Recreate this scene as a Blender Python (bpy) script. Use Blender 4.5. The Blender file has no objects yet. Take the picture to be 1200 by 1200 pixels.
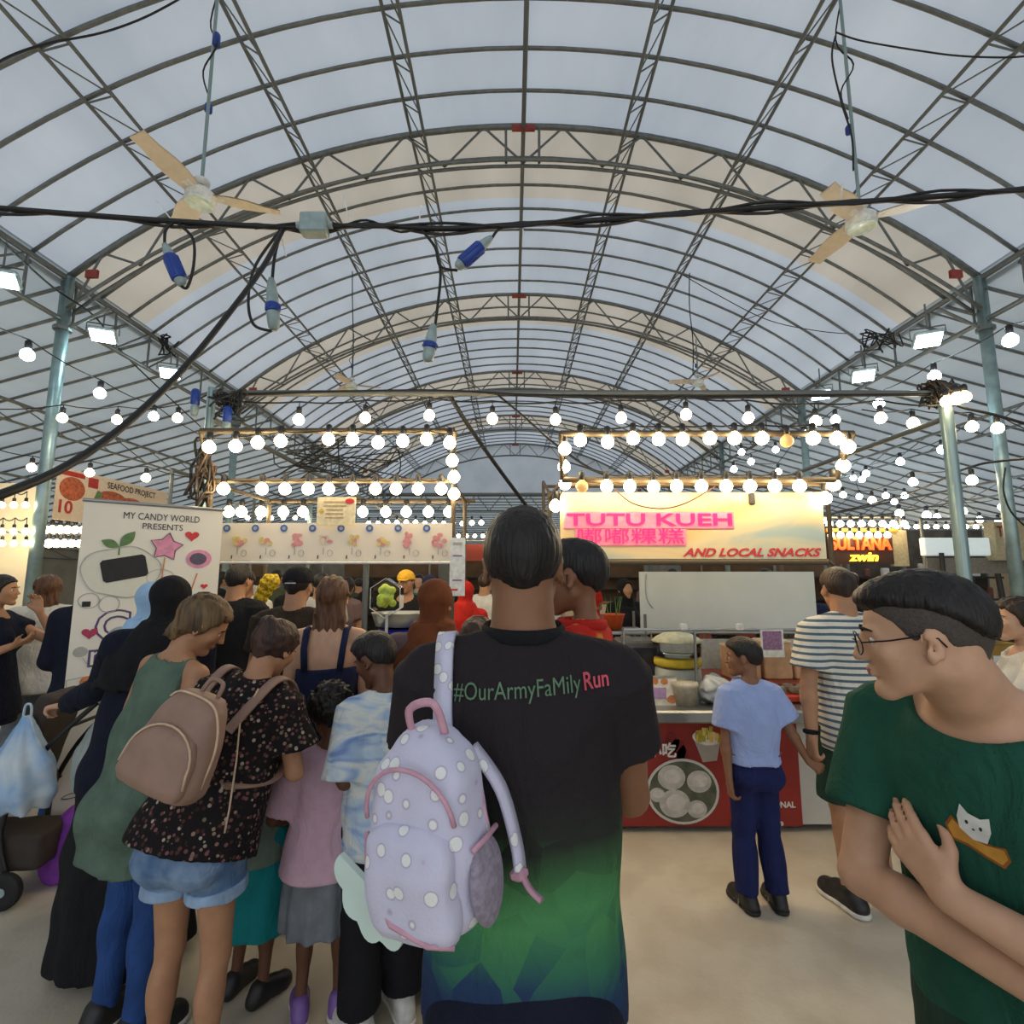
import bpy, math, random
import numpy as np
from mathutils import Vector, Matrix
from mathutils.bvhtree import BVHTree

# ------------------------------------------------------------------ camera, sky, exposure
SC = bpy.context.scene
COL = SC.collection
PITCH = math.radians(7.3)
CAMH = 1.6
cam = bpy.data.objects.new('camera', bpy.data.cameras.new('camera'))
COL.objects.link(cam)
cam.location = (0, 0, CAMH)
cam.rotation_euler = (math.pi / 2 + PITCH, 0, 0)
cam.data.sensor_width = 36
cam.data.lens = 18.0
cam.data.clip_start = 0.05
cam.data.clip_end = 200
SC.camera = cam

world = bpy.data.worlds.new('sky')
SC.world = world
world.use_nodes = True
_bg = world.node_tree.nodes['Background']
_bg.inputs[0].default_value = (0.90, 0.945, 1.0, 1)
_bg.inputs[1].default_value = 1.2
SC.view_settings.view_transform = 'Standard'
SC.view_settings.look = 'None'
SC.view_settings.exposure = 0.0
SC.view_settings.gamma = 1.0
SC.view_settings.use_curve_mapping = False
SC.cycles.max_bounces = 7
SC.cycles.diffuse_bounces = 4
SC.cycles.transparent_max_bounces = 8
SC.cycles.caustics_reflective = False
SC.cycles.caustics_refractive = False
SC.cycles.use_denoising = True
SC.cycles.sample_clamp_indirect = 6.0
BULB_POWER = 29.0
FLOOD_POWER = 30.0

# ------------------------------------------------------------------ helpers
RNG = random.Random(7)
PI = math.pi

def P(px, py, Y):
    """the point that the photograph's pixel (1200 x 1200) sees at depth Y"""
    t = (600 - py) / 600
    zr = Y * math.tan(PITCH + math.atan(t))
    D = Y * math.cos(PITCH) + zr * math.sin(PITCH)
    return Vector(((px - 600) / 600 * D, Y, CAMH + zr))

def Zat(py, Y):
    return P(600, py, Y).z

def Xat(px, Y, z=1.6):
    return (px - 600) / 600 * (Y * math.cos(PITCH) + (z - CAMH) * math.sin(PITCH))

def lin(c):
    """sRGB 0..255 -> linear"""
    out = []
    for v in c:
        v /= 255
        out.append(v / 12.92 if v <= 0.04045 else ((v + 0.055) / 1.055) ** 2.4)
    return (*out, 1)

MATS = {}
def M(name, rgb, rough=0.6, metal=0.0, var=0.12, scale=30, bump=0.0, bscale=None, emit=None, estr=0.0, alpha=1.0, rgb2=None, spec=0.5, detail=3):
    if name in MATS: return MATS[name]
    m = bpy.data.materials.new(name); m.use_nodes = True
    nt = m.node_tree; b = nt.nodes['Principled BSDF']
    b.inputs['Roughness'].default_value = rough
    b.inputs['Metallic'].default_value = metal
    b.inputs['Specular IOR Level'].default_value = spec
    c = lin(rgb)
    c2 = lin(rgb2) if rgb2 else tuple(min(1, v * (1 - var)) for v in c[:3]) + (1,)
    c1 = c if rgb2 else tuple(min(1, v * (1 + var)) for v in c[:3]) + (1,)
    tc = nt.nodes.new('ShaderNodeTexCoord')
    nz = nt.nodes.new('ShaderNodeTexNoise'); nz.inputs['Scale'].default_value = scale; nz.inputs['Detail'].default_value = detail
    nt.links.new(tc.outputs['Object'], nz.inputs['Vector'])
    rp = nt.nodes.new('ShaderNodeValToRGB')
    rp.color_ramp.elements[0].position = 0.35; rp.color_ramp.elements[1].position = 0.65
    rp.color_ramp.elements[0].color = c2; rp.color_ramp.elements[1].color = c1
    nt.links.new(nz.outputs['Fac'], rp.inputs['Fac'])
    nt.links.new(rp.outputs['Color'], b.inputs['Base Color'])
    if bump:
        n2 = nt.nodes.new('ShaderNodeTexNoise'); n2.inputs['Scale'].default_value = bscale or scale * 4; n2.inputs['Detail'].default_value = 2
        nt.links.new(tc.outputs['Object'], n2.inputs['Vector'])
        bp = nt.nodes.new('ShaderNodeBump'); bp.inputs['Strength'].default_value = bump; bp.inputs['Distance'].default_value = 0.01
        nt.links.new(n2.outputs['Fac'], bp.inputs['Height']); nt.links.new(bp.outputs['Normal'], b.inputs['Normal'])
    if emit is not None:
        b.inputs['Emission Color'].default_value = lin(emit); b.inputs['Emission Strength'].default_value = estr
    if alpha < 1:
        b.inputs['Alpha'].default_value = alpha
    MATS[name] = m
    return m

def nodes_of(m):
    nt = m.node_tree
    return nt, nt.nodes, nt.links, nt.nodes['Principled BSDF']

class MB:
    """collects simple shapes into one mesh"""
    def __init__(s): s.v = []; s.f = []
    def poly(s, pts, close=True):
        n = len(s.v); s.v += [tuple(p) for p in pts]; s.f.append(tuple(range(n, n + len(pts)))); return s
    def box(s, c, size, R=None):
        n = len(s.v); c = Vector(c)
        for dx, dy, dz in ((-1,-1,-1),(1,-1,-1),(1,1,-1),(-1,1,-1),(-1,-1,1),(1,-1,1),(1,1,1),(-1,1,1)):
            p = Vector((dx*size[0]/2, dy*size[1]/2, dz*size[2]/2))
            if R is not None: p = R @ p
            s.v.append(tuple(c + p))
        s.f += [tuple(n + i for i in q) for q in ((0,3,2,1),(4,5,6,7),(0,1,5,4),(1,2,6,5),(2,3,7,6),(3,0,4,7))]
        return s
    def bbox(s, c, size, b=0.01, R=None):
        """box with chamfered vertical and horizontal edges"""
        n = len(s.v); c = Vector(c); hx, hy, hz = (v / 2 for v in size); b = min(b, hx * .9, hy * .9, hz * .9)
        ring = [(hx-b,-hy),(hx,-hy+b),(hx,hy-b),(hx-b,hy),(-hx+b,hy),(-hx,hy-b),(-hx,-hy+b),(-hx+b,-hy)]
        def put(sc, z):
            for x, y in ring:
                x2 = x - math.copysign(sc, x); y2 = y - math.copysign(sc, y)
                p = Vector((x2, y2, z)); p = R @ p if R is not None else p
                s.v.append(tuple(c + p))
        put(b, -hz); put(0, -hz + b); put(0, hz - b); put(b, hz)
        s.f.append(tuple(n + i for i in range(7, -1, -1))); s.f.append(tuple(n + 24 + i for i in range(8)))
        for k in range(3):
            for i in range(8):
                j = (i + 1) % 8
                s.f.append((n+8*k+i, n+8*k+j, n+8*k+8+j, n+8*k+8+i))
        return s
    def tube(s, pts, r, n=6, cap=True, flat=1.0):
        pts = [Vector(p) for p in pts]; m = len(pts); base = len(s.v)
        rr = r if isinstance(r, (list, tuple)) else [r] * m
        t0 = (pts[1] - pts[0]).normalized()
        up = Vector((0, 0, 1)) if abs(t0.z) < .9 else Vector((0, 1, 0))
        a = t0.cross(up).normalized()
        for i, p in enumerate(pts):
            t = (pts[min(i+1, m-1)] - pts[max(i-1, 0)])
            t = t.normalized() if t.length > 1e-9 else t0
            a = (a - t * a.dot(t))
            a = a.normalized() if a.length > 1e-6 else t.orthogonal().normalized()
            b = t.cross(a)
            for k in range(n):
                an = 2 * PI * (k + .5) / n
                s.v.append(tuple(p + a * (math.cos(an) * rr[i]) + b * (math.sin(an) * rr[i] * flat)))
        for i in range(m - 1):
            for k in range(n):
                k2 = (k + 1) % n
                s.f.append((base+i*n+k, base+i*n+k2, base+(i+1)*n+k2, base+(i+1)*n+k))
        if cap:
            s.f.append(tuple(base + k for k in range(n - 1, -1, -1))); s.f.append(tuple(base + (m-1)*n + k for k in range(n)))
        return s
    def lathe(s, prof, n=16, c=(0,0,0), R=None):
        """prof: [(radius, z)] round the z axis"""
        base = len(s.v); c = Vector(c)
        for r, z in prof:
            for k in range(n):
                p = Vector((r*math.cos(2*PI*k/n), r*math.sin(2*PI*k/n), z)); p = R @ p if R is not None else p
                s.v.append(tuple(c + p))
        for i in range(len(prof)-1):
            for k in range(n):
                k2 = (k+1) % n
                s.f.append((base+i*n+k, base+i*n+k2, base+(i+1)*n+k2, base+(i+1)*n+k))
        if prof[0][0] > 1e-6: s.f.append(tuple(base + k for k in range(n-1, -1, -1)))
        if prof[-1][0] > 1e-6: s.f.append(tuple(base + (len(prof)-1)*n + k for k in range(n)))
        return s
    def prism(s, outline, y0, y1):
        """outline [(x, z)] extruded along y"""
        n = len(s.v); m = len(outline)
        s.v += [(x, y0, z) for x, z in outline] + [(x, y1, z) for x, z in outline]
        s.f.append(tuple(range(n, n+m))); s.f.append(tuple(range(n+2*m-1, n+m-1, -1)))
        for i in range(m):
            j = (i+1) % m
            s.f.append((n+i, n+m+i, n+m+j, n+j))
        return s
    def grid(s, fn, nu, nv):
        base = len(s.v)
        for i in range(nu+1):
            for j in range(nv+1): s.v.append(tuple(fn(i/nu, j/nv)))
        for i in range(nu):
            for j in range(nv):
                a = base+i*(nv+1)+j
                s.f.append((a, a+nv+1, a+nv+2, a+1))
        return s
    def mesh(s, name, mat, smooth=False):
        me = bpy.data.meshes.new(name); me.from_pydata(s.v, [], s.f); me.update()
        if mat: me.materials.append(mat)
        if smooth: me.polygons.foreach_set('use_smooth', [True]*len(me.polygons))
        return me
    def build(s, name, mat, parent=None, smooth=False, loc=None, rot=None):
        return put(s.mesh(name, mat, smooth), name, parent, loc, rot)

def put(me, name, parent=None, loc=None, rot=None, scale=None):
    o = bpy.data.objects.new(name, me); COL.objects.link(o)
    if parent is not None: o.parent = parent
    if loc is not None: o.location = loc
    if rot is not None: o.rotation_euler = rot
    if scale is not None: o.scale = scale
    return o

def tag(o, label, cat, group=None, kind=None):
    if label: o['label'] = label
    if cat: o['category'] = cat
    if group: o['group'] = group
    if kind: o['kind'] = kind
    return o

def thing(name, label, cat, loc=(0,0,0), rotz=0, group=None):
    o = bpy.data.objects.new(name, None); COL.objects.link(o)
    o.empty_display_size = 0.1
    o.location = loc; o.rotation_euler = (0, 0, rotz)
    return tag(o, label, cat, group)

def struct(name, me, parent=None):
    o = put(me, name, parent)
    if parent is None: o['kind'] = 'structure'
    return o

def sag(a, b, drop, n=12):
    a = Vector(a); b = Vector(b)
    return [a.lerp(b, i/n) - Vector((0, 0, 4*drop*(i/n)*(1-i/n))) for i in range(n+1)]

def smooth_path(pts, n=6):
    pts = [Vector(p) for p in pts]; out = []
    for i in range(len(pts)-1):
        p0 = pts[max(i-1,0)]; p1 = pts[i]; p2 = pts[i+1]; p3 = pts[min(i+2, len(pts)-1)]
        for k in range(n):
            t = k/n
            out.append(.5*((2*p1)+(p2-p0)*t+(2*p0-5*p1+4*p2-p3)*t*t+(3*p1-p0-3*p2+p3)*t**3))
    out.append(pts[-1]); return out

_fontcache = {}
def text_mesh(s, size=.1, offset=0.0, extrude=0.0, shear=0.0, space=1.0, align='CENTER'):
    """a mesh of the lettering in the XY plane, centred"""
    key = (s, size, offset, extrude, shear, space, align)
    if key in _fontcache: return _fontcache[key].copy()
    cu = bpy.data.curves.new('lettering', 'FONT'); cu.body = s; cu.size = size; cu.offset = offset; cu.extrude = extrude
    cu.shear = shear; cu.space_character = space; cu.align_x = align; cu.align_y = 'CENTER'; cu.resolution_u = 3
    o = bpy.data.objects.new('lettering', cu); COL.objects.link(o)
    dg = bpy.context.evaluated_depsgraph_get(); dg.update()
    me = bpy.data.meshes.new_from_object(o.evaluated_get(dg))
    bpy.data.objects.remove(o); bpy.data.curves.remove(cu)
    me.materials.clear()
    _fontcache[key] = me
    return me.copy()

def sign_text(s, size, mat, parent, x, z, y=-0.004, name='lettering', width=None, **kw):
    """lettering standing upright in a parent whose face looks to -y"""
    me = text_mesh(s, size, **kw); me.materials.append(mat); me.name = name
    o = put(me, name, parent, (x, y, z), (PI/2, 0, 0))
    if width:
        xs = [v.co.x for v in me.vertices]
        w = max(xs) - min(xs)
        if w > 0: o.scale = (width / w, 1, 1)
    return o

def sign_letters(s, size, mat, parent, x, z, y, name, width, part, **kw):
    """raised lettering, every character a piece of its own under one carrier"""
    def ext(t):
        me = text_mesh(t, size, align='LEFT', **kw); xs = [v.co.x for v in me.vertices]; return me, min(xs), max(xs)
    _, x0, x1 = ext(s); k = width/(x1-x0)
    for i, ch in enumerate(s):
        if ch == ' ': continue
        me, a, b = ext(ch); _, _, pr = ext(s[:i+1])
        me.materials.append(mat); me.name = part
        put(me, part, parent, (x-width/2+(pr-b-x0)*k, y, z), (PI/2,0,0), (k,1,1))

def ellipse(cx, cz, rx, rz, n=20, rot=0.0):
    out = []
    for k in range(n):
        a = 2*PI*k/n; x = rx*math.cos(a); z = rz*math.sin(a)
        out.append((cx + x*math.cos(rot) - z*math.sin(rot), cz + x*math.sin(rot) + z*math.cos(rot)))
    return out
def heart(cx, cz, s):
    return [(cx + s*.062*(16*math.sin(t)**3), cz + s*.062*(13*math.cos(t)-5*math.cos(2*t)-2*math.cos(3*t)-math.cos(4*t))*.9) for t in [2*PI*k/20 for k in range(20)]]
def star(cx, cz, r, rot=0, inner=.5):
    return [(cx + (r if k%2==0 else r*inner)*math.sin(PI*k/5+rot), cz + (r if k%2==0 else r*inner)*math.cos(PI*k/5+rot)) for k in range(10)]
def patch(outline, mat, parent, y=-0.003, th=0.0015, name='print'):
    """a flat printed shape facing -y in the parent's frame"""
    return MB().prism(outline, y - th, y + th).build(name, mat, parent)
def stroke(pts2, w, mat, parent, y=-0.003, name='print', closed=False):
    if closed: pts2 = list(pts2) + [pts2[0], pts2[1]]
    return MB().tube([(x, y, z) for x, z in pts2], w, 4, flat=.5).build(name, mat, parent)
# ------------------------------------------------------------------ implicit surfaces for bodies and clothes
def rotz(a): c, s = math.cos(a), math.sin(a); return np.array([[c,-s,0],[s,c,0],[0,0,1.]])
def rotx(a): c, s = math.cos(a), math.sin(a); return np.array([[1,0,0],[0,c,-s],[0,s,c]])
def roty(a): c, s = math.cos(a), math.sin(a); return np.array([[c,0,s],[0,1,0],[-s,0,c]])
A = lambda *v: np.array(v if len(v) > 1 else v[0], dtype=float)
EYE = np.eye(3)

class Prim:
    def __init__(s, fn, lo, hi): s.fn = fn; s.lo = np.array(lo, float); s.hi = np.array(hi, float)

def rc(a, b, ra, rb):
    a = A(a); b = A(b); d = b - a; L2 = float(d @ d) + 1e-12
    def fn(x, y, z):
        t = np.clip(((x-a[0])*d[0] + (y-a[1])*d[1] + (z-a[2])*d[2]) / L2, 0, 1)
        return np.sqrt((x-a[0]-t*d[0])**2 + (y-a[1]-t*d[1])**2 + (z-a[2]-t*d[2])**2) - (ra + (rb-ra)*t)
    r = max(ra, rb)
    return Prim(fn, np.minimum(a, b) - r, np.maximum(a, b) + r)

def loc_(x, y, z, o, R):
    x = x-o[0]; y = y-o[1]; z = z-o[2]
    return (R[0,0]*x+R[1,0]*y+R[2,0]*z, R[0,1]*x+R[1,1]*y+R[2,1]*z, R[0,2]*x+R[1,2]*y+R[2,2]*z)

def fbox(o, R, lo, hi):
    pts = np.array([[x, y, z] for x in (lo[0], hi[0]) for y in (lo[1], hi[1]) for z in (lo[2], hi[2])]) @ R.T + o
    return pts.min(0), pts.max(0)

def ell(c, r, o=A(0,0,0), R=EYE, R2=EYE):
    """ellipsoid at c (in frame o, R), own turn R2"""
    C = o + R @ A(c); RR = R @ R2; r = A(r)
    def fn(x, y, z):
        X, Y, Z = loc_(x, y, z, C, RR)
        k0 = np.sqrt((X/r[0])**2 + (Y/r[1])**2 + (Z/r[2])**2)
        k1 = np.sqrt((X/r[0]**2)**2 + (Y/r[1]**2)**2 + (Z/r[2]**2)**2) + 1e-9
        return k0*(k0-1)/k1
    lo, hi = fbox(C, RR, -r, r)
    return Prim(fn, lo, hi)

def loft(secs, o=A(0,0,0), R=EYE, pw=2.0, wave=None):
    """stack of ellipses: (z, cx, cy, rx, ry); wave=(n, amp) pleats growing downwards"""
    S = np.array(sorted(secs), float); zs = S[:,0]
    # smooth resample
    zz = np.linspace(zs[0], zs[-1], 60); T = [np.interp(zz, zs, S[:,i]) for i in range(1,5)]
    for _ in range(3):
        T = [np.concatenate([[t[0]], (t[:-2]+2*t[1:-1]+t[2:])/4, [t[-1]]]) for t in T]
    def fn(x, y, z):
        X, Y, Z = loc_(x, y, z, o, R)
        cx = np.interp(Z, zz, T[0]); cy = np.interp(Z, zz, T[1]); rx = np.interp(Z, zz, T[2]); ry = np.interp(Z, zz, T[3])
        u = (X-cx)/rx; v = (Y-cy)/ry
        if pw == 2.0: k = np.sqrt(u*u+v*v)
        else: k = (np.abs(u)**pw + np.abs(v)**pw)**(1/pw)
        if wave is not None:
            k = k - wave[1]*np.sin(np.arctan2(v, u)*wave[0])*np.clip((zz[-1]-Z)/(zz[-1]-zz[0]), 0, 1)
        d = (k-1)*np.minimum(rx, ry)
        return np.maximum(d, np.maximum(zz[0]-Z, Z-zz[-1]))
    lo = A((T[0]-T[2]).min(), (T[1]-T[3]).min(), zz[0]); hi = A((T[0]+T[2]).max(), (T[1]+T[3]).max(), zz[-1])
    if wave is not None: lo[:2] -= .03; hi[:2] += .03
    lo, hi = fbox(o, R, lo, hi)
    return Prim(fn, lo, hi)

def rbox(c, half, r, o=A(0,0,0), R=EYE, R2=EYE):
    C = o + R @ A(c); RR = R @ R2; h = A(half)
    def fn(x, y, z):
        X, Y, Z = loc_(x, y, z, C, RR)
        qx = np.abs(X)-h[0]+r; qy = np.abs(Y)-h[1]+r; qz = np.abs(Z)-h[2]+r
        return np.sqrt(np.maximum(qx,0)**2+np.maximum(qy,0)**2+np.maximum(qz,0)**2) + np.minimum(np.maximum(qx,np.maximum(qy,qz)),0) - r
    lo, hi = fbox(C, RR, -h, h)
    return Prim(fn, lo, hi)

def inflate(p, t):
    return Prim(lambda x, y, z: p.fn(x, y, z) - t, p.lo - t, p.hi + t)

class Field:
    def __init__(s): s.ops = []
    def u(s, p, k=.02): s.ops.append(('u', p, k)); return s
    def sub(s, p, k=.005): s.ops.append(('s', p, k)); return s
    def cut(s, fn): s.ops.append(('c', fn, 0)); return s          # keep where fn < 0
    def scut(s, fn, k): s.ops.append(('k', fn, k)); return s      # the same with a rounded edge
    def noise(s, fn): s.ops.append(('n', fn, 0)); return s
    def half(s, pt, nrm):
        """cuts away the side nrm points to"""
        pt = A(pt); nrm = A(nrm)/np.linalg.norm(nrm)
        return s.cut(lambda x, y, z: (x-pt[0])*nrm[0]+(y-pt[1])*nrm[1]+(z-pt[2])*nrm[2])
    def mesh(s, vox, name, mat):
        us = [p for t, p, k in s.ops if t == 'u']
        lo = np.min([p.lo for p in us], 0) - 3*vox; hi = np.max([p.hi for p in us], 0) + 3*vox
        n = np.ceil((hi-lo)/vox).astype(int) + 1
        ax = [lo[i] + vox*np.arange(n[i]) for i in range(3)]
        D = np.full(n, .5, np.float32)
        for t, p, k in s.ops:
            if t in 'us':
                pad = k + 3*vox
                i0 = np.clip(((p.lo-pad-lo)/vox).astype(int), 0, n-1); i1 = np.clip(((p.hi+pad-lo)/vox).astype(int)+2, 0, n)
                if (i1 <= i0).any(): continue
                sl = tuple(slice(i0[i], i1[i]) for i in range(3))
                d2 = p.fn(ax[0][sl[0]][:,None,None], ax[1][sl[1]][None,:,None], ax[2][sl[2]][None,None,:])
                d1 = D[sl]
                if t == 'u':
                    h = np.clip(.5+.5*(d1-d2)/k, 0, 1); D[sl] = d1*(1-h)+d2*h-k*h*(1-h)
                else:
                    h = np.clip(.5-.5*(d1+d2)/k, 0, 1); D[sl] = d1*(1-h)-d2*h+k*h*(1-h)
            else:
                v = p(ax[0][:,None,None], ax[1][None,:,None], ax[2][None,None,:])
                if t == 'k':
                    h = np.clip(.5-.5*(v-D)/k, 0, 1); D = np.where(D < .3, v*(1-h)+D*h+k*h*(1-h), D).astype(np.float32)
                elif t == 'c': D = np.maximum(D, v).astype(np.float32)
                else: D = np.where(D < .2, D + v, D).astype(np.float32)
        V, Q = nets(D)
        V = V*vox + lo
        me = bpy.data.meshes.new(name)
        me.vertices.add(len(V)); me.vertices.foreach_set('co', V.astype(np.float32).ravel())
        me.loops.add(4*len(Q)); me.loops.foreach_set('vertex_index', Q.astype(np.int32).ravel())
        me.polygons.add(len(Q)); me.polygons.foreach_set('loop_start', np.arange(0, 4*len(Q), 4, dtype=np.int32))
        me.update(calc_edges=True); me.validate()
        me.polygons.foreach_set('use_smooth', np.ones(len(me.polygons), bool))
        if mat: me.materials.append(mat)
        return me

def nets(D):
    I = D < 0
    a = I[:-1,:-1,:-1]; cnt = np.zeros(a.shape, np.int8)
    for dx in (0,1):
        for dy in (0,1):
            for dz in (0,1):
                cnt += I[dx:I.shape[0]-1+dx, dy:I.shape[1]-1+dy, dz:I.shape[2]-1+dz]
    act = (cnt > 0) & (cnt < 8)
    idx = np.argwhere(act)
    m = np.full(act.shape, -1, np.int32); m[act] = np.arange(len(idx))
    corner = np.array([[x,y,z] for x in (0,1) for y in (0,1) for z in (0,1)])
    vals = np.stack([D[idx[:,0]+c[0], idx[:,1]+c[1], idx[:,2]+c[2]] for c in corner], 1)
    acc = np.zeros((len(idx),3)); num = np.zeros(len(idx))
    for i in range(8):
        for b in (1,2,4):
            j = i | b
            if j == i: continue
            va, vb = vals[:,i], vals[:,j]
            x = (va < 0) != (vb < 0)
            t = va[x]/(va[x]-vb[x])
            acc[x] += corner[i] + t[:,None]*(corner[j]-corner[i]); num[x] += 1
    V = idx + acc/num[:,None]
    Q = []
    for axn in range(3):
        sl0 = [slice(None)]*3; sl1 = [slice(None)]*3
        sl0[axn] = slice(0,-1); sl1[axn] = slice(1,None)
        A0 = I[tuple(sl0)]; B0 = I[tuple(sl1)]
        e = np.argwhere(A0 != B0)
        u, v = (axn+1)%3, (axn+2)%3
        ok = (e[:,u]>0)&(e[:,v]>0)&(e[:,u]<D.shape[u]-1)&(e[:,v]<D.shape[v]-1)
        e = e[ok]
        def at(du, dv):
            q = e.copy(); q[:,u] += du; q[:,v] += dv
            return m[q[:,0], q[:,1], q[:,2]]
        q = np.stack([at(-1,-1), at(0,-1), at(0,0), at(-1,0)], 1)
        flip = ~A0[e[:,0], e[:,1], e[:,2]]
        q[flip] = q[flip][:, ::-1]
        Q.append(q)
    return V, np.concatenate(Q)

def folds(amp, f=1.0, seed=0.0):
    """soft cloth creases"""
    def fn(x, y, z):
        w = np.sin(11*f*x + 3*np.sin(7*f*z+seed) + 2*seed) * np.sin(6*f*z + 2.2*np.sin(8*f*x+seed) + 4*y)
        w2 = np.sin(23*f*(z + .35*x) + 2.5*np.sin(9*f*y + 5*x + seed))
        w3 = np.sin(31*f*(z - .5*x) + 3*np.sin(13*f*x + seed) + 6*y)
        return amp*1.5*(w*.6 + w2*.28 + w3*.18*np.clip(1.5*np.sin(9*f*z+seed*2+5*x), 0, 1))
    return fn
# ------------------------------------------------------------------ people
def cc(a, b, ra, rb):
    """cone with flat ends"""
    a = A(a); b = A(b); d = b-a; L = np.linalg.norm(d); d = d/L
    def fn(x, y, z):
        t = (x-a[0])*d[0]+(y-a[1])*d[1]+(z-a[2])*d[2]
        q = np.sqrt(np.maximum((x-a[0])**2+(y-a[1])**2+(z-a[2])**2-t*t, 0))
        tt = np.clip(t/L, -.1, 1.1)
        return np.maximum(q-(ra+(rb-ra)*tt), np.maximum(-t, t-L))
    r = max(ra, rb)
    return Prim(fn, np.minimum(a,b)-r, np.maximum(a,b)+r)

def unit(v): v = A(v); return v/(np.linalg.norm(v)+1e-9)

def hand(F, w, d, n, side, hs, curl=.35, spread=1.0, thumb_in=.3):
    """palm, four fingers of different lengths and a thumb; w wrist, d pointing direction, n where the palm faces"""
    d = unit(d); n = unit(A(n) - d*np.dot(n, d)); th = np.cross(d, n)*(1 if side > 0 else -1)
    G = []
    offs = (.030, .010, -.010, -.028); ln = (.070, .079, .073, .057)
    for i in range(4):
        kn = w + d*(.092-.004*abs(i-1.2))*hs + th*offs[i]*hs
        F.u(rc(w + d*.012*hs + th*offs[i]*.6*hs, kn, .0135*hs, .0115*hs), .012*hs)
        c = curl*(1+.12*i); a1 = c; a2 = 2.1*c
        d1 = d*math.cos(a1)+n*math.sin(a1)+th*(.05*spread*(1.5-i)); d2 = d*math.cos(a2)+n*math.sin(a2); d3 = d*math.cos(a2*1.4)+n*math.sin(a2*1.4)
        p1 = kn + d1*ln[i]*.45*hs; p2 = p1 + d2*ln[i]*.33*hs; p3 = p2 + d3*ln[i]*.22*hs
        G += [rc(kn, p1, .0105*hs, .0090*hs), rc(p1, p2, .0090*hs, .0082*hs), rc(p2, p3, .0082*hs, .0070*hs)]
    t0 = w + d*.022*hs + th*.020*hs; t1 = t0 + (th*.60+d*.65+n*.35)*.045*hs; t2 = t1 + (d*.85+th*.30+n*thumb_in)*.030*hs; t3 = t2 + (d*.95+th*.05+n*thumb_in)*.022*hs
    F.u(rc(t0, t1, .0150*hs, .0115*hs), .010*hs)
    for g in (rc(t1, t2, .0110*hs, .0095*hs), rc(t2, t3, .0095*hs, .0078*hs)): F.u(g, .004*hs)
    for g in G: F.u(g, .0035*hs)

MALE = [(.50,.098,.073),(.545,.096,.071),(.60,.090,.065),(.65,.092,.066),(.70,.100,.071),(.745,.107,.073),(.785,.108,.067),(.815,.088,.055),(.838,.055,.044),(.85,.040,.038)]
FEM  = [(.50,.103,.074),(.545,.097,.070),(.60,.080,.060),(.65,.080,.060),(.70,.087,.066),(.745,.093,.067),(.785,.093,.060),(.815,.076,.050),(.838,.048,.040),(.85,.034,.034)]
KID  = [(.50,.098,.074),(.545,.094,.073),(.60,.090,.070),(.65,.090,.068),(.70,.093,.068),(.745,.096,.066),(.785,.096,.060),(.815,.078,.050),(.838,.050,.040),(.85,.036,.035)]

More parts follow.
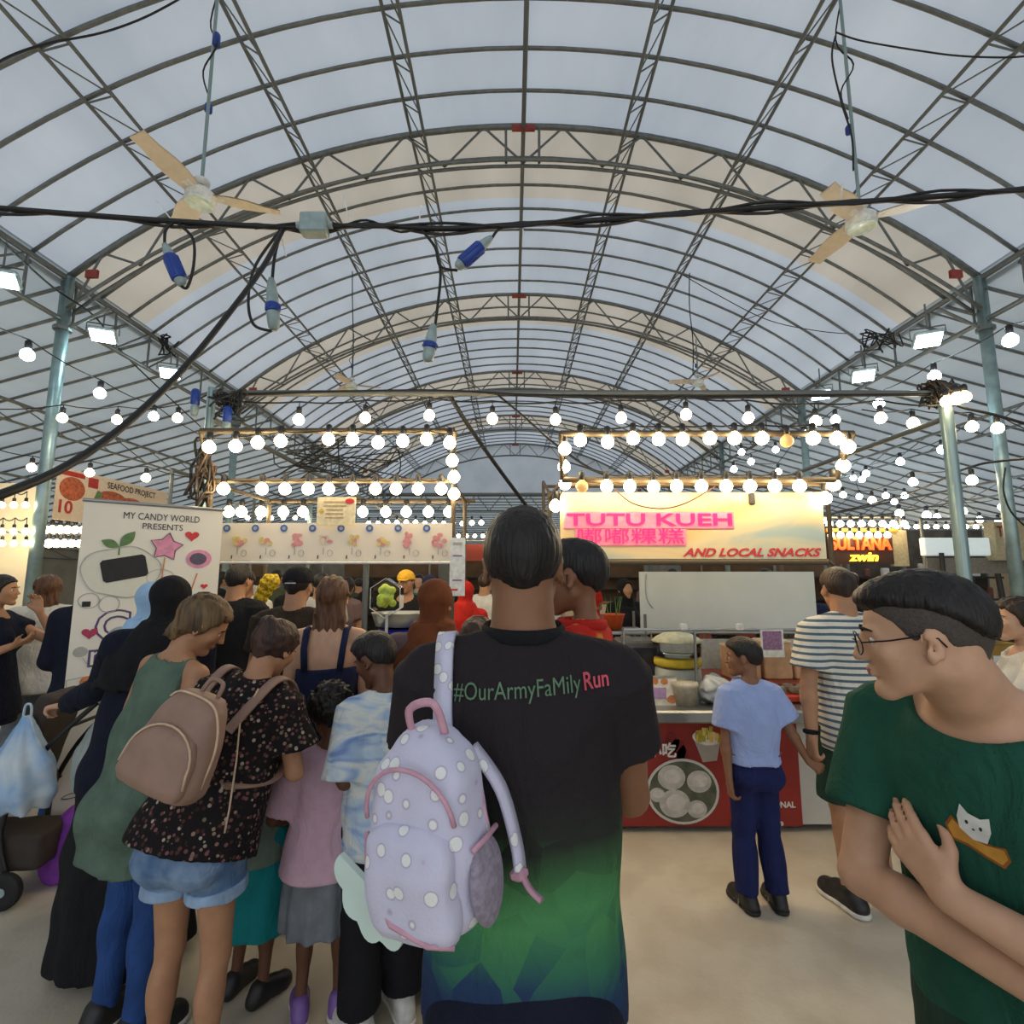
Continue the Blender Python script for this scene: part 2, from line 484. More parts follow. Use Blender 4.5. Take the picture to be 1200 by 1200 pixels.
def person(label, loc, yaw, H, sex='m', bw=1.0, skin=None, lean=0, side=0, twist=0, head=(0,0,0), headfrac=None, vox=.011, cvox=None,
           hair=None, top=None, bottom=None, shoes=None, arms=None, legs=None, face=False, group=None, ear=True, z0=0.0, neck_fwd=0.0, hands=True, curl=.35, lips=None, seated=False):
    root = thing('person', label, 'person', (loc[0], loc[1], z0), math.radians(yaw), group)
    hf = headfrac or (.132 if sex != 'k' else .165)
    hh = hf*H; S = (H-hh)/.868
    cvox = cvox or vox
    D2R = math.radians
    R = rotz(D2R(twist)) @ roty(D2R(side)) @ rotx(-D2R(lean)); o = A(0, 0, .52*S)
    T = lambda x, y, z: o + R @ (A(x, y, z-.52)*S)           # torso frame, in body fractions
    Rh = rotz(D2R(head[0])) @ rotx(D2R(-head[1])) @ roty(D2R(head[2]))
    pivot = T(0, .012+neck_fwd, .868) + A(0, 0, .10*hh)
    oh = pivot + Rh @ (A(0, .05, .40)*hh)
    h = lambda x, y, z: oh + Rh @ (A(x, y, z)*hh)
    yr = D2R(yaw); RW = rotz(-yr); base = A(loc[0], loc[1], z0)
    W = lambda p: RW @ (A(p) - base)                         # world -> person
    prof = {'m': MALE, 'f': FEM, 'k': KID}[sex]
    shw = {'m': .108, 'f': .094, 'k': .094}[sex]*(.6+.4*bw)
    secs = [((z-.52)*S, 0, (-.004 if z < .6 else 0)*S, rx*S*bw, ry*S*(.5+.5*bw)) for z, rx, ry in prof]
    # joints
    J = {}
    for sgn, nm in ((1,'R'), (-1,'L')):
        sh = T(sgn*shw, -.004, .808)
        spec = (arms or {}).get(nm, 'hang')
        hd = None; pn = None; cu = curl
        if spec == 'hang':
            el = sh + R @ (A(sgn*.030, -.012, -.175)*S); wr = el + R @ (A(sgn*.004, .035, -.142)*S); hd = A(0, .1, -1); pn = A(-sgn, 0, 0)
        elif spec == 'fwd':
            el = sh + R @ (A(sgn*.026, -.010, -.172)*S); wr = el + R @ (A(-sgn*.035, .130, -.010)*S); hd = unit(wr-el); pn = A(-sgn*.5, 0, -.6)
        elif spec == 'up':
            el = sh + R @ (A(sgn*.035, .060, -.150)*S); wr = el + R @ (A(-sgn*.05, .10, .09)*S); hd = unit(wr-el); pn = A(-sgn, 0, 0)
        else:
            el = W(spec[0]); wr = W(spec[1])
            hd = RW @ A(spec[2]) if len(spec) > 2 and spec[2] is not None else unit(wr-el)
            pn = RW @ A(spec[3]) if len(spec) > 3 and spec[3] is not None else A(-sgn, 0, -.2)
            if len(spec) > 4: cu = spec[4]
        lg = (legs or {}).get(nm)
        hip = A(sgn*.052*S*bw, 0, .50*S)
        if lg: kn = W(lg[0]); an = W(lg[1]); fy = lg[2]
        else: kn = A(sgn*.056*S*bw, .012*S, .285*S); an = A(sgn*.060*S, -.012*S, .048*S); fy = -sgn*8
        J[nm] = dict(s=sgn, sh=sh, el=el, wr=wr, hd=hd, pn=pn, hip=hip, kn=kn, an=an, fy=fy, cu=cu)
    mus = {'m': 1.0, 'f': .86, 'k': .86}[sex]*(.55+.45*bw)
    # ---- body
    F = Field()
    F.u(loft(secs, o, R, 2.3), .01)
    F.u(loft([(.455*S,0,0,.070*S*bw,.062*S), (.49*S,0,-.006*S,.094*S*bw,.076*S), (.53*S,0,-.004*S,.097*S*bw,.073*S), (.57*S,0,0,.088*S*bw,.062*S)], pw=2.2), .03)
    for q in J.values():
        s_ = q['s']
        F.u(ell((s_*.045*S*bw, -.040*S, .495*S), (.050*S*bw, .048*S, .05*S)), .03)
        F.u(rc(q['hip'], q['kn'], .052*S*mus*bw, .033*S*mus), .02)
        c1 = q['kn']*.70+q['an']*.30 + A(0, -.010*S, 0)
        F.u(rc(q['kn'], q['an'], .031*S*mus, .021*S*mus), .015)
        F.u(ell(c1, (.029*S*mus, .033*S*mus, .06*S)), .02)
        fd = rotz(D2R(q['fy'])) @ A(0, 1, 0); g = A(q['an'][0], q['an'][1], max(q['an'][2]-.026*S, .018*S))
        F.u(rc(g - fd*.025*S, g + fd*.09*S - A(0,0,.006*S), .022*S, .017*S), .015)
        F.u(rc(q['an'], g + fd*.06*S, .020*S, .018*S), .02)
        F.u(rc(T(s_*.03, -.008, .838), q['sh'] + R @ A(0,0,.008*S), .022*S*mus, .026*S*mus), .03)
        F.u(rc(q['sh'], q['el'], .031*S*mus, .0235*S*mus), .02)
        fm = q['el']*.72+q['wr']*.28
        F.u(rc(q['el'], fm, .0235*S*mus, .0245*S*mus), .012)
        F.u(rc(fm, q['wr'], .0245*S*mus, .0165*S*mus), .012)
        if hands: hand(F, q['wr'], q['hd'], q['pn'], s_, .185/.185*(H*.106/.185), q['cu'])
    if sex == 'f':
        for s_ in (1,-1): F.u(ell((s_*.045*S, .052*S, .205*S), (.042*S, .040*S, .045*S), o, R), .025)
    nr = {'m': .036, 'f': .029, 'k': .030}[sex]*S*(.6+.4*bw)
    F.u(rc(T(0, -.006, .83), h(0, -.13, -.18), nr*1.12, nr*.98), .02)
    # head
    F.u(ell(A(0,-.07,.13)*hh, A(.335,.42,.37)*hh, oh, Rh), .02)
    F.u(ell(A(0,.11,-.08)*hh, A(.275,.27,.36)*hh, oh, Rh), .05*hh)
    for s_ in (1,-1):
        F.u(rc(h(s_*.21,-.02,-.22), h(s_*.05,.27,-.405), .075*hh, .07*hh), .09*hh)
        F.u(ell(A(s_*.19,.25,-.07)*hh, A(.09,.08,.09)*hh, oh, Rh), .07*hh)      # cheekbone
        F.sub(ell(A(s_*.15,.415,.02)*hh, A(.085,.06,.05)*hh, oh, Rh), .05*hh)   # eye socket
        F.u(rc(h(s_*.06,.345,.085), h(s_*.20,.30,.085), .03*hh, .025*hh), .05*hh)
        if ear:
            F.u(ell(A(s_*.345,-.05,-.03)*hh, A(.028,.085,.135)*hh, oh, Rh, rotz(-s_*.45) @ rotx(-.15)), .015*hh)
            F.u(ell(A(s_*.335,-.02,-.13)*hh, A(.028,.04,.055)*hh, oh, Rh), .02*hh)
            F.sub(ell(A(s_*.385,-.03,-.03)*hh, A(.032,.045,.085)*hh, oh, Rh, rotz(-s_*.45) @ rotx(-.15)), .012*hh)
    F.u(ell(A(0,.31,-.40)*hh, A(.09,.075,.075)*hh, oh, Rh), .06*hh)             # chin
    F.u(rc(h(0,.365,.06), h(0,.445,-.115), .030*hh, .046*hh), .035*hh)          # nose
    for s_ in (1,-1): F.u(ell(A(s_*.052,.40,-.125)*hh, A(.035,.042,.032)*hh, oh, Rh), .02*hh)
    F.u(ell(A(0,.372,-.222)*hh, A(.105,.038,.026)*hh, oh, Rh), .02*hh)
    F.u(ell(A(0,.364,-.268)*hh, A(.085,.038,.026)*hh, oh, Rh), .02*hh)
    bm = F.mesh(vox, 'body', skin)
    body = put(bm, 'body', root)
    out = dict(root=root, body=body, T=T, h=h, S=S, hh=hh, J=J, W=W, R=R, Rh=Rh, oh=oh, o=o, secs=secs)
    if face:
        for s_ in (1,-1):
            e = put(_eye_mesh(), 'eye', root, h(s_*.145,.292,.012), None, (hh*.054,)*3); e.data.materials[0] = MATS['eye_white']
            e.rotation_euler = Matrix(Rh.tolist()).to_euler()
            i = put(_iris_mesh(), 'iris', e)
            MB().tube([h(s_*.07,.375,.10), h(s_*.14,.372,.125), h(s_*.225,.315,.10)], [.010*hh,.014*hh,.007*hh], 5).build('eyebrow', MATS['brow'], root, True)
        if lips:
            L = Field()
            L.u(ell(A(0,.378,-.226)*hh, A(.088,.036,.020)*hh, oh, Rh), .01); L.u(ell(A(0,.372,-.262)*hh, A(.072,.036,.022)*hh, oh, Rh), .004)
            put(L.mesh(.0035, 'lips', lips), 'lips', root)
    # ---- hair
    if hair: make_hair(out, hair, min(vox, .010) if vox < .013 else vox)
    # ---- clothes
    if bottom:
        b = bottom; lo_ = b.get('loose', .008); kind = b['kind']; G = Field(); hem = b.get('hem', .05)*S
        ws = b.get('waist', .575)*S; kf = .88 if sex == 'k' else 1
        pel = [(.455*S,0,0,.078*S*bw+lo_,.068*S+lo_), (.49*S,0,-.008*S,.098*S*bw+lo_,.083*S*kf+lo_), (.53*S,0,-.005*S,.099*S*bw+lo_,.078*S*kf+lo_), (ws,0,0,.091*S*bw+lo_,.067*S+lo_)]
        if kind in ('trousers', 'shorts'):
            G.u(loft(pel, pw=2.3), .01)
            for q in J.values():
                s_ = q['s']
                G.u(ell((s_*.045*S*bw, (-.043 if sex != 'k' else -.030)*S, .495*S), (.052*S*bw+lo_, .050*S+lo_, .05*S)), .03)
                u = (q['hip']-q['kn']); t = 1.0
                if hem > q['kn'][2] + .01*S:
                    t = (q['hip'][2]-hem)/(q['hip'][2]-q['kn'][2])
                    e = q['hip'] + (q['kn']-q['hip'])*t
                    G.u(cc(q['hip'] + A(0,0,.02*S), e, .056*S*mus*bw+lo_, .052*S*mus*bw*(1-t)+.040*S*mus*bw*t+lo_*1.9), .02)
                    if b.get('cuff'):
                        K = Field(); K.u(cc(e + unit(u)*.020*S, e - unit(u)*.004*S, .052*S*mus*bw*(1-t)+.040*S*mus*bw*t+lo_*1.9+.006, .052*S*mus*bw*(1-t)+.040*S*mus*bw*t+lo_*1.9+.008), .004)
                        K.noise(folds(.003, 1.5)); put(K.mesh(cvox*.7, 'rolled_cuff', b['cuff']), 'rolled_cuff', root)
                else:
                    G.u(rc(q['hip'], q['kn'], .056*S*mus*bw+lo_, .036*S*mus+lo_*1.2), .02)
                    e = q['kn'] + (q['an']-q['kn'])*((q['kn'][2]-hem)/max(q['kn'][2]-q['an'][2], .01))
                    G.u(cc(q['kn']+A(0,0,.01), e, .036*S*mus+lo_*1.2, b.get('hemr', .026)*S*mus+lo_*1.3), .02)
                    G.u(ell(q['kn']*.70+q['an']*.30+A(0,-.010*S,0), (.031*S*mus+lo_, .036*S*mus+lo_, .06*S)), .02)
        else:
            fl = b.get('flare', .06)*S
            G.u(loft([(hem,0,0,.105*S*bw+fl,.085*S+fl), (hem*.6+.5*S*.4,0,0,.100*S*bw+lo_+fl*.75,.082*S+lo_+fl*.75), (.53*S,0,-.003*S,.100*S*bw+lo_+.01*S,.078*S+lo_+.01*S), (ws,0,0,.092*S*bw+lo_,.068*S+lo_)], wave=b.get('wave')), .01)
        G.noise(folds(b.get('fold', .004), b.get('ff', 1.2), H*3))
        out['bottom'] = put(G.mesh(cvox, kind if kind != 'shorts' else 'shorts', b['mat']), kind, root)
    if top:
        t = top; lo_ = t.get('loose', .010); G = Field(); hem = t.get('hem', .47)
        dr = t.get('drape', .93); chest = max(rx for z, rx, ry in prof); cy = max(ry for z, rx, ry in prof)
        ts = []; bl = (bottom or {}).get('loose', 0)
        rows = [(hem, *[np.interp(hem, [.40,.455,.50], [v*.97, v, v]) for v in (prof[0][1], prof[0][2]+.006)])] + [r for r in prof if r[0] > hem+.02]
        fl = t.get('flare', 0)
        for z, rx, ry in rows:
            if z < .74: rx = max(rx, chest*dr); ry = max(ry, cy*dr)
            k = max(0, (.70-z)/(.70-hem))
            ex = (max(0, bl-lo_)+.007) if z < .59 else 0
            ts.append(((z-.52)*S, 0, -.003*S, rx*S*bw+lo_+fl*S*k+ex, ry*S*(.5+.5*bw)+lo_+fl*S*k+ex*1.2))
        G.u(loft(ts, o, R, 2.3, wave=t.get('wave')), .01)
        if hem < .49:
            for s_ in (1,-1): G.u(ell((s_*.045*S*bw, -.040*S, .495*S), (.054*S*bw+max(lo_,bl)+.008, .052*S+max(lo_,bl)+.022, .065*S+max(lo_,bl))), .03)
        if sex == 'f':
            for s_ in (1,-1): G.u(ell((s_*.045*S, .052*S, .205*S), (.043*S+lo_, .041*S+lo_, .047*S+lo_), o, R), .03)
        for q in J.values():
            s_ = q['s']
            if t['kind'] in ('tee', 'long'):
                G.u(rc(T(s_*.03, -.008, .838), q['sh'] + R @ A(0,0,.006*S), .022*S*mus+lo_*.6, .030*S*mus+lo_*.7), .03)
                sl = t.get('sleeve', .55)
                e = q['sh'] + (q['el']-q['sh'])*min(sl, 1)
                if sl <= 1:
                    G.u(cc(q['sh']-(q['el']-q['sh'])*.06, e, .036*S*mus+lo_*.8, .033*S*mus+lo_*t.get('sl_loose', 1.7)), .025)
                else:
                    G.u(rc(q['sh'], q['el'], .034*S*mus+lo_, .028*S*mus+lo_), .02)
                    G.u(cc(q['el'], q['el']+(q['wr']-q['el'])*(sl-1), .028*S*mus+lo_, .022*S*mus+lo_), .012)
            elif t['kind'] == 'tank':
                G.u(rc(T(s_*.03, -.006, .835), T(s_*shw*.62, -.006, .825), .022*S+lo_*.6, .020*S+lo_*.6), .02)
                G.sub(ell((s_*(shw+.022)*S, 0, .275*S), (.040*S, .085*S, .085*S), o, R), .012)
        nk = t.get('neck', (.050, .058, .045))
        G.cut(lambda x, y, z, zh=(hem-.52)*S: zh-loc_(x, y, z, o, R)[2])
        if t['kind'] == 'strap':
            zt = t.get('top', .735)
            G.cut(lambda x, y, z: loc_(x, y, z, o, R)[2]-(zt-.52)*S)
        else:
            G.sub(ell((0, t.get('neck_y', .012)*S, (t.get('neck_z', .848)-.52)*S), A(nk)*S, o, R), .006)
            if t.get('scoop'):
                G.sub(ell((0, .09*S, .27*S), A(t['scoop'])*S, o, R), .006)
        G.noise(folds(t.get('fold', .0045), t.get('ff', 1.0), H*5))
        out['top'] = put(G.mesh(cvox, t.get('name', 'shirt'), t['mat']), t.get('name', 'shirt'), root)
        if t['kind'] == 'strap':
            for s_ in (1,-1):
                MB().tube([tuple(T(s_*.052, -.072, .72)), tuple(T(s_*.058, -.066, .785)), tuple(T(s_*.060, -.040, .838)), tuple(T(s_*.060, .0, .848)), tuple(T(s_*.055, .05, .80)), tuple(T(s_*.05, .085, .74))], .011*S, 6, flat=.35).build('shoulder_strap', t['mat'], root, True)
    if shoes:
        for q in J.values():
            G = Field(); fd = rotz(D2R(q['fy'])) @ A(0,1,0); g = A(q['an'][0], q['an'][1], 0)
            G.u(rc(g - fd*.030*S + A(0,0,.024*S), g + fd*.086*S + A(0,0,.020*S), .027*S, .026*S), .01)
            G.u(rc(g - fd*.012*S + A(0,0,.050*S), g + fd*.045*S + A(0,0,.036*S), .029*S, .026*S), .02)
            G.u(ell(g + fd*.070*S + A(0,0,.016*S), (.031*S,.04*S,.026*S)), .02)
            zc = max(0, q['an'][2]-.055*S)*0
            G.half((0,0,.004+zc), (0,0,-1))
            sm, sole = shoes if isinstance(shoes, tuple) else (shoes, None)
            so = put(G.mesh(max(cvox*.8, .007), 'shoe', sm), 'shoe', root)
            if sole:
                G2 = Field(); G2.u(rc(g - fd*.030*S + A(0,0,.012*S), g + fd*.086*S + A(0,0,.012*S), .030*S, .030*S), .01); G2.u(ell(g + fd*.070*S + A(0,0,.012*S), (.034*S,.044*S,.03*S)), .02)
                G2.half((0,0,.002), (0,0,-1)).half((0,0,.016*S), (0,0,1))
                put(G2.mesh(max(cvox*.8,.006), 'sole', sole), 'sole', so)
    return out

def _eye_mesh():
    return MB().lathe([(1e-7,-1)] + [(math.sin(PI*k/8), -math.cos(PI*k/8)) for k in range(1,8)] + [(1e-7,1)], 12).mesh('eye', MATS['eye_white'], True)
def _iris_mesh():
    return MB().lathe([(1e-7, 1.03), (.25, 1.00), (.45, .93), (.46,.90)], 12, R=Matrix.Rotation(-PI/2, 3, 'X')).mesh('iris', MATS['iris'], True)

def make_hair(P_, hair, vox):
    oh, Rh, hh, h, S, T, root = P_['oh'], P_['Rh'], P_['hh'], P_['h'], P_['S'], P_['T'], P_['root']
    st = hair['style']; th = hair.get('thick', .03)*hh; mat = hair['mat']
    def region(line_y, line_z):
        ly = np.array(line_y)*hh; lz = np.array(line_z)*hh
        def fn(x, y, z):
            X, Y, Z = loc_(x, y, z, oh, Rh)
            return (np.interp(Y, ly, lz) - Z)*.8
        return fn
    def taper(line, drop, edge):
        ly, lz = np.array(line[0])*hh, np.array(line[1])*hh
        def fn(x, y, z):
            X, Y, Z = loc_(x, y, z, oh, Rh)
            g = np.clip((Z-np.interp(Y, ly, lz))/(edge*hh)+.35, 0, 1)
            return drop*(1-g*g*(3-2*g))
        return fn
    def strands(amp, f=1.0):
        def fn(x, y, z):
            X, Y, Z = loc_(x, y, z, oh, Rh)
            a = np.arctan2(X, Y-.0*hh)
            return amp*(np.sin(a*34*f + 3*np.sin(Z/hh*7)) + .6*np.sin(a*61*f+Z/hh*9))
        return fn
    def lumps(amp, f):
        return lambda x, y, z: amp*(np.sin(f*x+2*np.sin(f*.7*z))*np.sin(f*y+1.7*np.sin(f*.8*x))*np.sin(f*z+y*f*.5))
    F = Field()
    shell = lambda t: ell(A(0,-.07,.13)*hh, A(.335,.42,.37)*hh + t, oh, Rh)
    SHORT = ([-.60,-.46,-.30,-.17,-.10,-.02,.06,.10,.20,.30,.45], [-.24,-.24,-.22,-.14,.06,.08,-.02,.02,.19,.27,.31])
    line = hair.get('line', SHORT)
    if st in ('short', 'fade', 'afro'):
        F.u(shell(th), .01)
        if st == 'fade': F.u(ell(A(0,.00,.28)*hh, A(.27,.36,.24)*hh + .01*hh, oh, Rh), .08*hh)
        elif st != 'afro': F.u(ell(A(0,.02,.22)*hh, A(.30,.38,.30)*hh + hair.get('top', .02)*hh, oh, Rh), .05*hh)
        else: F.noise(lumps(.014, 95)); F.noise(lumps(.008, 190))
        F.u(rc(h(0,-.33,-.05), h(0,-.28,-.24), .13*hh+th*.4, .10*hh+th*.2), .08*hh)
        F.noise(taper(line, th+(hair.get('top', .02)+.045)*hh, hair.get('edge', .10))); F.noise(strands(hair.get('amp', .0012)))
        if st == 'fade': F.u(ell(A(0,.20,.36)*hh, A(.22,.18,.12)*hh, oh, Rh), .08*hh)
        if hair.get('amp2'): F.noise(lumps(hair['amp2'], 120))
        o_ = put(F.mesh(vox, 'hair', mat), 'hair', root)
        if st == 'fade':
            G = Field(); G.u(shell(.012*hh), .01); G.u(rc(h(0,-.33,-.05), h(0,-.27,-.26), .14*hh, .115*hh), .08*hh)
            G.noise(taper(hair['line2'], .05*hh, .06)); put(G.mesh(vox, 'shaved_side_hair', hair['mat2']), 'shaved_side_hair', root)
    elif st in ('bob', 'long', 'bun', 'tail'):
        F.u(shell(th), .01)
        if st == 'bun':
            F.u(ell(A(0,-.44,.30)*hh, A(.20,.17,.18)*hh*hair.get('bun', 1.0), oh, Rh), .06*hh); F.noise(lumps(.005, 90))
        n0 = {'bob': -.62, 'long': -1.25, 'bun': -.26, 'tail': -.3}[st]; n0 = hair.get('len', n0)
        F.cut(region([-.60,-.30,-.12,-.02,.06,.14,.24,.34,.45], [-.5,-.5,-.45,-.3,-.12,.10,.24,.31,.34]))
        if st in ('bob', 'long'):
            wd = hair.get('wide', .36)
            ends = hair.get('ends', .9)
            F.u(loft([(n0*hh,0,-.32*hh,wd*ends*hh,.12*hh), (n0*.6*hh,0,-.28*hh,wd*hh,.17*hh), (-.12*hh,0,-.18*hh,wd*1.03*hh,.25*hh), (.1*hh,0,-.12*hh,.34*hh,.30*hh)], oh, Rh if not hair.get('drop') else EYE, 2.4), .05*hh)
            F.noise(lambda x, y, z: .0045*np.sin(loc_(x,y,z,oh,Rh)[0]*170+2*np.sin(z*22))+.002*np.sin(loc_(x,y,z,oh,Rh)[0]*330+z*30))
        else: F.u(rc(h(0,-.30,.0), h(0,-.26,-.22), .17*hh, .12*hh), .08*hh)
        if st == 'tail': F.u(rc(h(0,-.50,.10), h(0,-.62,-.45), .09*hh, .05*hh), .05*hh)
        F.noise(strands(.0018)); put(F.mesh(vox, 'hair', mat), 'hair', root)
    elif st == 'hijab':
        F.u(shell(.05*hh), .01)
        F.u(ell(A(0,.06,-.12)*hh, A(.33,.32,.42)*hh, oh, Rh), .06*hh)
        F.u(rc(h(0,-.16,-.2), h(0,-.12,-.55), .30*hh, .26*hh), .10*hh)
        b0 = hair.get('drape', .70); wdt = hair.get('dw', 1.0); tap = hair.get('tap', 0)
        F.u(loft([((b0-.52)*S,tap*S,-.03*S,.125*S*wdt,.075*S), ((.78-.52)*S,tap*.5*S,-.02*S,.112*S*wdt,.078*S), ((.835-.52)*S,0,-.012*S,.075*S,.066*S), ((.88-.52)*S,0,0,.060*S,.060*S)], P_['o'], P_['R'], 2.2), .05)
        F.sub(ell(A(0,.42,-.05)*hh, A(.235,.30,.34)*hh, oh, Rh), .02)
        F.noise(lambda x, y, z: .005*np.sin(x*70 + 40*z*(1 if tap >= 0 else -1) + 3*np.sin(z*12))*np.clip((h(0,0,-.05)[2]-z)*6, 0, 1))
        F.noise(folds(.004, 1.1, 2)); put(F.mesh(vox, 'headscarf', mat), 'headscarf', root)
    elif st == 'cap':
        F.u(shell(.05*hh), .01); F.u(ell(A(0,-.03,.24)*hh, A(.345,.40,.31)*hh, oh, Rh), .03)
        F.cut(region([-.6,-.4,.4,.5],[.10,.10,.13,.13]))
        F.sub(ell(A(0,-.50,.10)*hh, A(.13,.12,.07)*hh, oh, Rh), .004)
        c_ = put(F.mesh(min(vox,.008), 'cap', hair['cap']), 'cap', root)
        B = Field(); B.u(ell(A(0,.40,.13)*hh, A(.27,.33,.03)*hh, oh, Rh, rotx(-.12)), .004); put(B.mesh(min(vox,.008), 'brim', hair['cap']), 'brim', c_)
        MB().tube([h(-.15,-.49,.10), h(-.07,-.535,.10), h(.07,-.535,.10), h(.15,-.49,.10)], .014*hh, 5).build('strap', MATS['white_plastic'], c_)
        G = Field(); G.u(shell(.025*hh), .01); G.u(rc(h(0,-.33,-.05), h(0,-.27,-.26), .15*hh, .12*hh), .08*hh)
        G.cut(region(*SHORT)); G.noise(strands(.0012)); put(G.mesh(vox, 'hair', mat), 'hair', root)

def bvh_of(o):
    me = o.data; n = len(me.vertices); co = np.empty(3*n, np.float32); me.vertices.foreach_get('co', co)
    return BVHTree.FromPolygons([tuple(c) for c in co.reshape(-1,3)], [tuple(p.vertices) for p in me.polygons])

def decal(bvh, me, origin, xaxis, yaxis, direction, parent, name, mat, off=.003):
    """lays a flat mesh (its XY plane) on a surface by casting each vertex along direction; all in the parent's frame"""
    x = Vector(xaxis).normalized(); y = Vector(yaxis).normalized(); d = Vector(direction).normalized(); o_ = Vector(origin)
    last = None
    for v in me.vertices:
        p = o_ + x*v.co.x + y*v.co.y
        hit = bvh.ray_cast(p - d*.5, d, 1.2)
        if hit[0] is not None: v.co = hit[0] - d*off; last = hit[0]
        else: v.co = p if last is None else p + d*(last-p).dot(d)
    me.materials.clear(); me.materials.append(mat)
    return put(me, name, parent)
# ------------------------------------------------------------------ materials
def fabric_mat(name, rgb, rgb2, trans=.55, scale=1.2):
    m = bpy.data.materials.new(name); m.use_nodes = True; nt = m.node_tree; nt.nodes.clear()
    out = nt.nodes.new('ShaderNodeOutputMaterial'); mix = nt.nodes.new('ShaderNodeMixShader'); mix.inputs[0].default_value = trans
    df = nt.nodes.new('ShaderNodeBsdfDiffuse'); tr = nt.nodes.new('ShaderNodeBsdfTranslucent')
    tc = nt.nodes.new('ShaderNodeTexCoord'); mp = nt.nodes.new('ShaderNodeMapping'); mp.inputs['Scale'].default_value = (1, .35, 1)
    nz = nt.nodes.new('ShaderNodeTexNoise'); nz.inputs['Scale'].default_value = scale; nz.inputs['Detail'].default_value = 4
    rp = nt.nodes.new('ShaderNodeValToRGB'); rp.color_ramp.elements[0].position = .3; rp.color_ramp.elements[1].position = .7
    rp.color_ramp.elements[0].color = lin(rgb2); rp.color_ramp.elements[1].color = lin(rgb)
    n2 = nt.nodes.new('ShaderNodeTexNoise'); n2.inputs['Scale'].default_value = 2.5; n2.inputs['Detail'].default_value = 3
    bp = nt.nodes.new('ShaderNodeBump'); bp.inputs['Strength'].default_value = .35; bp.inputs['Distance'].default_value = .1
    L = nt.links.new
    L(tc.outputs['Object'], mp.inputs['Vector']); L(mp.outputs['Vector'], nz.inputs['Vector']); L(mp.outputs['Vector'], n2.inputs['Vector'])
    L(nz.outputs['Fac'], rp.inputs['Fac']); L(rp.outputs['Color'], df.inputs['Color']); L(rp.outputs['Color'], tr.inputs['Color'])
    L(n2.outputs['Fac'], bp.inputs['Height']); L(bp.outputs['Normal'], df.inputs['Normal'])
    L(df.outputs[0], mix.inputs[1]); L(tr.outputs[0], mix.inputs[2]); L(mix.outputs[0], out.inputs['Surface'])
    MATS[name] = m; return m

FAB = fabric_mat('tent_fabric', (200,207,214), (180,188,197))
FABB = fabric_mat('tent_fabric_beige', (208,200,187), (186,178,164))
FABS = fabric_mat('aisle_fabric', (176,184,186), (158,167,171))
STEEL = M('galvanised_steel', (118,122,120), .5, .55, .15, 12)
POLE = M('pole_steel_led_tint', (150,172,172), .38, .6, .15, 9)  # grey steel with the teal cast of the LED light mixed into its colour
RUSTY = M('red_bracket', (150,62,52), .7, 0, .2)
BLACKC = M('black_cable', (22,22,24), .55)
WHITEP = M('white_plastic', (225,226,222), .4)
GREYP = M('grey_plastic', (150,168,168), .45)
BLUEP = M('blue_plastic', (28,62,150), .4)
DARKP = M('dark_plastic', (38,38,40), .5)
M('eye_white', (225,220,212), .3); M('iris', (28,18,14), .2); M('brow', (24,20,18), .8)
BULB = M('warm_bulb_glass', (255,236,200), .3, emit=(255,229,180), estr=BULB_POWER)
BULBC = M('cool_bulb_glass', (240,248,255), .3, emit=(226,242,255), estr=BULB_POWER)
BULBOFF = M('unlit_amber_bulb', (226,186,120), .25, emit=(255,190,110), estr=.5)  # bulb is off; its amber glow is a weak emission put into the glass
FLOOD = M('flood_lens', (230,250,250), .3, emit=(206,246,255), estr=FLOOD_POWER)

# unit bar shared by every straight tube
_bar = MB().tube([(0,0,0),(0,0,1)], 1, 8, False).mesh('bar', STEEL, True)
_barmesh = {}
def bar(name, a, b, r, parent, mat=STEEL):
    if mat.name not in _barmesh:
        me = _bar.copy(); me.materials.clear(); me.materials.append(mat); _barmesh[mat.name] = me
    a = Vector(a); b = Vector(b); d = b - a
    o = bpy.data.objects.new(name, _barmesh[mat.name]); COL.objects.link(o)
    o.parent = parent
    o.location = a; o.rotation_euler = d.to_track_quat('Z', 'Y').to_euler(); o.scale = (r, r, d.length)
    return o

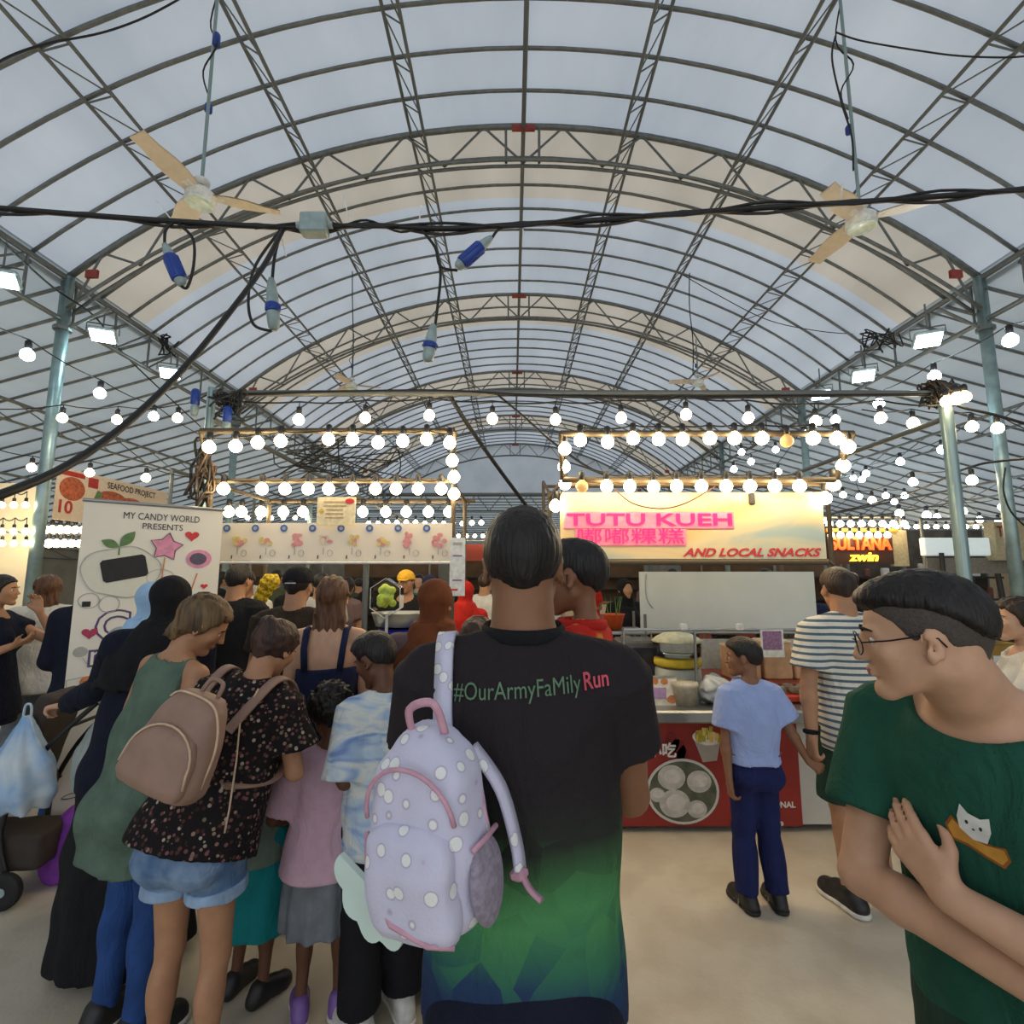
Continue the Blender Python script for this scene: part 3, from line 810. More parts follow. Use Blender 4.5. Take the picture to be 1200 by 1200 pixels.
# ------------------------------------------------------------------ floor
def floor_mat():
    m = M('concrete', (168,158,142), .55, 0, .1, 2.0, .12, 60)
    nt, N, L, b = nodes_of(m)
    tc = [n for n in N if n.type == 'TEX_COORD'][0]; rp = [n for n in N if n.type == 'VALTORGB'][0]
    rp.color_ramp.elements[0].position = .25; rp.color_ramp.elements[0].color = lin((192,182,164)); rp.color_ramp.elements[1].position = .75; rp.color_ramp.elements[1].color = lin((220,209,188))
    nz = [n for n in N if n.type == 'TEX_NOISE'][0]; nz.inputs['Scale'].default_value = 1.1; nz.inputs['Detail'].default_value = 8; nz.inputs['Roughness'].default_value = .65
    n3 = N.new('ShaderNodeTexNoise'); n3.inputs['Scale'].default_value = 4.5; n3.inputs['Detail'].default_value = 6; L.new(tc.outputs['Object'], n3.inputs['Vector'])
    mx = N.new('ShaderNodeMix'); mx.data_type = 'RGBA'; mx.blend_type = 'MULTIPLY'; mx.inputs[0].default_value = .4
    r3 = N.new('ShaderNodeValToRGB'); r3.color_ramp.elements[0].position = .40; r3.color_ramp.elements[0].color = (.74,.70,.65,1); r3.color_ramp.elements[1].position = .56; r3.color_ramp.elements[1].color = (1,1,1,1)
    L.new(n3.outputs['Fac'], r3.inputs['Fac']); L.new(rp.outputs['Color'], mx.inputs[6]); L.new(r3.outputs['Color'], mx.inputs[7]); L.new(mx.outputs[2], b.inputs['Base Color'])
    mr = N.new('ShaderNodeMapRange'); mr.inputs[3].default_value = .30; mr.inputs[4].default_value = .62
    L.new(nz.outputs['Fac'], mr.inputs[0]); L.new(mr.outputs[0], b.inputs['Roughness'])
    return m
struct('floor', MB().grid(lambda u, v: (-24+48*u, -12+52*v, 0), 12, 12).mesh('floor', floor_mat()))

# ------------------------------------------------------------------ tent roof
XC, HW, ZE, ZA = .13, 5.0, 4.87, 6.72
BAY, Y1 = 3.5, 5.25
ARCHY = [Y1 + BAY*k for k in range(-1, 5)]
_s = ZA - ZE; RAD = (HW*HW + _s*_s)/(2*_s); AMAX = math.asin(HW/RAD)
def vault(u, dz=0.0):
    """point of the vault's cross section, u from -1 to 1"""
    a = u*AMAX; return XC + (RAD)*math.sin(a), ZA - RAD*(1-math.cos(a)) + dz
def vpt(u, y, dz=0.0): x, z = vault(u, dz); return Vector((x, y, z))
def vx(dx): return math.asin(dx/RAD)/AMAX
YEND = ARCHY[-1]
def fabric(y0, y1, name, mat, parent):
    def fn(u, v):
        p = vpt(2*u-1, y0+(y1-y0)*v, .035)
        p.z += .012*math.sin(40*u)*math.sin(PI*v)
        return p
    return MB().grid(fn, 28, 4).build(name, mat, parent, True)
ceiling = fabric(-6.0, ARCHY[0], 'ceiling', FAB, None); ceiling['kind'] = 'structure'
BAND = 1.15
for k, y in enumerate(ARCHY):
    fabric(y, min(y+BAND, YEND+.01) if k < 5 else y+.3, 'fabric_strip', FABB, ceiling)
    if k < 5: fabric(y+BAND, y+BAY, 'fabric_panel', FAB, ceiling)
# tubes bent across the vault
def arc_mesh(r, name, mat, dz=0.0, n=30, u0=-1, u1=1):
    return MB().tube([vpt(u0+(u1-u0)*i/n, 0, dz) for i in range(n+1)], r, 6).mesh(name, mat, True)
_arc = arc_mesh(.019, 'arch_tube', STEEL)
for k in range(5):
    for j in range(1, 8):
        put(_arc, 'arch_tube', ceiling, (0, ARCHY[k]+BAY*j/8, 0))
_top = arc_mesh(.034, 'top_chord', STEEL)
for k, y in enumerate(ARCHY):
    tr = bpy.data.objects.new('arch_truss', None); COL.objects.link(tr); tr.parent = ceiling
    put(_top, 'top_chord', tr, (0, y, 0))
    def low(u):
        x, z = vault(u*.985); return Vector((x, y, z - .46 + .02*abs(u)))
    for oy in (-.045, .045):
        MB().tube([low(-1+2*i/30) + Vector((0,oy,0)) for i in range(31)], .020, 6).build('bottom_chord', STEEL, tr, True)
    n = 12
    for i in range(n):
        ua = -1+2*i/n; ub = -1+2*(i+1)/n; um = (ua+ub)/2
        bar('web_bar', low(ua), vpt(um, y), .013, tr); bar('web_bar', vpt(um, y), low(ub), .013, tr)
    for dx in (-.20, .18):
        bar('web_bar', vpt(vx(dx), y), low(vx(dx)), .016, tr)
    MB().box((XC, y-.03, ZA-.05), (.26, .03, .07)).build('ridge_plate', RUSTY, tr)
    for s in (-1, 1):
        MB().box((XC+s*(HW-.28), y-.03, ZE+.02), (.13, .03, .09)).build('eave_plate', RUSTY, tr)
# ridge pole and ladder purlins
bar('ridge_pole', (XC, .5, ZA-.05), (XC, YEND, ZA-.05), .026, ceiling)
for dx in (-3.8, -2.5, -1.27, 1.27, 2.5, 3.8):
    lp = bpy.data.objects.new('ladder_purlin', None); COL.objects.link(lp); lp.parent = ceiling
    x0, z0 = vault(vx(dx)); x0 -= 0; s = -1 if dx > 0 else 1
    def ra(y): return Vector((x0, y, z0-.05))
    ox_, oz_ = (.22, .02) if abs(dx) > 3 else (.17, -.17)
    def rb(y): return Vector((x0+s*ox_, y, z0+oz_))
    bar('rail', ra(.5), ra(YEND), .017, lp); bar('rail', rb(.5), rb(YEND), .017, lp)
    y = 1.75; q = 0
    while y < YEND-.3:
        bar('rung', ra(y), rb(y), .008, lp); bar('rung', ra(y), rb(y+.4375), .007, lp)
        y += .4375
# valley trusses along the two sides of the vault
for s in (-1, 1):
    vt = bpy.data.objects.new('valley_truss', None); COL.objects.link(vt); vt.parent = ceiling
    x = XC+s*HW
    for z, r in ((ZE-.02, .032), (ZE-.50, .026)):
        bar('rail', (x, -.5, z), (x, YEND, z), r, vt)
    y = .7
    while y < YEND-.4:
        bar('web_bar', (x, y, ZE-.02), (x, y, ZE-.50), .014, vt); bar('web_bar', (x, y, ZE-.50), (x, y+.58, ZE-.02), .011, vt)
        y += .583
    # sloping aisle roof beside the vault
    def aisle(u, v, dz=0): return Vector((x + s*8.6*u, -6+(YEND+6)*v, ZE-.10-2.25*u-.10*math.sin(PI*u)+dz))
    MB().grid(lambda u, v: aisle(u, v, .03), 8, 24).build('aisle_fabric', FABS, ceiling, True)
    MB().grid(lambda u, v: Vector((x + s*(-.02+.10*u), -6+(YEND+6)*v, ZE+.045-.12*u)), 1, 2).build('gutter_strip', FABS, ceiling)
    prof_ = MB().tube([Vector((s*8.6*i/8, 0, -.10-2.25*i/8-.10*math.sin(PI*i/8))) for i in range(9)], .021, 6).mesh('aisle_tube', STEEL, True)
    y = 1.75
    while y < YEND+.1:
        put(prof_, 'aisle_tube', ceiling, (x, y, ZE)); y += .4375
    for u in (.25, .5, .75, 1.0):
        p0 = aisle(u, 0, -.08); bar('aisle_purlin', (p0.x, 1, p0.z), (p0.x, YEND, p0.z), .024, ceiling)
        p1 = p0 + Vector((0, 0, -.28)); bar('aisle_purlin', (p1.x, 1, p1.z), (p1.x, YEND, p1.z), .018, ceiling)
        y = 1.75
        while y < YEND-.5:
            bar('aisle_web', (p0.x, y, p0.z), (p1.x, y+.875, p1.z), .010, ceiling); y += .875
# gable and the hall beyond
gb = MB()
NG = 28
gpts = [vpt(-1+2*i/NG, YEND+.12, .02) for i in range(NG+1)]
for i in range(NG):
    a, b = gpts[i], gpts[i+1]; gb.poly([(a.x, a.y, ZE-.1), (b.x, b.y, ZE-.1), tuple(b), tuple(a)])
gb.build('gable_fabric', FAB, ceiling)
bar('gable_beam', (XC-13, YEND+.1, ZE-.12), (XC+13, YEND+.1, ZE-.12), .05, ceiling); bar('gable_beam', (XC-13, YEND+.1, ZE-.75), (XC+13, YEND+.1, ZE-.75), .035, ceiling)
for i in range(18):
    xx = XC-9+i; bar('gable_web', (xx, YEND+.1, ZE-.75), (xx+.5, YEND+.1, ZE-.12), .018, ceiling); bar('gable_web', (xx+.5, YEND+.1, ZE-.12), (xx+1, YEND+.1, ZE-.75), .018, ceiling)
MB().grid(lambda u, v: (XC-15+30*u, YEND+.1+16*v, ZE-.05-.9*v), 6, 12).build('far_hall_fabric', FABS, ceiling, True)
for i in range(26):
    y = YEND+.4+.6*i; z = ZE-.10-.9*(y-YEND)/16
    bar('far_hall_tube', (XC-14, y, z), (XC+14, y, z), .022, ceiling)
WALLM = M('hall_canvas', (150,140,122), .9, 0, .15, 1.5)
for nm, c, sz in (('wall_back', (0, YEND+16.3, 2.1), (32, .06, 4.2)), ('wall_left', (XC-HW-8.7, 13, 1.35), (.06, 46, 2.7)), ('wall_right', (XC+HW+8.7, 13, 1.35), (.06, 46, 2.7))):
    struct(nm, MB().box(c, sz).mesh(nm, WALLM))
# pillars
for s in (-1, 1):
    for k, y in enumerate(ARCHY):
        if k == 0: continue
        x = XC+s*HW
        o = struct('pillar', MB().tube([(x, y, 0), (x, y, ZE)], .058, 14).mesh('pillar', POLE, True))
        MB().box((x, y, .006), (.22, .22, .012)).build('base_plate', STEEL, o)
        MB().tube([(x, y, ZE-.62), (x, y, ZE-.58)], .085, 12).build('collar', STEEL, o)
        bar('knee_brace', (x-s*.03, y, ZE-.60), (x-s*.5, y, ZE-.36), .018, o)

# ------------------------------------------------------------------ bulbs
_bulbm = {}
def bulb_mesh(mat, r):
    key = (mat.name, round(r, 3))
    if key not in _bulbm:
        k = r/.042
        pr = [(1e-6, -.042*k)] + [(.042*k*math.sin(a), -.042*k*math.cos(a)) for a in [PI*i/9 for i in range(1, 8)]] + [(.0165*k, .0425*k), (.015*k, .048*k)]
        _bulbm[key] = (MB().lathe(pr, 12).mesh('bulb', mat, True), MB().lathe([(.016*k, .044*k), (.021*k, .049*k), (.021*k, .098*k), (.008*k, .108*k)], 8).mesh('socket', DARKP, True))
    return _bulbm[key]
def bulb(p, parent, mat=None, r=.042):
    a, b = bulb_mesh(mat or BULB, r)
    o = put(a, 'bulb', parent, p); put(b, 'socket', o); return o
def light_string(label, pts, group=None, mat=None, r=.042, hang=.13, cable=True, cr=.006, slack=.04, ends=None):
    root = thing('light_string', label, 'lights', pts[0], 0, group); o0 = Vector(pts[0])
    tops = [Vector(p)+Vector((0,0,hang))-o0 for p in pts]
    if cable:
        path = []
        if ends: tops = [Vector(ends[0])-o0] + tops + [Vector(ends[1])-o0]
        for a, b in zip(tops, tops[1:]): path += sag(a, b, slack, 4)[:-1]
        path.append(tops[-1]); MB().tube(path, cr, 5).build('cable', BLACKC, root, True)
    for p in pts:
        q = Vector(p)-o0; bulb(q, root, mat, r)
        if hang > r*2.8: bar('drop_wire', q+Vector((0,0,r*2.5)), q+Vector((0,0,hang)), .004, root, BLACKC)
    return root

# floodlights below the valley trusses
def floodlight(p, aim, label):
    r = thing('floodlight', label, 'lamp', p, 0, None)
    d = (Vector(aim)-Vector(p)).normalized(); R = d.to_track_quat('-Z', 'Y').to_matrix()
    MB().bbox((0,0,.03), (.26,.20,.05), .02, None).build('housing', M('lamp_grey', (150,160,160), .4, .5), r, False, None, R.to_euler())
    MB().bbox((0,0,-.002), (.22,.16,.014), .02).build('lens', FLOOD, r, False, None, R.to_euler())
    MB().tube([(-.15,0,.03), (-.15,0,.14), (.15,0,.14), (.15,0,.03)], .008, 5).build('bracket', STEEL, r, False, None, (0,0,R.to_euler().z))
    bar('hanger', (0,0,.13), (0,0,.40), .009, r)
    return r
for i, (px, py, Y, lb) in enumerate(((2,328,4.5,'square floodlight cut by the left picture edge under the roof valley'), (120,394,5.45,'square floodlight right of the left steel pole'), (199,438,6.6,'small floodlight below the hanging cable coil on the left valley'),
        (1088,399,5.05,'biggest floodlight under the right roof valley'), (1012,441,6.0,'middle one of three floodlights under the right valley'), (962,463,7.1,'smallest floodlight at the far end of the right valley row'))):
    p = P(px, py, Y); floodlight(p, p + Vector((-.25 if px > 600 else .25, -.55, -1)), lb)
# ------------------------------------------------------------------ stalls
STAIN = M('stainless', (170,172,170), .32, .85, .1, 8)
FRAMEM = M('frame_paint', (96,84,66), .6, .2, .2)
WHITEM = M('white_board', (214,222,218), .5, 0, .04, 3)
CREAM = M('cream_vinyl', (240,226,198), .55, 0, .05, 2)
RED = M('red_banner', (150,42,34), .6, 0, .12, 3)
ORANGE = M('orange_plastic', (222,92,38), .5)
YELLOW = M('yellow_plastic', (232,196,40), .5, 0, .1)
BLACKM = M('black_print', (36,34,36), .6)
PINKP = M('pink_print', (226,150,176), .6)
REDP = M('red_print', (206,58,62), .6)
GREENP = M('green_print', (98,132,82), .6)
PURP = M('purple_print', (92,74,120), .6)
ORP = M('orange_print', (214,134,80), .6)
BLUEPR = M('blue_print', (72,112,178), .6)
GOLDP = M('gold_print', (222,190,96), .6)
GREYPR = M('grey_print', (176,174,166), .6)
WOODM = M('table_wood', (138,98,62), .6, 0, .2, 6)
DARKW = M('dark_shelf', (46,42,38), .7)
BEIGEB = M('beige_board', (176,164,132), .7)
KRAFT = M('kraft_box', (166,132,62), .75, 0, .1, 5)
NEON = M('neon_pink', (226,40,110), .3, emit=(255,36,110), estr=.75)
NEONB = M('neon_backing_glow', (246,150,170), .5, emit=(255,120,150), estr=.22)  # acrylic backing; weak pink emission stands in for the glow of the neon
LEDR = M('led_orange', (255,90,40), .4, emit=(255,74,24), estr=2.2)
LEDY = M('led_yellow', (255,220,80), .4, emit=(255,214,60), estr=2.2)
def glass_mat():
    m = bpy.data.materials.new('clear_acrylic'); m.use_nodes = True; nt = m.node_tree; nt.nodes.clear()
    o = nt.nodes.new('ShaderNodeOutputMaterial'); x = nt.nodes.new('ShaderNodeMixShader'); t = nt.nodes.new('ShaderNodeBsdfTransparent'); g = nt.nodes.new('ShaderNodeBsdfGlossy')
    g.inputs['Roughness'].default_value = .06; t.inputs['Color'].default_value = (.95,.97,.96,1)
    f = nt.nodes.new('ShaderNodeLayerWeight'); f.inputs['Blend'].default_value = .22
    nt.links.new(f.outputs['Fresnel'], x.inputs[0]); nt.links.new(t.outputs[0], x.inputs[1]); nt.links.new(g.outputs[0], x.inputs[2]); nt.links.new(x.outputs[0], o.inputs[0]); return m
GLASS = glass_mat()

def px_list(pts, Y, y=None):
    return [P(*(p if y is None else (p, y)), Y) for p in pts]

# ---- right stall: steamed snacks
SX0, SX1 = Xat(657, 3.45, 1.95), Xat(967, 3.45, 1.95)
fr = thing('stall_frame', 'bulb-lined metal frame of the stall on the right with the pink neon name', 'frame', (SX0, 3.45, 0))
zt, zs = Zat(508, 3.2), Zat(566, 3.42)
def fbar(a, b, r=.016, nm='bar', mat=FRAMEM): return bar(nm, Vector(a)-Vector((SX0,3.45,0)), Vector(b)-Vector((SX0,3.45,0)), r, fr, mat)
XL, XR = Xat(657, 3.2, zt), Xat(1000, 3.2, zt)
fbar((XL,3.2,zt), (XR,3.2,zt), .020); fbar((SX0,3.31,zs), (SX1,3.31,zs), .020); fbar((SX0,3.31,zs), (SX0,3.47,zs)); fbar((SX1,3.31,zs), (SX1,3.47,zs)); fbar((SX0,3.47,zs), (SX1,3.47,zs), .016)
fbar((XL,3.2,zt), (SX0,3.31,zs)); fbar((XR,3.2,zt), (SX1+.01,3.31,zs))
XP1 = Xat(977, 4.45, 1.6)
for x, x2 in ((SX0, SX0), (SX1+.01, XP1)):
    fbar((x2,4.45,0), (x2,4.45,zs+.12), .020, 'post'); fbar((x,3.47,zs), (x2,4.45,zs+.06), .016); fbar((x,3.47,Zat(657,3.46)), (x2,4.45,Zat(657,3.46)), .014)
    fbar((x2,5.3,0), (x2,5.3,2.6), .018, 'post'); fbar((x2,4.45,zs+.1), (x2,5.3,2.6), .014)
fbar((SX0,5.3,2.55), (XP1,5.3,2.55))
fbar((SX0,3.46,Zat(657,3.46)-.01), (SX1,3.46,Zat(657,3.46)-.01), .022)

sign = thing('signboard', 'long watercolour yellow and blue signboard with pink neon lettering', 'sign', (SX0, 3.46, Zat(655,3.46)))
SW, SH = SX1-SX0, Zat(577,3.46)-Zat(655,3.46)
def water_mat():
    m = M('watercolour', (244,214,150), .55, 0, .1, 1.5)
    nt, N, L, b = nodes_of(m); rp = [n for n in N if n.type == 'VALTORGB'][0]; nz = [n for n in N if n.type == 'TEX_NOISE'][0]; tc = [n for n in N if n.type == 'TEX_COORD'][0]
    nz.inputs['Scale'].default_value = 1.6; nz.inputs['Detail'].default_value = 5; nz.inputs['Distortion'].default_value = .6
    mp = N.new('ShaderNodeMapping'); mp.inputs['Scale'].default_value = (.8, 1, 2.0); mp.inputs['Location'].default_value = (2.2, 0, .35)
    L.new(tc.outputs['Object'], mp.inputs['Vector']); L.new(mp.outputs['Vector'], nz.inputs['Vector'])
    cr = rp.color_ramp; cr.elements[0].position = .34; cr.elements[0].color = lin((178,196,190)); cr.elements[1].position = .68; cr.elements[1].color = lin((240,196,128))
    e = cr.elements.new(.45); e.color = lin((226,212,172)); e = cr.elements.new(.56); e.color = lin((243,216,164))
    return m
MB().box((SW/2, .012, SH/2), (SW, .024, SH)).build('board', water_mat(), sign)
MB().box((SW/2, .014, -.012), (SW+.02, .05, .024)).build('lower_rail', FRAMEM, sign)
kx = SW/310; kz = SH/78
MB().bbox((104*kx, -.004, (78-33)*kz), (200*kx, .006, 20*kz), .003).build('neon_backing_glow', NEONB, sign)
MB().bbox((82*kx, -.004, (78-53)*kz), (130*kx, .006, 19*kz), .003).build('neon_backing_glow', NEONB, sign)
sign_letters('TUTU KUEH', .115, NEON, sign, 104*kx, (78-33)*kz, -.012, 'neon_letters', 194*kx, 'neon_letter', offset=.002, extrude=.003)
sign_letters('嘟嘟粿糕', .115, NEON, sign, 82*kx, (78-53)*kz, -.012, 'neon_letters', 124*kx, 'neon_letter', extrude=.003)
sign_text('AND LOCAL SNACKS', .075, REDP, sign, 222*kx, (78-71)*kz, -.004, 'lettering', 162*kx, offset=.003, shear=.35)
MB().bbox((226*kx, -.01, (78-8)*kz), (.035, .03, .08), .006).build('switch_box', DARKP, sign)
c = thing('power_cable', 'thin brown cable drooping across the pink neon sign', 'cable', (0,0,0))
MB().tube(smooth_path(px_list([(720,573),(742,590),(775,596),(805,589),(838,570)], 3.40)), .005, 5).build('sheath', M('brown_cable', (92,52,36), .5), c, True)

GRP = 'bulb strings on the two front stalls'
rt = [(680,516),(712,518),(742,514),(772,515),(800,515),(832,514),(861,514),(893,514),(953,514),(981,514)]
light_string('string of bulbs along the top bar of the right stall', px_list(rt, 3.18), GRP, BULB, .041, .09, True, .006, .01)
bulb(P(922,517,3.18)-Vector(px_list(rt[:1],3.18)[0]), [o for o in COL.objects if o.name.startswith('light_string')][-1], BULBOFF, .041)
light_string('four bulbs up the left edge of the right stall frame', [P(662,526,3.22), P(661,547,3.3), P(662,567,3.38), P(651,593,3.42)], GRP, BULB, .041, .0, True, .005, 0)
light_string('four bulbs down the slanted right edge of the right stall frame', [P(994,524,3.2), P(988,546,3.28), P(977,568,3.36), P(967,584,3.42)], GRP, BULB, .042, .0, True, .005, 0)
rs = [(711,570),(738,570),(766,571),(793,570),(822,570),(851,570),(879,570),(908,570),(937,570)]
ls2 = light_string('string of bulbs just above the pink neon signboard', px_list(rs, 3.27), GRP, BULB, .040, .08, True, .006, .01)
bulb(P(682,570,3.27)-P(711,570,3.27), ls2, BULBOFF, .040)

# counter
CX0, CX1, CY = Xat(719, 3.48, .3), 2.55, 3.48
CZ = Zat(831, 3.48)
ct = thing('counter', 'stainless topped stall counter with red food banner on its front', 'counter', (CX0, CY, 0))
CW = CX1-CX0
MB().box((CW/2, .36, CZ/2-.025), (CW, .70, CZ-.13)).build('cabinet', M('counter_white', (206,204,196), .5, 0, .06, 3), ct)
MB().bbox((CW/2, .34, CZ-.04), (CW+.04, .78, .08), .012).build('worktop', STAIN, ct)
MB().box((CW/2, .36, .035), (CW-.1, .62, .03)).build('plinth', DARKP, ct)
for fx in (.05, CW-.05):
    for fy in (.06, .64): MB().tube([(fx,fy,0), (fx,fy,.06)], .022, 8).build('foot', DARKP, ct)
RW_ = Xat(937, 3.48, .3)-CX0
rb = MB().box((RW_/2, .0, (CZ-.085+.035)/2), (RW_, .012, CZ-.085-.035)).build('front_banner', RED, ct)
def cpos(px, py): p = P(px, py, CY-.008); return p.x-CX0, p.z
pl = cpos(800, 927)
patch(ellipse(pl[0], pl[1], .232, .198, 36), M('plate_print', (214,212,204), .5, 0, .04), rb, -.012, .001, 'plate_print')
patch(ellipse(pl[0], pl[1], .215, .182, 36), M('leaf_print', (92,96,78), .6, 0, .25, 14), rb, -.0135, .001, 'leaf_print')
CAKE = M('cake_print', (196,192,184), .7, 0, .14, 22)
for dx, dz, r in ((-.07,.085,.088), (.105,.06,.078), (-.055,-.072,.098), (.085,-.105,.062), (-.165,-.02,.05)):
    patch(ellipse(pl[0]+dx, pl[1]+dz, r, r*.86, 24), CAKE, rb, -.015-.001*abs(dx)*10, .001, 'cake_print')
    patch(ellipse(pl[0]+dx+.006, pl[1]+dz+.006, r*.62, r*.5, 20), M('cake_top_print', (216,212,204), .7, 0, .1, 30), rb, -.0175, .001, 'cake_print')
cp = cpos(826, 870)
patch([(cp[0]-.078,cp[1]+.035), (cp[0]+.10,cp[1]+.015), (cp[0]+.07,cp[1]-.11), (cp[0]-.02,cp[1]-.12)], M('cup_print', (168,160,148), .6, 0, .05), rb, -.013, .001, 'cup_print')
patch(ellipse(cp[0]+.012, cp[1]+.03, .094, .046, 24, -.1), M('cup_rim_print', (226,220,206), .6), rb, -.0145, .001, 'cup_print')
for i in range(16):
    a = RNG.uniform(-.07,.08); z = RNG.uniform(-.01,.05)
    patch([(cp[0]+.012+a-.012,cp[1]+.03+z-.02), (cp[0]+.012+a+.01,cp[1]+.03+z-.024), (cp[0]+.012+a+.016,cp[1]+.03+z+.022), (cp[0]+.012+a-.008,cp[1]+.03+z+.026)], GOLDP if i%2 else M('olive_print', (168,158,48), .6), rb, -.016-.0004*i, .0008, 'chip_print')
for i in range(3):
    q = cpos(788+6*i, 868+10*i); patch([(q[0]+.05*math.cos(k)*RNG.uniform(.6,1.2), q[1]+.07*math.sin(k)*RNG.uniform(.6,1.2)) for k in [2*PI*j/9 for j in range(9)]], M('dark_red_print', (118,24,24), .6), rb, -.0085, .0008, 'splash_print')
t = cpos(775, 880); sign_text('小吃', .095, M('white_print', (232,228,220), .6), rb, t[0], t[1], -.016, offset=.003)
t = cpos(755, 880); sign_text('o', .10, MATS['white_print'], rb, t[0], t[1], -.016, offset=.003)
t = cpos(757, 851); stroke([(t[0]-.05,t[1]-.03),(t[0]-.01,t[1]+.01),(t[0]+.03,t[1]),(t[0]+.04,t[1]+.014)], .006, MATS['white_print'], rb, -.012)
for s_, px, py in (('ONAL', 919, 943), ('L', 908, 954), ('k e', 912, 964)):
    t = cpos(px, py); sign_text(s_, .05, MATS['white_print'], rb, t[0], t[1], -.012, offset=.002)

# things on the counter
def onct(px, py, Y): p = P(px, py, Y); return (p.x, Y, CZ)
gl = thing('sneeze_guard', 'clear sneeze guard with steel rail over the snack counter', 'glass guard', (CX0+.12, 3.62, CZ))
gw = Xat(950,3.62,1.2)-CX0-.12; gz = Zat(738,3.62)-CZ
MB().box((gw/2, 0, gz/2+.06), (gw, .006, gz-.12)).build('pane', GLASS, gl)
bar('rail', (0,0,gz), (gw,0,gz), .012, gl, STAIN)
for u in (0, .38, 1): bar('upright', (gw*u,0,0), (gw*u,0,gz), .010, gl, STAIN)
for u in (.32, .62): MB().bbox((gw*u, -.01, gz+.02), (.05, .03, .05), .008).build('clip', WHITEP, gl)
sh = thing('notice_sheet', 'white sheet with purple print hung on the sneeze guard', 'notice', P(905,754,3.60))
MB().box((0,0,0), (.158,.003,.185)).build('paper', WHITEP, sh); MB().box((0,-.002,.02), (.130,.002,.125)).build('print', M('mauve_print', (150,116,150), .6, 0, .25, 60), sh)
st = thing('cake_stand', 'clear steamer stand with cream lid and yellow cake', 'cake stand', onct(795,800,3.85))
MB().lathe([(.16,0),(.17,.02),(.16,.20),(.15,.205)], 24).build('drum', M('frosted_tub', (200,200,194), .3, 0, .05), st, True)
MB().lathe([(.165,.22),(.17,.235),(.165,.27),(.12,.285)], 24).build('cake', YELLOW, st, True)
MB().lathe([(.168,.29),(.17,.38),(.168,.385)], 24).build('cover', GLASS, st, True)
MB().lathe([(.175,.385),(.18,.395),(.15,.42),(.10,.445),(.03,.455),(.02,.475),(.001,.478)], 24).build('lid', M('cream_lid', (238,226,188), .4), st, True)
pb = thing('price_card', 'white tent card with orange snack pictures and purple print', 'card', onct(774,823,3.55))
pR = Matrix.Rotation(.28, 3, 'X')
MB().bbox((0,.03,.098), (.275,.012,.20), .004).build('card', M('card_white', (236,226,206), .6), pb, False, None, (-.25,0,0))
for (x, z, r) in ((-.09,.045,.035),(.09,.045,.035),(-.02,.165,.032),(.05,.16,.028),(-.06,.15,.025)):
    MB().prism([(x+r*math.cos(a)*RNG.uniform(.8,1.1), z+r*.8*math.sin(a)*RNG.uniform(.8,1.1)) for a in [2*PI*k/10 for k in range(10)]], .0215, .0235).build('picture', ORP, pb, False, None, (-.25,0,0))
MB().prism([(-.045,.05),(.05,.05),(.055,.12),(-.05,.12)], .0205, .0225).build('picture', M('lilac_print', (186,150,190), .6), pb, False, None, (-.25,0,0))
cr = thing('snack_carton', 'beige lidded tub beside the tent card on the counter', 'tub', onct(803,820,3.60))
MB().lathe([(.075,0),(.085,.12),(.09,.125),(.088,.15),(.001,.155)], 20).build('tub', M('tub_beige', (214,204,180), .5), cr, True)
def blob(name, label, cat, loc, r, mat, amp=.02, f=30, fold=None):
    F = Field(); F.u(ell((0,0,r[2]*.95), r), .01); F.noise(lambda x,y,z: amp*np.sin(f*x+2*np.sin(f*.8*z))*np.sin(f*z+1.5*np.sin(f*y))); F.half((0,0,.001), (0,0,-1))
    o = put(F.mesh(max(r)/13, name, mat), name, None, loc); return tag(o, label, cat)
BAGM = M('thin_plastic', (214,216,214), .35, 0, .12, 12)
blob('plastic_bag', 'crumpled clear bag of takeaway food on the snack counter', 'bag', onct(838,820,3.62), (.11,.09,.10), BAGM, .014, 45)
tr_ = thing('food_tray', 'red tray of wrapped snacks at the right of the counter', 'tray', onct(928,815,3.72))
MB().bbox((0,0,.03), (.30,.20,.05), .01).build('tray', M('red_tray', (206,66,44), .5), tr_)
for i in range(6):
    MB().lathe([(.034,0),(.042,.02),(.03,.045),(.001,.05)], 10, (-.10+.10*(i%3), -.04+.09*(i//3), .055)).build('wrapped_snack', M('snack_wrap', (166,146,120), .6, 0, .2), tr_, True)
for i, (px, lab) in enumerate(((890,'orange packet standing left of the red snack tray'), (946,'small white packet right of the red snack tray'))):
    b = MB().bbox((0,0,.055), (.09,.05,.11), .015).build('packet', M('orange_packet', (232,120,50), .5) if i == 0 else M('card_white', (236,226,206)), None, False, onct(px,822,3.60)); tag(b, lab, 'packet')
# second table behind the counter
bt = thing('back_table', 'red edged back table inside the snack stall', 'table', (CX0-.05, 4.05, 0))
MB().bbox((1.0,.3,.78), (2.1,.62,.05), .01).build('tabletop', M('table_red', (150,62,44), .5, 0, .2), bt)
for x in (.06, 1.94):
    for y in (.06, .54): bar('leg', (x,y,0), (x,y,.76), .02, bt)
PEACH = M('peach_card', (226,176,132), .7, 0, .15, 9)
for i, (px, w, h_, lb) in enumerate(((870,.24,.24,'peach food box on the back table, leftmost of three'), (908,.22,.28,'peach food box behind the purple notice sheet'), (942,.20,.20,'peach food box at the right end of the back table'))):
    b = thing('food_box', lb, 'box', (Xat(px,4.2,1.0), 4.25, .806)); MB().bbox((0,0,h_/2), (w,.2,h_), .01).build('carton', PEACH, b); MB().bbox((0,0,h_+.006), (w+.01,.21,.025), .008).build('lid', M('peach_lid', (236,204,168), .7), b)
wb = thing('white_partition', 'large white panel at the back of the snack stall', 'panel', (Xat(750,4.75,1.4), 4.75, 0)); wb['kind'] = 'thing'
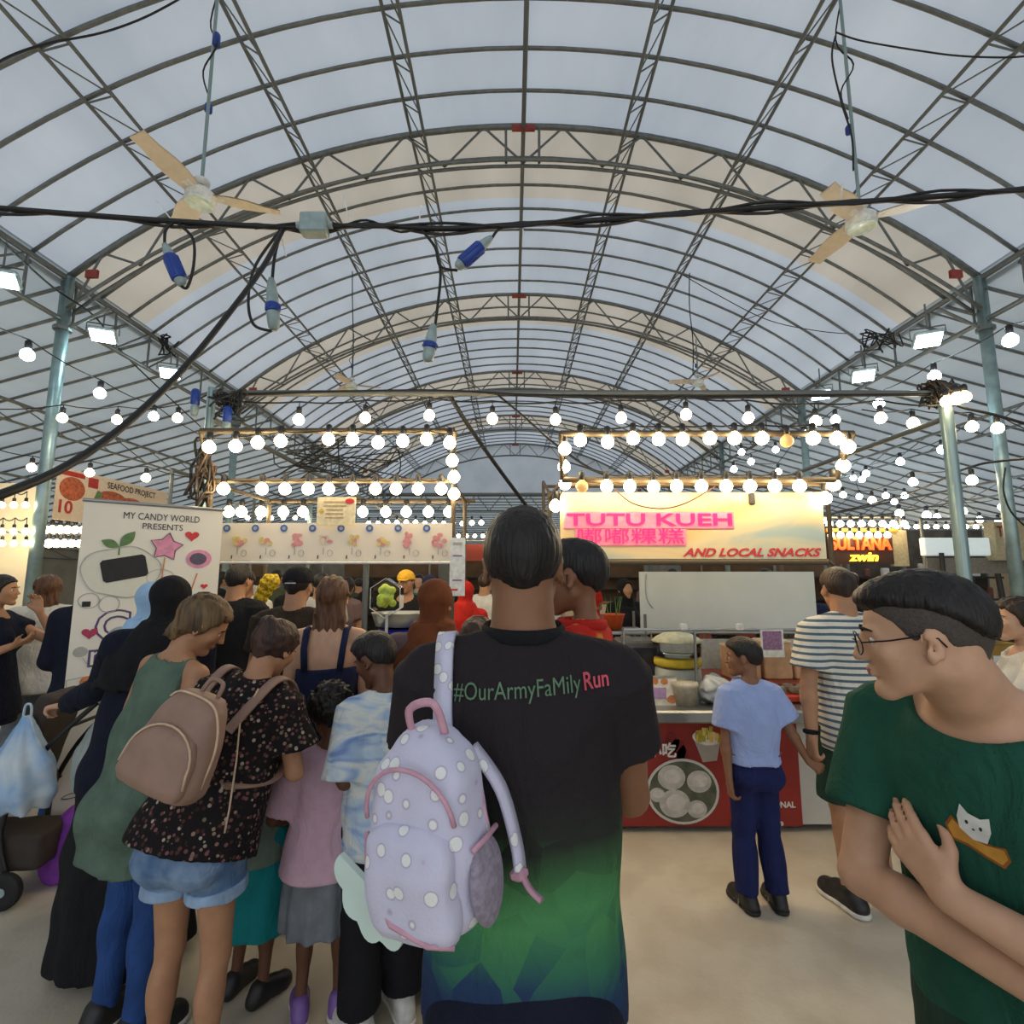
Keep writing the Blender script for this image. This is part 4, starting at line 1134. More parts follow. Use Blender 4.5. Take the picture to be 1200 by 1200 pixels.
ww = Xat(955,4.75,1.4)-Xat(750,4.75,1.4); z0, z1 = Zat(737,4.75), Zat(670,4.75)
MB().box((ww/2,0,(z0+z1)/2), (ww,.025,z1-z0)).build('sheet', WHITEM, wb)
for x in (.02, ww-.02): bar('leg', (x,.03,0), (x,.03,z1), .016, wb)
bar('rail', (0,-.02,z0-.03), (ww,-.02,z0-.03), .014, wb, STAIN)
MB().box((ww/2,.0,z0-.22), (ww,.02,.26)).build('lower_sheet', M('pale_sheet', (196,200,194), .5), wb)
MB().tube(smooth_path([(.06,-.02,z1-.02),(.05,-.02,z1-.12),(.06,-.02,z1-.25),(.11,-.02,z1-.33)]), .005, 5).build('cord', GREYP, wb, True)
sf = thing('rear_shelf', 'metal shelf with an orange basket at the left of the snack stall', 'shelf', (Xat(705,4.3,1.2), 4.3, 0))
for z in (.45, .9, Zat(739,4.3)-.02): MB().bbox((.18,.2,z), (.42,.42,.025), .004).build('shelf_board', STAIN, sf)
for x in (0,.36):
    for y in (0,.4): bar('upright', (x,y,0), (x,y,1.3), .012, sf)
bk = thing('orange_basket', 'orange basket of green stalks on the metal shelf', 'basket', (Xat(720,4.4,1.2), 4.45, Zat(739,4.3)))
MB().lathe([(.07,0),(.10,.12),(.105,.125),(.095,.12),(.066,.01)], 14).build('basket', ORANGE, bk, True)
for i in range(7):
    a = RNG.uniform(-.5,.5); MB().tube([(RNG.uniform(-.04,.04),0,.03), (a*.2, RNG.uniform(-.1,.1), .27)], [.006,.002], 4).build('stalk', M('green_stalk', (92,128,58), .6), bk)
bk2 = thing('orange_basket', 'empty orange basket on the lower shelf beneath the first', 'basket', (Xat(716,4.4,1.0), 4.45, .9125))
MB().lathe([(.08,0),(.11,.10),(.115,.105),(.105,.10),(.076,.01)], 14).build('basket', ORANGE, bk2, True)
cc_ = thing('cool_box', 'dark glass fronted cooker cabinet left of the cake stand', 'cooker', onct(748,790,4.05)); cc_.location.z = .806
MB().bbox((0,.05,.16), (.30,.3,.32), .015).build('body', M('cooker_steel', (112,104,96), .4, .5), cc_); MB().box((0,-.104,.16), (.24,.006,.22)).build('window', M('dark_window', (46,36,34), .15), cc_)

# ---- left stall: candy floss
LX0, LX1 = Xat(240, 3.9, 1.9), Xat(530, 3.9, 1.9)
lf = thing('stall_frame', 'bulb-lined metal frame of the candy stall behind the left crowd', 'frame', (LX0, 3.9, 0))
def lbar(a, b, r=.016, nm='bar', mat=FRAMEM): return bar(nm, Vector(a)-Vector((LX0,3.9,0)), Vector(b)-Vector((LX0,3.9,0)), r, lf, mat)
lz = Zat(505, 3.7); lm = Zat(563, 3.9); lw = Zat(587, 4.9)
AX0, AX1 = Xat(235,3.7,lz), Xat(533,3.7,lz)
lbar((AX0,3.7,lz), (AX1,3.7,lz), .022); lbar((LX0,3.92,lm), (LX1,3.92,lm), .02); lbar((LX0,4.9,lw), (LX1+.1,4.9,lw), .02)
lbar((AX0,3.7,lz), (LX0,3.92,lm)); lbar((AX1,3.7,lz), (LX1,3.92,lm))
for x in (LX0, LX1): lbar((x,3.93,0), (x,3.93,lm), .02, 'post'); lbar((x,4.9,0), (x,4.9,lw), .02, 'post'); lbar((x,3.93,lm-.02), (x,4.9,lw))
lbar((-1.12,3.96,0), (-1.12,3.96,Zat(657,3.9)), .022, 'post', STEEL)
lt = [(245,524),(276,523),(302,519),(329,517),(385,515),(413,515),(443,519),(472,517),(500,515),(527,519)]
light_string('string of bulbs along the top bar of the candy stall', px_list(lt, 3.66), GRP, BULB, .045, .07, True, .006, .01)
light_string('three bulbs down the right edge of the candy stall frame', [P(530,540,3.72), P(532,559,3.8), P(532,579,3.88)], GRP, BULB, .045, 0, True, .005, 0)
lmid = [262,307,334,361,385,413,440,464,490,517]
light_string('middle string of bulbs above the candy stall menu sheet', px_list(lmid, 3.86, 573), GRP, BULB, .045, .07, True, .006, .01)
lrear = [268,283,306,332,355,425,452,476,502,526]
light_string('rear string of bulbs behind the candy stall banner', px_list(lrear, 4.86, 600), GRP, BULB, .050, .08, True, .006, .01)

bn = thing('candy_banner', 'pale candy stall banner of eight panels with blue round badges', 'banner', (LX0, 3.88, Zat(657,3.88)))
bw_, bh_ = LX1-LX0, Zat(613,3.88)-Zat(657,3.88)
MB().box((bw_/2,.006,bh_/2), (bw_,.012,bh_)).build('vinyl', M('banner_vinyl', (238,226,206), .55, 0, .04, 3), bn)
bar('lower_rail', (0,-.0,-.015), (bw_,0,-.015), .012, bn, WHITEP)
FLOSS = [M('floss_yellow', (226,204,128), .6), M('floss_pink', (224,150,150), .6), M('floss_cream', (222,208,180), .6)]
pw_ = bw_/8.7
for i in range(8):
    x = .02+(i+.95)*pw_
    patch(ellipse(x-.05, bh_-.04, .028, .028, 16), BLUEPR, bn, -.004, .001, 'badge'); patch(ellipse(x-.05, bh_-.04, .013, .013, 10), GREYPR, bn, -.0055, .0008, 'badge')
    col = FLOSS[(0,0,1,2,0,0,1,1)[i]]
    for k in range(9):
        a = RNG.uniform(0, 2*PI); r = RNG.uniform(.01,.055); patch(ellipse(x+.04+r*math.cos(a), bh_*.52+r*math.sin(a)*1.1, RNG.uniform(.012,.024), RNG.uniform(.012,.022), 10), col if k%3 else FLOSS[1], bn, -.004-.0003*k, .0008, 'candy_print')
    stroke([(x+.04,bh_*.34),(x+.04,bh_*.16)], .004, GREYPR, bn, -.004)
    stroke(ellipse(x+.09, bh_*.2, .02, .025, 8), .0025, GREYPR, bn, -.004, closed=True)
    bar('eyelet', (x, -.006, .015), (x, .0, .04), .004, bn, DARKP)
ms = thing('menu_sheet', 'cream menu sheet hanging above the middle of the candy banner', 'menu', P(394,599,3.84))
MB().box((0,0,0), (.29,.006,.215)).build('paper', M('menu_cream', (246,228,186), .6), ms)
for k in range(5):
    w = RNG.uniform(.12,.2); MB().box((-.01,-.004,.07-.03*k), (w,.002,.010)).build('printed_line', M('menu_ink', (196,166,120), .7), ms)
patch(ellipse(.10,.075,.035,.022,12), REDP, ms, -.005, .001, 'badge'); patch(ellipse(-.11,.0,.02,.018,12), GOLDP, ms, -.005, .001, 'badge')
qs = thing('payment_sheet', 'tall white sheet hanging at the right end of the candy stall', 'notice', P(536,664,3.82))
MB().box((0,0,0), (.115,.004,.43)).build('paper', WHITEP, qs)
for z in (.08, -.10): MB().box((0,-.003,z), (.07,.002,.012)).build('printed_line', M('mauve_print', (150,116,150)), qs)
MB().box((-.02,-.003,-.17), (.05,.002,.014)).build('printed_line', REDP, qs); MB().box((.0,-.003,.17), (.07,.002,.02)).build('printed_line', GREYPR, qs)
lc = thing('counter', 'white candy stall counter hidden behind the crowd on the left', 'counter', (LX0+.1, 4.0, 0))
MB().box((bw_/2-.1,.3,.44), (bw_-.2,.6,.86)).build('cabinet', M('counter_white', (206,204,196)), lc); MB().bbox((bw_/2-.1,.3,.89), (bw_-.15,.66,.05), .01).build('worktop', STAIN, lc)
CBLUE = M('machine_blue', (30,44,150), .4)
for px, lb in ((304,'blue candy floss machine left of the man in the cap'), (468,'blue candy floss machine left of the brown headscarf')):
    m = thing('floss_machine', lb, 'machine', (Xat(px,4.2,1.1), 4.25, .915))
    MB().bbox((0,0,.14), (.34,.36,.28), .02).build('body', CBLUE, m); MB().lathe([(.05,.28),(.20,.30),(.235,.40),(.24,.405),(.225,.395),(.19,.31)], 20).build('bowl', STAIN, m, True)
    MB().tube([(0,0,.28),(0,0,.38)], .035, 10).build('spinner', DARKP, m)
hx = thing('floss_display', 'clear hexagonal case with yellow green candy floss', 'display', (Xat(455,4.05,1.45), 4.02, .915))
bar('stand', (0,0,0), (0,0,.40), .012, hx, WHITEP); MB().lathe([(.08,0),(.08,.012)], 14).build('foot', WHITEP, hx)
hexo = [(.13*math.sin(2*PI*k/6), .53+.15*math.cos(2*PI*k/6)) for k in range(6)]
MB().prism(hexo, -.07, .07).build('case', GLASS, hx)
stroke(hexo, .006, WHITEP, hx, -.07, 'rim', True)
F = Field()
for k in range(14): F.u(ell((RNG.uniform(-.045,.045), RNG.uniform(-.03,.03), .53+RNG.uniform(-.09,.09)), (.03,.03,.03)), .02)
put(F.mesh(.008, 'candy_floss', M('floss_green', (206,222,90), .8, 0, .25, 40)), 'candy_floss', hx)
ty = thing('candy_figure', 'yellow spotted candy floss cone held up behind the cap', 'candy', (Xat(308,4.1,1.5), 4.08, .915))
bar('stick', (0,0,0), (0,0,.45), .008, ty, WHITEP)
F = Field(); F.u(rc((-.05,0,.42), (.05,0,.64), .045, .06), .02); F.u(ell((.075,0,.66), (.06,.05,.06)), .03); F.noise(lambda x,y,z: .008*np.sin(60*x+40*z)*np.sin(55*z)); put(F.mesh(.009, 'floss', M('spotted_yellow', (236,206,30), .7, 0, .3, 55, rgb2=(120,96,20))), 'floss', ty)

# ---- roll-up banner
BX, BY = -2.60, 3.08; BD = Vector((.57, .49)); BWD = BD.length; BDN = BD/BWD
rbn = thing('roll_up_banner', 'tall white roll-up banner with candy drawings at the left', 'banner', (BX, BY, 0), math.atan2(BD.y, BD.x))
BHT = 2.07
def buv(px, py):
    r = (px-600)/600; s = 0; z = 1.6
    for _ in range(8):
        Y = BY+BDN.y*s; D = Y*math.cos(PITCH)+(z-CAMH)*math.sin(PITCH)
        z = P(600, py, Y).z
        s += (r*D-(BX+BDN.x*s))/(BDN.x-r*BDN.y)*.9
    return s, z
MB().box((BWD/2,0,BHT/2+.03), (BWD,.003,BHT-.06)).build('sheet', M('banner_white', (236,230,216), .5, 0, .03, 2), rbn)
MB().bbox((BWD/2,.0,.035), (BWD+.04,.10,.07), .012).build('base', M('roll_base', (170,160,146), .35, .7), rbn)
bar('top_bar', (-.01,0,BHT), (BWD+.01,0,BHT), .012, rbn, STAIN)
bar('rear_pole', (BWD/2,.03,.05), (BWD/2,.02,BHT), .010, rbn, STAIN)
for x in (.12, BWD-.12): MB().box((x,.0,.008), (.04,.34,.012)).build('foot', STAIN, rbn)
s_, z_ = buv(191,607); sign_text('MY CANDY WORLD', .062, BLACKM, rbn, s_, z_, -.004, 'lettering', .415)
s_, z_ = buv(191,618); sign_text('PRESENTS', .055, BLACKM, rbn, s_, z_, -.004, 'lettering', .22)
def bshape(fn, px, py, *a, mat=BLACKM, y=-.004, name='print'):
    s, z = buv(px, py); return patch(fn(s, z, *a), mat, rbn, y, .001, name)
PALEG = M('pale_green_print', (222,220,204), .6, 0, .02)
s_, z_ = buv(143,670)
body_ = [(s_+.20*math.cos(a)*(1+.05*math.sin(3*a)), z_+.155*math.sin(a)*(1+.06*math.cos(5*a))) for a in [2*PI*k/36 for k in range(36)]]
patch(body_, PALEG, rbn, -.004, .001, 'floss_print'); stroke(body_, .004, GREYPR, rbn, -.006, 'outline', True)
s_, z_ = buv(146,666); ca, sa = math.cos(.22), math.sin(.22)
patch([(s_+x*ca-z*sa, z_+x*sa+z*ca) for x, z in [(-.115,-.055),(-.10,-.07),(.10,-.07),(.115,-.055),(.115,.055),(.10,.07),(-.10,.07),(-.115,.055)]], BLACKM, rbn, -.0065, .001, 'dark_panel_print')
s_, z_ = buv(140,641)
def leafp(cx, cz, a, L, w): return [(cx+L*t*math.cos(a)-w*math.sin(PI*t)*sg*math.sin(a), cz+L*t*math.sin(a)+w*math.sin(PI*t)*sg*math.cos(a)) for sg, ts in ((1, [k/8 for k in range(9)]), (-1, [1-k/8 for k in range(1,8)])) for t in ts]
patch(leafp(s_, z_, .95, .125, .030), GREENP, rbn, -.005, .001, 'leaf_print'); patch(leafp(s_, z_, 2.75, .10, .026), GREENP, rbn, -.005, .001, 'leaf_print'); stroke([(s_,z_-.05),(s_,z_)], .006, GREENP, rbn, -.005)
bshape(star, 195, 641, .095, .12, .58, mat=PINKP, name='star_print')
s_, z_ = buv(195,641); stroke(star(s_, z_, .095, .12, .58), .003, BLACKM, rbn, -.006, 'outline', True); stroke([(s_-.005,z_-.07),(s_-.01,z_-.20)], .004, ORP, rbn, -.005)
bshape(heart, 225, 628, .042, mat=REDP); bshape(heart, 239, 687, .022, mat=REDP); bshape(heart, 105, 742, .040, mat=M('rose_print', (178,58,92), .6))
bshape(ellipse, 233, 655, .075, .062, mat=PINKP, name='lollipop_print'); bshape(ellipse, 232, 655, .05, .040, mat=M('slate_print', (92,88,104), .6), y=-.0055, name='lollipop_print')
s_, z_ = buv(231,672); stroke([(s_,z_),(s_-.03,z_-.12)], .005, ORP, rbn)
s_, z_ = buv(188,677); stroke(ellipse(s_, z_, .075, .055, 16), .003, GREYPR, rbn, -.004, 'outline', True)
for px, py, w, h_ in ((104,704,.05,.045), (128,708,.05,.05)):
    s_, z_ = buv(px, py); stroke(ellipse(s_, z_, w, h_, 14), .003, GREYPR, rbn, -.004, 'outline', True)
s_, z_ = buv(101,708); patch([(s_-.02,z_-.016),(s_+.02,z_-.016),(s_+.02,z_+.016),(s_-.02,z_+.016)], BLACKM, rbn)
s_, z_ = buv(132,735); 
m_ = text_mesh('C', .24, offset=.014); m_.materials.append(PURP); put(m_, 'lettering', rbn, (s_,-.004,z_), (PI/2,0,0)); m_ = text_mesh('C', .24, offset=.002); m_.materials.append(MATS['banner_white']); put(m_, 'lettering', rbn, (s_,-.006,z_), (PI/2,0,0))
s_, z_ = buv(224,706); m_ = text_mesh('n', .20, offset=.012); m_.materials.append(PURP); put(m_, 'lettering', rbn, (s_,-.004,z_), (PI/2,0,0)); m_ = text_mesh('n', .20, offset=.0); m_.materials.append(MATS['banner_white']); put(m_, 'lettering', rbn, (s_,-.006,z_), (PI/2,0,0))
s_, z_ = buv(120,768); m_ = text_mesh('m', .17, offset=.012); m_.materials.append(PURP); put(m_, 'lettering', rbn, (s_,-.004,z_), (PI/2,0,0)); m_ = text_mesh('m', .17, offset=.0); m_.materials.append(MATS['banner_white']); put(m_, 'lettering', rbn, (s_,-.006,z_), (PI/2,0,0))
bshape(ellipse, 94, 764, .034, .030, mat=GREYPR, name='lollipop_print'); s_, z_ = buv(97,771); stroke([(s_,z_),(s_+.03,z_-.05)], .004, GREYPR, rbn)
bshape(ellipse, 102, 799, .036, .034, mat=ORP, name='sweet_print'); bshape(ellipse, 103, 801, .018, .016, mat=REDP, y=-.0055, name='sweet_print')
s_, z_ = buv(92,806); stroke([(s_-.05,z_-.06),(s_-.06,z_+.05),(s_+.02,z_+.06)], .003, GREYPR, rbn)
bshape(ellipse, 240, 715, .03, .035, mat=ORP, name='sweet_print')
for px, py, m2 in ((84,952,'rose_print'), (72,978,'rose_print'), (58,988,'rose_print'), (86,965,'rose_print')): bshape(heart, px, py, .026 if py < 960 else .018, mat=MATS[m2])
for px, py in ((66,967), (74,989), (90,975)): bshape(ellipse, px, py, .022, .012, mat=GREYPR, name='sweet_print')
s_, z_ = buv(88,931); stroke(ellipse(s_, z_, .06, .014, 12, .1), .004, BLACKM, rbn, -.004, 'outline', True)

# ---- rail, posts and overhead strings between the two stalls
rail = thing('rail_frame', 'grey horizontal rail across the aisle at the front of the stalls', 'rail', (-2.62, 4.3, 0))
RZ = Zat(461, 4.3)
XPR = 3.77
bar('rail', (0,0,RZ), (XPR+2.62,0,RZ), .028, rail); bar('post', (XPR+2.62,0,0), (XPR+2.62,0,RZ+.06), .052, rail, POLE); bar('post', (.0,0,0), (0,0,RZ+.05), .035, rail, POLE)
bar('side_rail', (XPR+2.62,0,RZ-.22), (XPR+2.62,9,RZ-.22), .026, rail); bar('side_rail', (0,0,RZ-.22), (0,9,RZ-.22), .026, rail)
MB().bbox((XPR+2.62,-.03,RZ+.02), (.18,.12,.10), .02).build('lamp_box', DARKP, rail)
for i in range(26):
    MB().tube(smooth_path([(XPR+2.62+RNG.uniform(-.18,.10), RNG.uniform(-.12,.1), RZ+RNG.uniform(-.12,.12)) for _ in range(4)], 4), .008, 5).build('cable_loop', BLACKC if i % 3 else M('brown_tape', (70,52,36), .6), rail, True)
bulb((XPR+2.60,-.14,RZ-.10), rail, BULB, .05); bulb((XPR+2.68,-.13,RZ-.08), rail, BULB, .045); bulb((XPR+2.52,-.13,RZ-.12), rail, BULB, .045)
os_ = [(350,492),(428,490),(503,487),(577,491),(651,492),(728,490),(804,486),(877,490),(956,494),(1032,490)]
light_string('string of bulbs hanging from the rail across the aisle', px_list(os_, 4.24), 'festoon strings overhead', BULB, .046, .16, True, .008, .02, (P(262,468,4.24), P(1105,475,4.24)))

def fest(label, pts, Y, mat=BULBC, r=.05, ends=None, hang=.14):
    pp = [P(p[0], p[1], p[2] if len(p) > 2 else Y) for p in pts]
    return light_string(label, pp, 'festoon strings overhead', mat, r, hang, True, .006, .03, ends)
fest('cool white festoon along the left aisle left of the pillar lamp', [(32,416,4.2),(117,461,4.97),(180,488,5.7)], 0, BULBC, .052, (P(-60,350,3.5), P(245,515,7)))
fest('festoon crossing the left aisle behind the steel pole', [(73,490),(137,492),(208,490)], 5.0, BULB, .045, (P(-30,478,5), P(250,458,5)))
fest('lower festoon crossing the left aisle above the seafood banner', [(37,548),(105,554),(171,560)], 6.0, BULB, .048, (P(-20,520,6), P(232,560,6)))
fest('cool white festoon along the right aisle beside the right pole', [(1184,399,4.2),(1095,441,4.98),(1030,473,5.7),(979,492,6.4)], 0, BULBC, .056, (P(1260,350,3.5), P(930,510,7.2)))
fest('festoon crossing the right aisle in front of the right pole', [(1169,502),(1139,500),(1070,496)], 4.7, BULB, .05, (P(1250,520,4.7), P(1010,480,4.7)))
fest('second festoon along the right aisle behind the bare post', [(1139,563,5.5),(1070,565,6.5),(1022,586,7.5),(988,580,8.5)], 0, BULB, .052)
fest('third festoon far along the right aisle', [(1104,527,7),(1055,541,8),(1015,555,9),(1010,562,10)], 0, BULBC, .058)
fest('far festoon over the dark stall at the right', [(1175,594),(1128,599),(1086,604),(1054,602)], 8.0, BULBC, .06)
fest('farther festoon behind the bare post on the right', [(1170,612),(1148,609),(1120,586),(1098,606),(1060,581),(1038,581)], 10.0, BULBC, .06)
fest('deep festoon over the right aisle near the orange sign', [(982,556),(1000,560),(1007,582),(966,610),(1048,588)], 11.0, BULBC, .06)
far = [1072+7*i for i in range(15)]
fest('dense far string of small bulbs above the white lightbox', [(x, 624+1.2*math.sin(x)) for x in far], 13.0, BULB, .055)
fest('far string of small bulbs beyond the candy stall', [(432+11*i, 613+RNG.uniform(-1,1)) for i in range(13)], 10.5, BULB, .05)
fest('far string of small bulbs behind the candy stall at the left', [(290+14*i, 607) for i in range(9)], 12, BULB, .05)
fest('two far strings seen under the right stall bulbs', [(869,530),(909,527),(880,541),(860,550),(912,553),(943,508)], 8.0, BULBC, .05)
# ---- heavy cable across the front with hanging connectors
KY = 1.9
pc = thing('power_cable', 'thick black cable bundle across the whole front with hanging blue connectors', 'cable', P(370, 262, KY))
O_ = Vector(pc.location)
def K(px, py, Y=KY, dy=0): return P(px, py, Y) + Vector((0, dy, 0)) - O_
main = [(-60,240),(0,244),(100,252),(200,259),(300,265),(370,267),(430,264),(520,268),(610,263),(700,258),(800,250),(900,243),(1000,237),(1100,230),(1200,222),(1270,217)]
MB().tube(smooth_path([K(*p) for p in main], 4), .0115, 7).build('sheath', BLACKC, pc, True)
MB().tube(smooth_path([K(p[0], p[1]+(5 if i % 2 else -4), KY, .01) for i, p in enumerate(main)], 4), .007, 6).build('sheath', M('dark_cable', (44,40,40), .5), pc, True)
MB().tube(smooth_path([K(p[0], p[1]+(-5 if i % 2 else 4), KY, -.008) for i, p in enumerate(main[4:])], 4), .006, 6).build('sheath', BLACKC, pc, True)
MB().bbox(K(370,266) + Vector((0,-.01,0)), (.105,.06,.085), .006).build('junction_box', GREYP, pc)
for dx in (-.06, .06): MB().tube([K(370,266)+Vector((dx-.012,-.01,0)), K(370,266)+Vector((dx+.012,-.01,0))], .014, 8).build('gland', GREYP, pc)
for px, py, dx, dy in ((203,260,-20,-25),(327,266,8,34),(411,262,-10,-35),(491,266,2,-26),(793,250,2,-8),(612,264,2,12),(985,238,2,-22)):
    MB().tube([K(px,py), K(px+dx,py+dy)], .003, 4).build('zip_tie', WHITEP, pc)
def connector(a, b, body, blue=.5, flip=False):
    a = Vector(a); b = Vector(b); d = b-a; L = d.length; R = d.to_track_quat('Z', 'Y').to_matrix()
    c = MB().lathe([(.010,0),(.016,.02),(.021,L*.30),(.024,L*.5),(.024,L*.82),(.020,L*.95),(.012,L)], 12, a, R).build('connector', body, pc, True)
    k0, k1 = (.30,.86) if blue > .3 else (.50,.66)
    MB().lathe([(.0255,L*k0),(.0285,L*(k0+.03)),(.0285,L*(k1-.03)),(.0255,L*k1)], 12, a, R).build('blue_collar', BLUEP if blue else GREYP, c, True)
    for q in range(4):
        an = q*PI/2; MB().tube([a+R@Vector((.028*math.cos(an),.028*math.sin(an),L*(k0+.05))), a+R@Vector((.028*math.cos(an),.028*math.sin(an),L*(k1-.05)))], .004, 4).build('rib', BLUEP if blue else GREYP, c)
    return c
connector(K(193,286), K(214,335), GREYP, 1); connector(K(318,326), K(321,387), GREYP, .2); connector(K(576,278), K(535,314), GREYP, 1); connector(K(508,380), K(501,424), GREYP, .2)
def wire(pts, r=.006): MB().tube(smooth_path([K(*p) for p in pts], 5), r, 6).build('lead', BLACKC, pc, True)
wire([(203,261),(194,270),(193,288)]); wire([(208,261),(226,280),(227,310),(220,336),(213,336)]); wire([(330,268),(300,310),(291,350),(297,380),(318,388)]); wire([(330,268),(322,300),(319,328)])
wire([(493,268),(510,290),(516,312),(536,317)]); wire([(576,280),(586,268),(610,264)]); wire([(515,310),(516,330),(510,382)]); wire([(400,266),(430,258),(470,272),(500,262)], .005)
MB().tube(smooth_path([K(332,268,1.9), K(310,310,1.75), K(270,365,1.6), K(215,432,1.45), K(150,495,1.30), K(80,545,1.15), K(0,580,1.0), K(-70,600,.92)], 6), .0095, 8).build('sheath', BLACKC, pc, True)
# ---- ceiling fans
FANM = M('fan_cream', (224,212,194), .4, 0, .04); FANW = M('fan_white', (232,232,226), .35)
def fan(px, py, Y, rodpx, rodpy, label, ang, nblade=3):
    c = P(px, py, Y); f = thing('ceiling_fan', label, 'fan', c)
    zr = ZA-RAD+math.sqrt(max(RAD**2-(c.x-XC)**2, .1))-c.z
    bar('rod', (0,0,.04), (0,0,zr), .012, f, POLE)
    MB().lathe([(.001,-.022),(.045,-.024),(.072,-.036),(.082,-.052),(.092,-.054),(.10,-.03),(.10,.02),(.07,.05),(.03,.07),(.012,.08)], 28).build('motor', FANW, f, True)
    MB().lathe([(.080,-.052),(.088,-.060),(.096,-.052),(.094,-.044)], 28).build('rim', M('fan_rim', (220,240,236), .3), f, True)
    MB().lathe([(.012,.16),(.05,.13),(.055,.11),(.012,.10)], 16).build('canopy', FANW, f, True)
    for k in range(nblade):
        a = ang+2*PI*k/nblade
        b = MB(); b.grid(lambda u, v: (.08+.44*u, (v-.5)*(.10+.05*math.sin(PI*min(u*1.3,1)))-.0, .012+.03*(v-.5)+.0), 8, 4)
        n0 = len(b.v); b.v += [(x, y, z+.008) for x, y, z in b.v[:n0]]; b.f += [tuple(i+n0 for i in reversed(q)) for q in list(b.f)]
        bl = b.build('blade', FANM, f, True, None, (0,0,a)); MB().box((.10,0,.012), (.10,.05,.012)).build('blade_arm', FANW, bl)
    w = smooth_path([(.05,0,zr-.1),(-.05,.02,zr*.72),(.04,-.02,zr*.6),(-.06,.0,zr*.5),(-.01,.02,zr*.40)], 5)
    MB().tube(w, .006, 5).build('lead', BLACKC, f, True)
    MB().lathe([(.012,0),(.026,.01),(.026,.06),(.012,.08)], 10, (-.01,.02,zr*.34)).build('plug', BLUEP, f, True)
    if rodpx: MB().lathe([(.012,0),(.026,.01),(.026,.10),(.012,.12)], 10, (.02,.0,zr*.60)).build('plug', BLUEP, f, True)
fan(235, 231, 3.35, 1, 0, 'ceiling fan on a long rod at the upper left', 2.45)
fan(1009, 259, 3.45, 0, 0, 'ceiling fan on a long rod at the upper right', 3.75)
fan(412, 452, 9.0, 0, 0, 'small distant ceiling fan above the candy stall', .3)
fan(818, 448, 9.0, 0, 0, 'small distant ceiling fan above the snack stall', 1.0)
# loose wires in the roof
def roofwire(label, pts, r=.007):
    pp = [P(*p) for p in pts]; c = thing('roof_cable', label, 'cable', pp[0]); o = Vector(pp[0])
    MB().tube(smooth_path([p-o for p in pp], 6), r, 5).build('sheath', BLACKC, c, True)
roofwire('black cable sagging across the upper left roof corner', [(-20,82,2.6),(20,62,2.7),(60,50,2.8),(120,38,3.0),(170,20,3.1),(215,-4,3.2)])
roofwire('black cable between the purlins at the upper right', [(980,38,3.2),(1010,48,3.2),(1080,60,3.1),(1130,66,3.0),(1190,67,2.9),(1230,60,2.8)], .006)
roofwire('pair of leads hanging from the purlin above the right fan', [(979,42,3.3),(975,70,3.3),(986,120,3.35),(998,160,3.4),(1000,200,3.42)], .007)
roofwire('thin wire drooping through the right roof bay', [(800,322,6.5),(840,345,6.6),(900,375,6.8),(960,388,7.0),(1010,392,7.0)], .006)
roofwire('thin wire hanging down from the left middle purlin', [(413,318,6.5),(413,350,6.5),(414,400,6.5),(413,440,6.6)], .007)
roofwire('thin wire hanging down from the right middle purlin', [(808,320,6.5),(808,360,6.5),(812,400,6.5),(812,440,6.6)], .007)
roofwire('thick cable dropping from the rail behind the tall man', [(524,458,4.3),(540,485,4.4),(560,515,4.6),(585,550,4.9),(615,590,5.3),(640,620,5.6)], .020)
roofwire('second cable dropping from the rail towards the neon stall', [(580,460,4.3),(610,485,4.2),(650,520,3.9),(690,548,3.6),(712,555,3.45)], .010)
roofwire('pair of cables lying along the rail over the aisle', [(250,463,4.28),(400,459,4.28),(520,458,4.28),(640,464,4.28),(800,466,4.28),(960,464,4.28),(1090,462,4.28)], .014)
roofwire('cable running from the post lamp out to the right', [(1105,468,4.2),(1130,478,4.2),(1165,486,4.1),(1230,505,3.9)], .012)
roofwire('black cable drooping beside the right steel pole', [(1250,535,4.0),(1175,540,4.6),(1130,550,5.0),(1060,580,6.5),(980,600,9.0)], .012)
roofwire('cable loop hanging against the right steel pole', [(1178,548,4.8),(1176,575,4.8),(1185,600,4.8),(1205,620,4.8)], .008)
roofwire('long cable along the left valley truss', [(-20,262,3.6),(60,335,4.8),(112,372,5.4),(150,420,6.5),(235,500,9.0)], .010)
def tangle(label, px, py, Y, sx, sy, n, r, seed, mats=(BLACKC,), k=5):
    g = random.Random(seed); c0 = P(px, py, Y); c = thing('cable_tangle', label, 'cables', c0)
    for i in range(n):
        pts = [(g.uniform(-sx,sx), g.uniform(-.08,.08), g.uniform(-sy,sy)) for _ in range(k)]
        MB().tube(smooth_path(pts, 5), r, 5).build('lead', mats[i % len(mats)], c, True)
    return c
DC = MATS['dark_cable']
tg = tangle('tangle of cables and blue plugs at the top left of the candy stall', 268, 475, 4.2, .14, .13, 12, .009, 3, (BLACKC, DC))
for x, z in ((-.30,.05),(-.02,-.10)):
    MB().lathe([(.02,-.08),(.036,-.06),(.036,.05),(.022,.07)], 10, (x+.05,-.06,z)).build('plug', BLUEP, tg, True); MB().lathe([(.022,-.16),(.030,-.13),(.032,-.07)], 10, (x+.05,-.06,z)).build('plug_shell', GREYP, tg, True)
tangle('bundle of cables running down the left post of the candy stall', 236, 555, 3.8, .07, .28, 14, .010, 5, (BLACKC, DC, MATS['brown_tape']), 4)
tangle('dense tangle of cables seen between the candy stall bulb rows', 395, 540, 6.0, .80, .30, 8, .008, 8, (BLACKC, DC))
tangle('coil of cable hung on the left valley truss', 196, 405, 6.6, .10, .14, 6, .010, 11)
tangle('coils of cable hung on the right valley truss', 1030, 398, 6.0, .26, .17, 7, .008, 13)

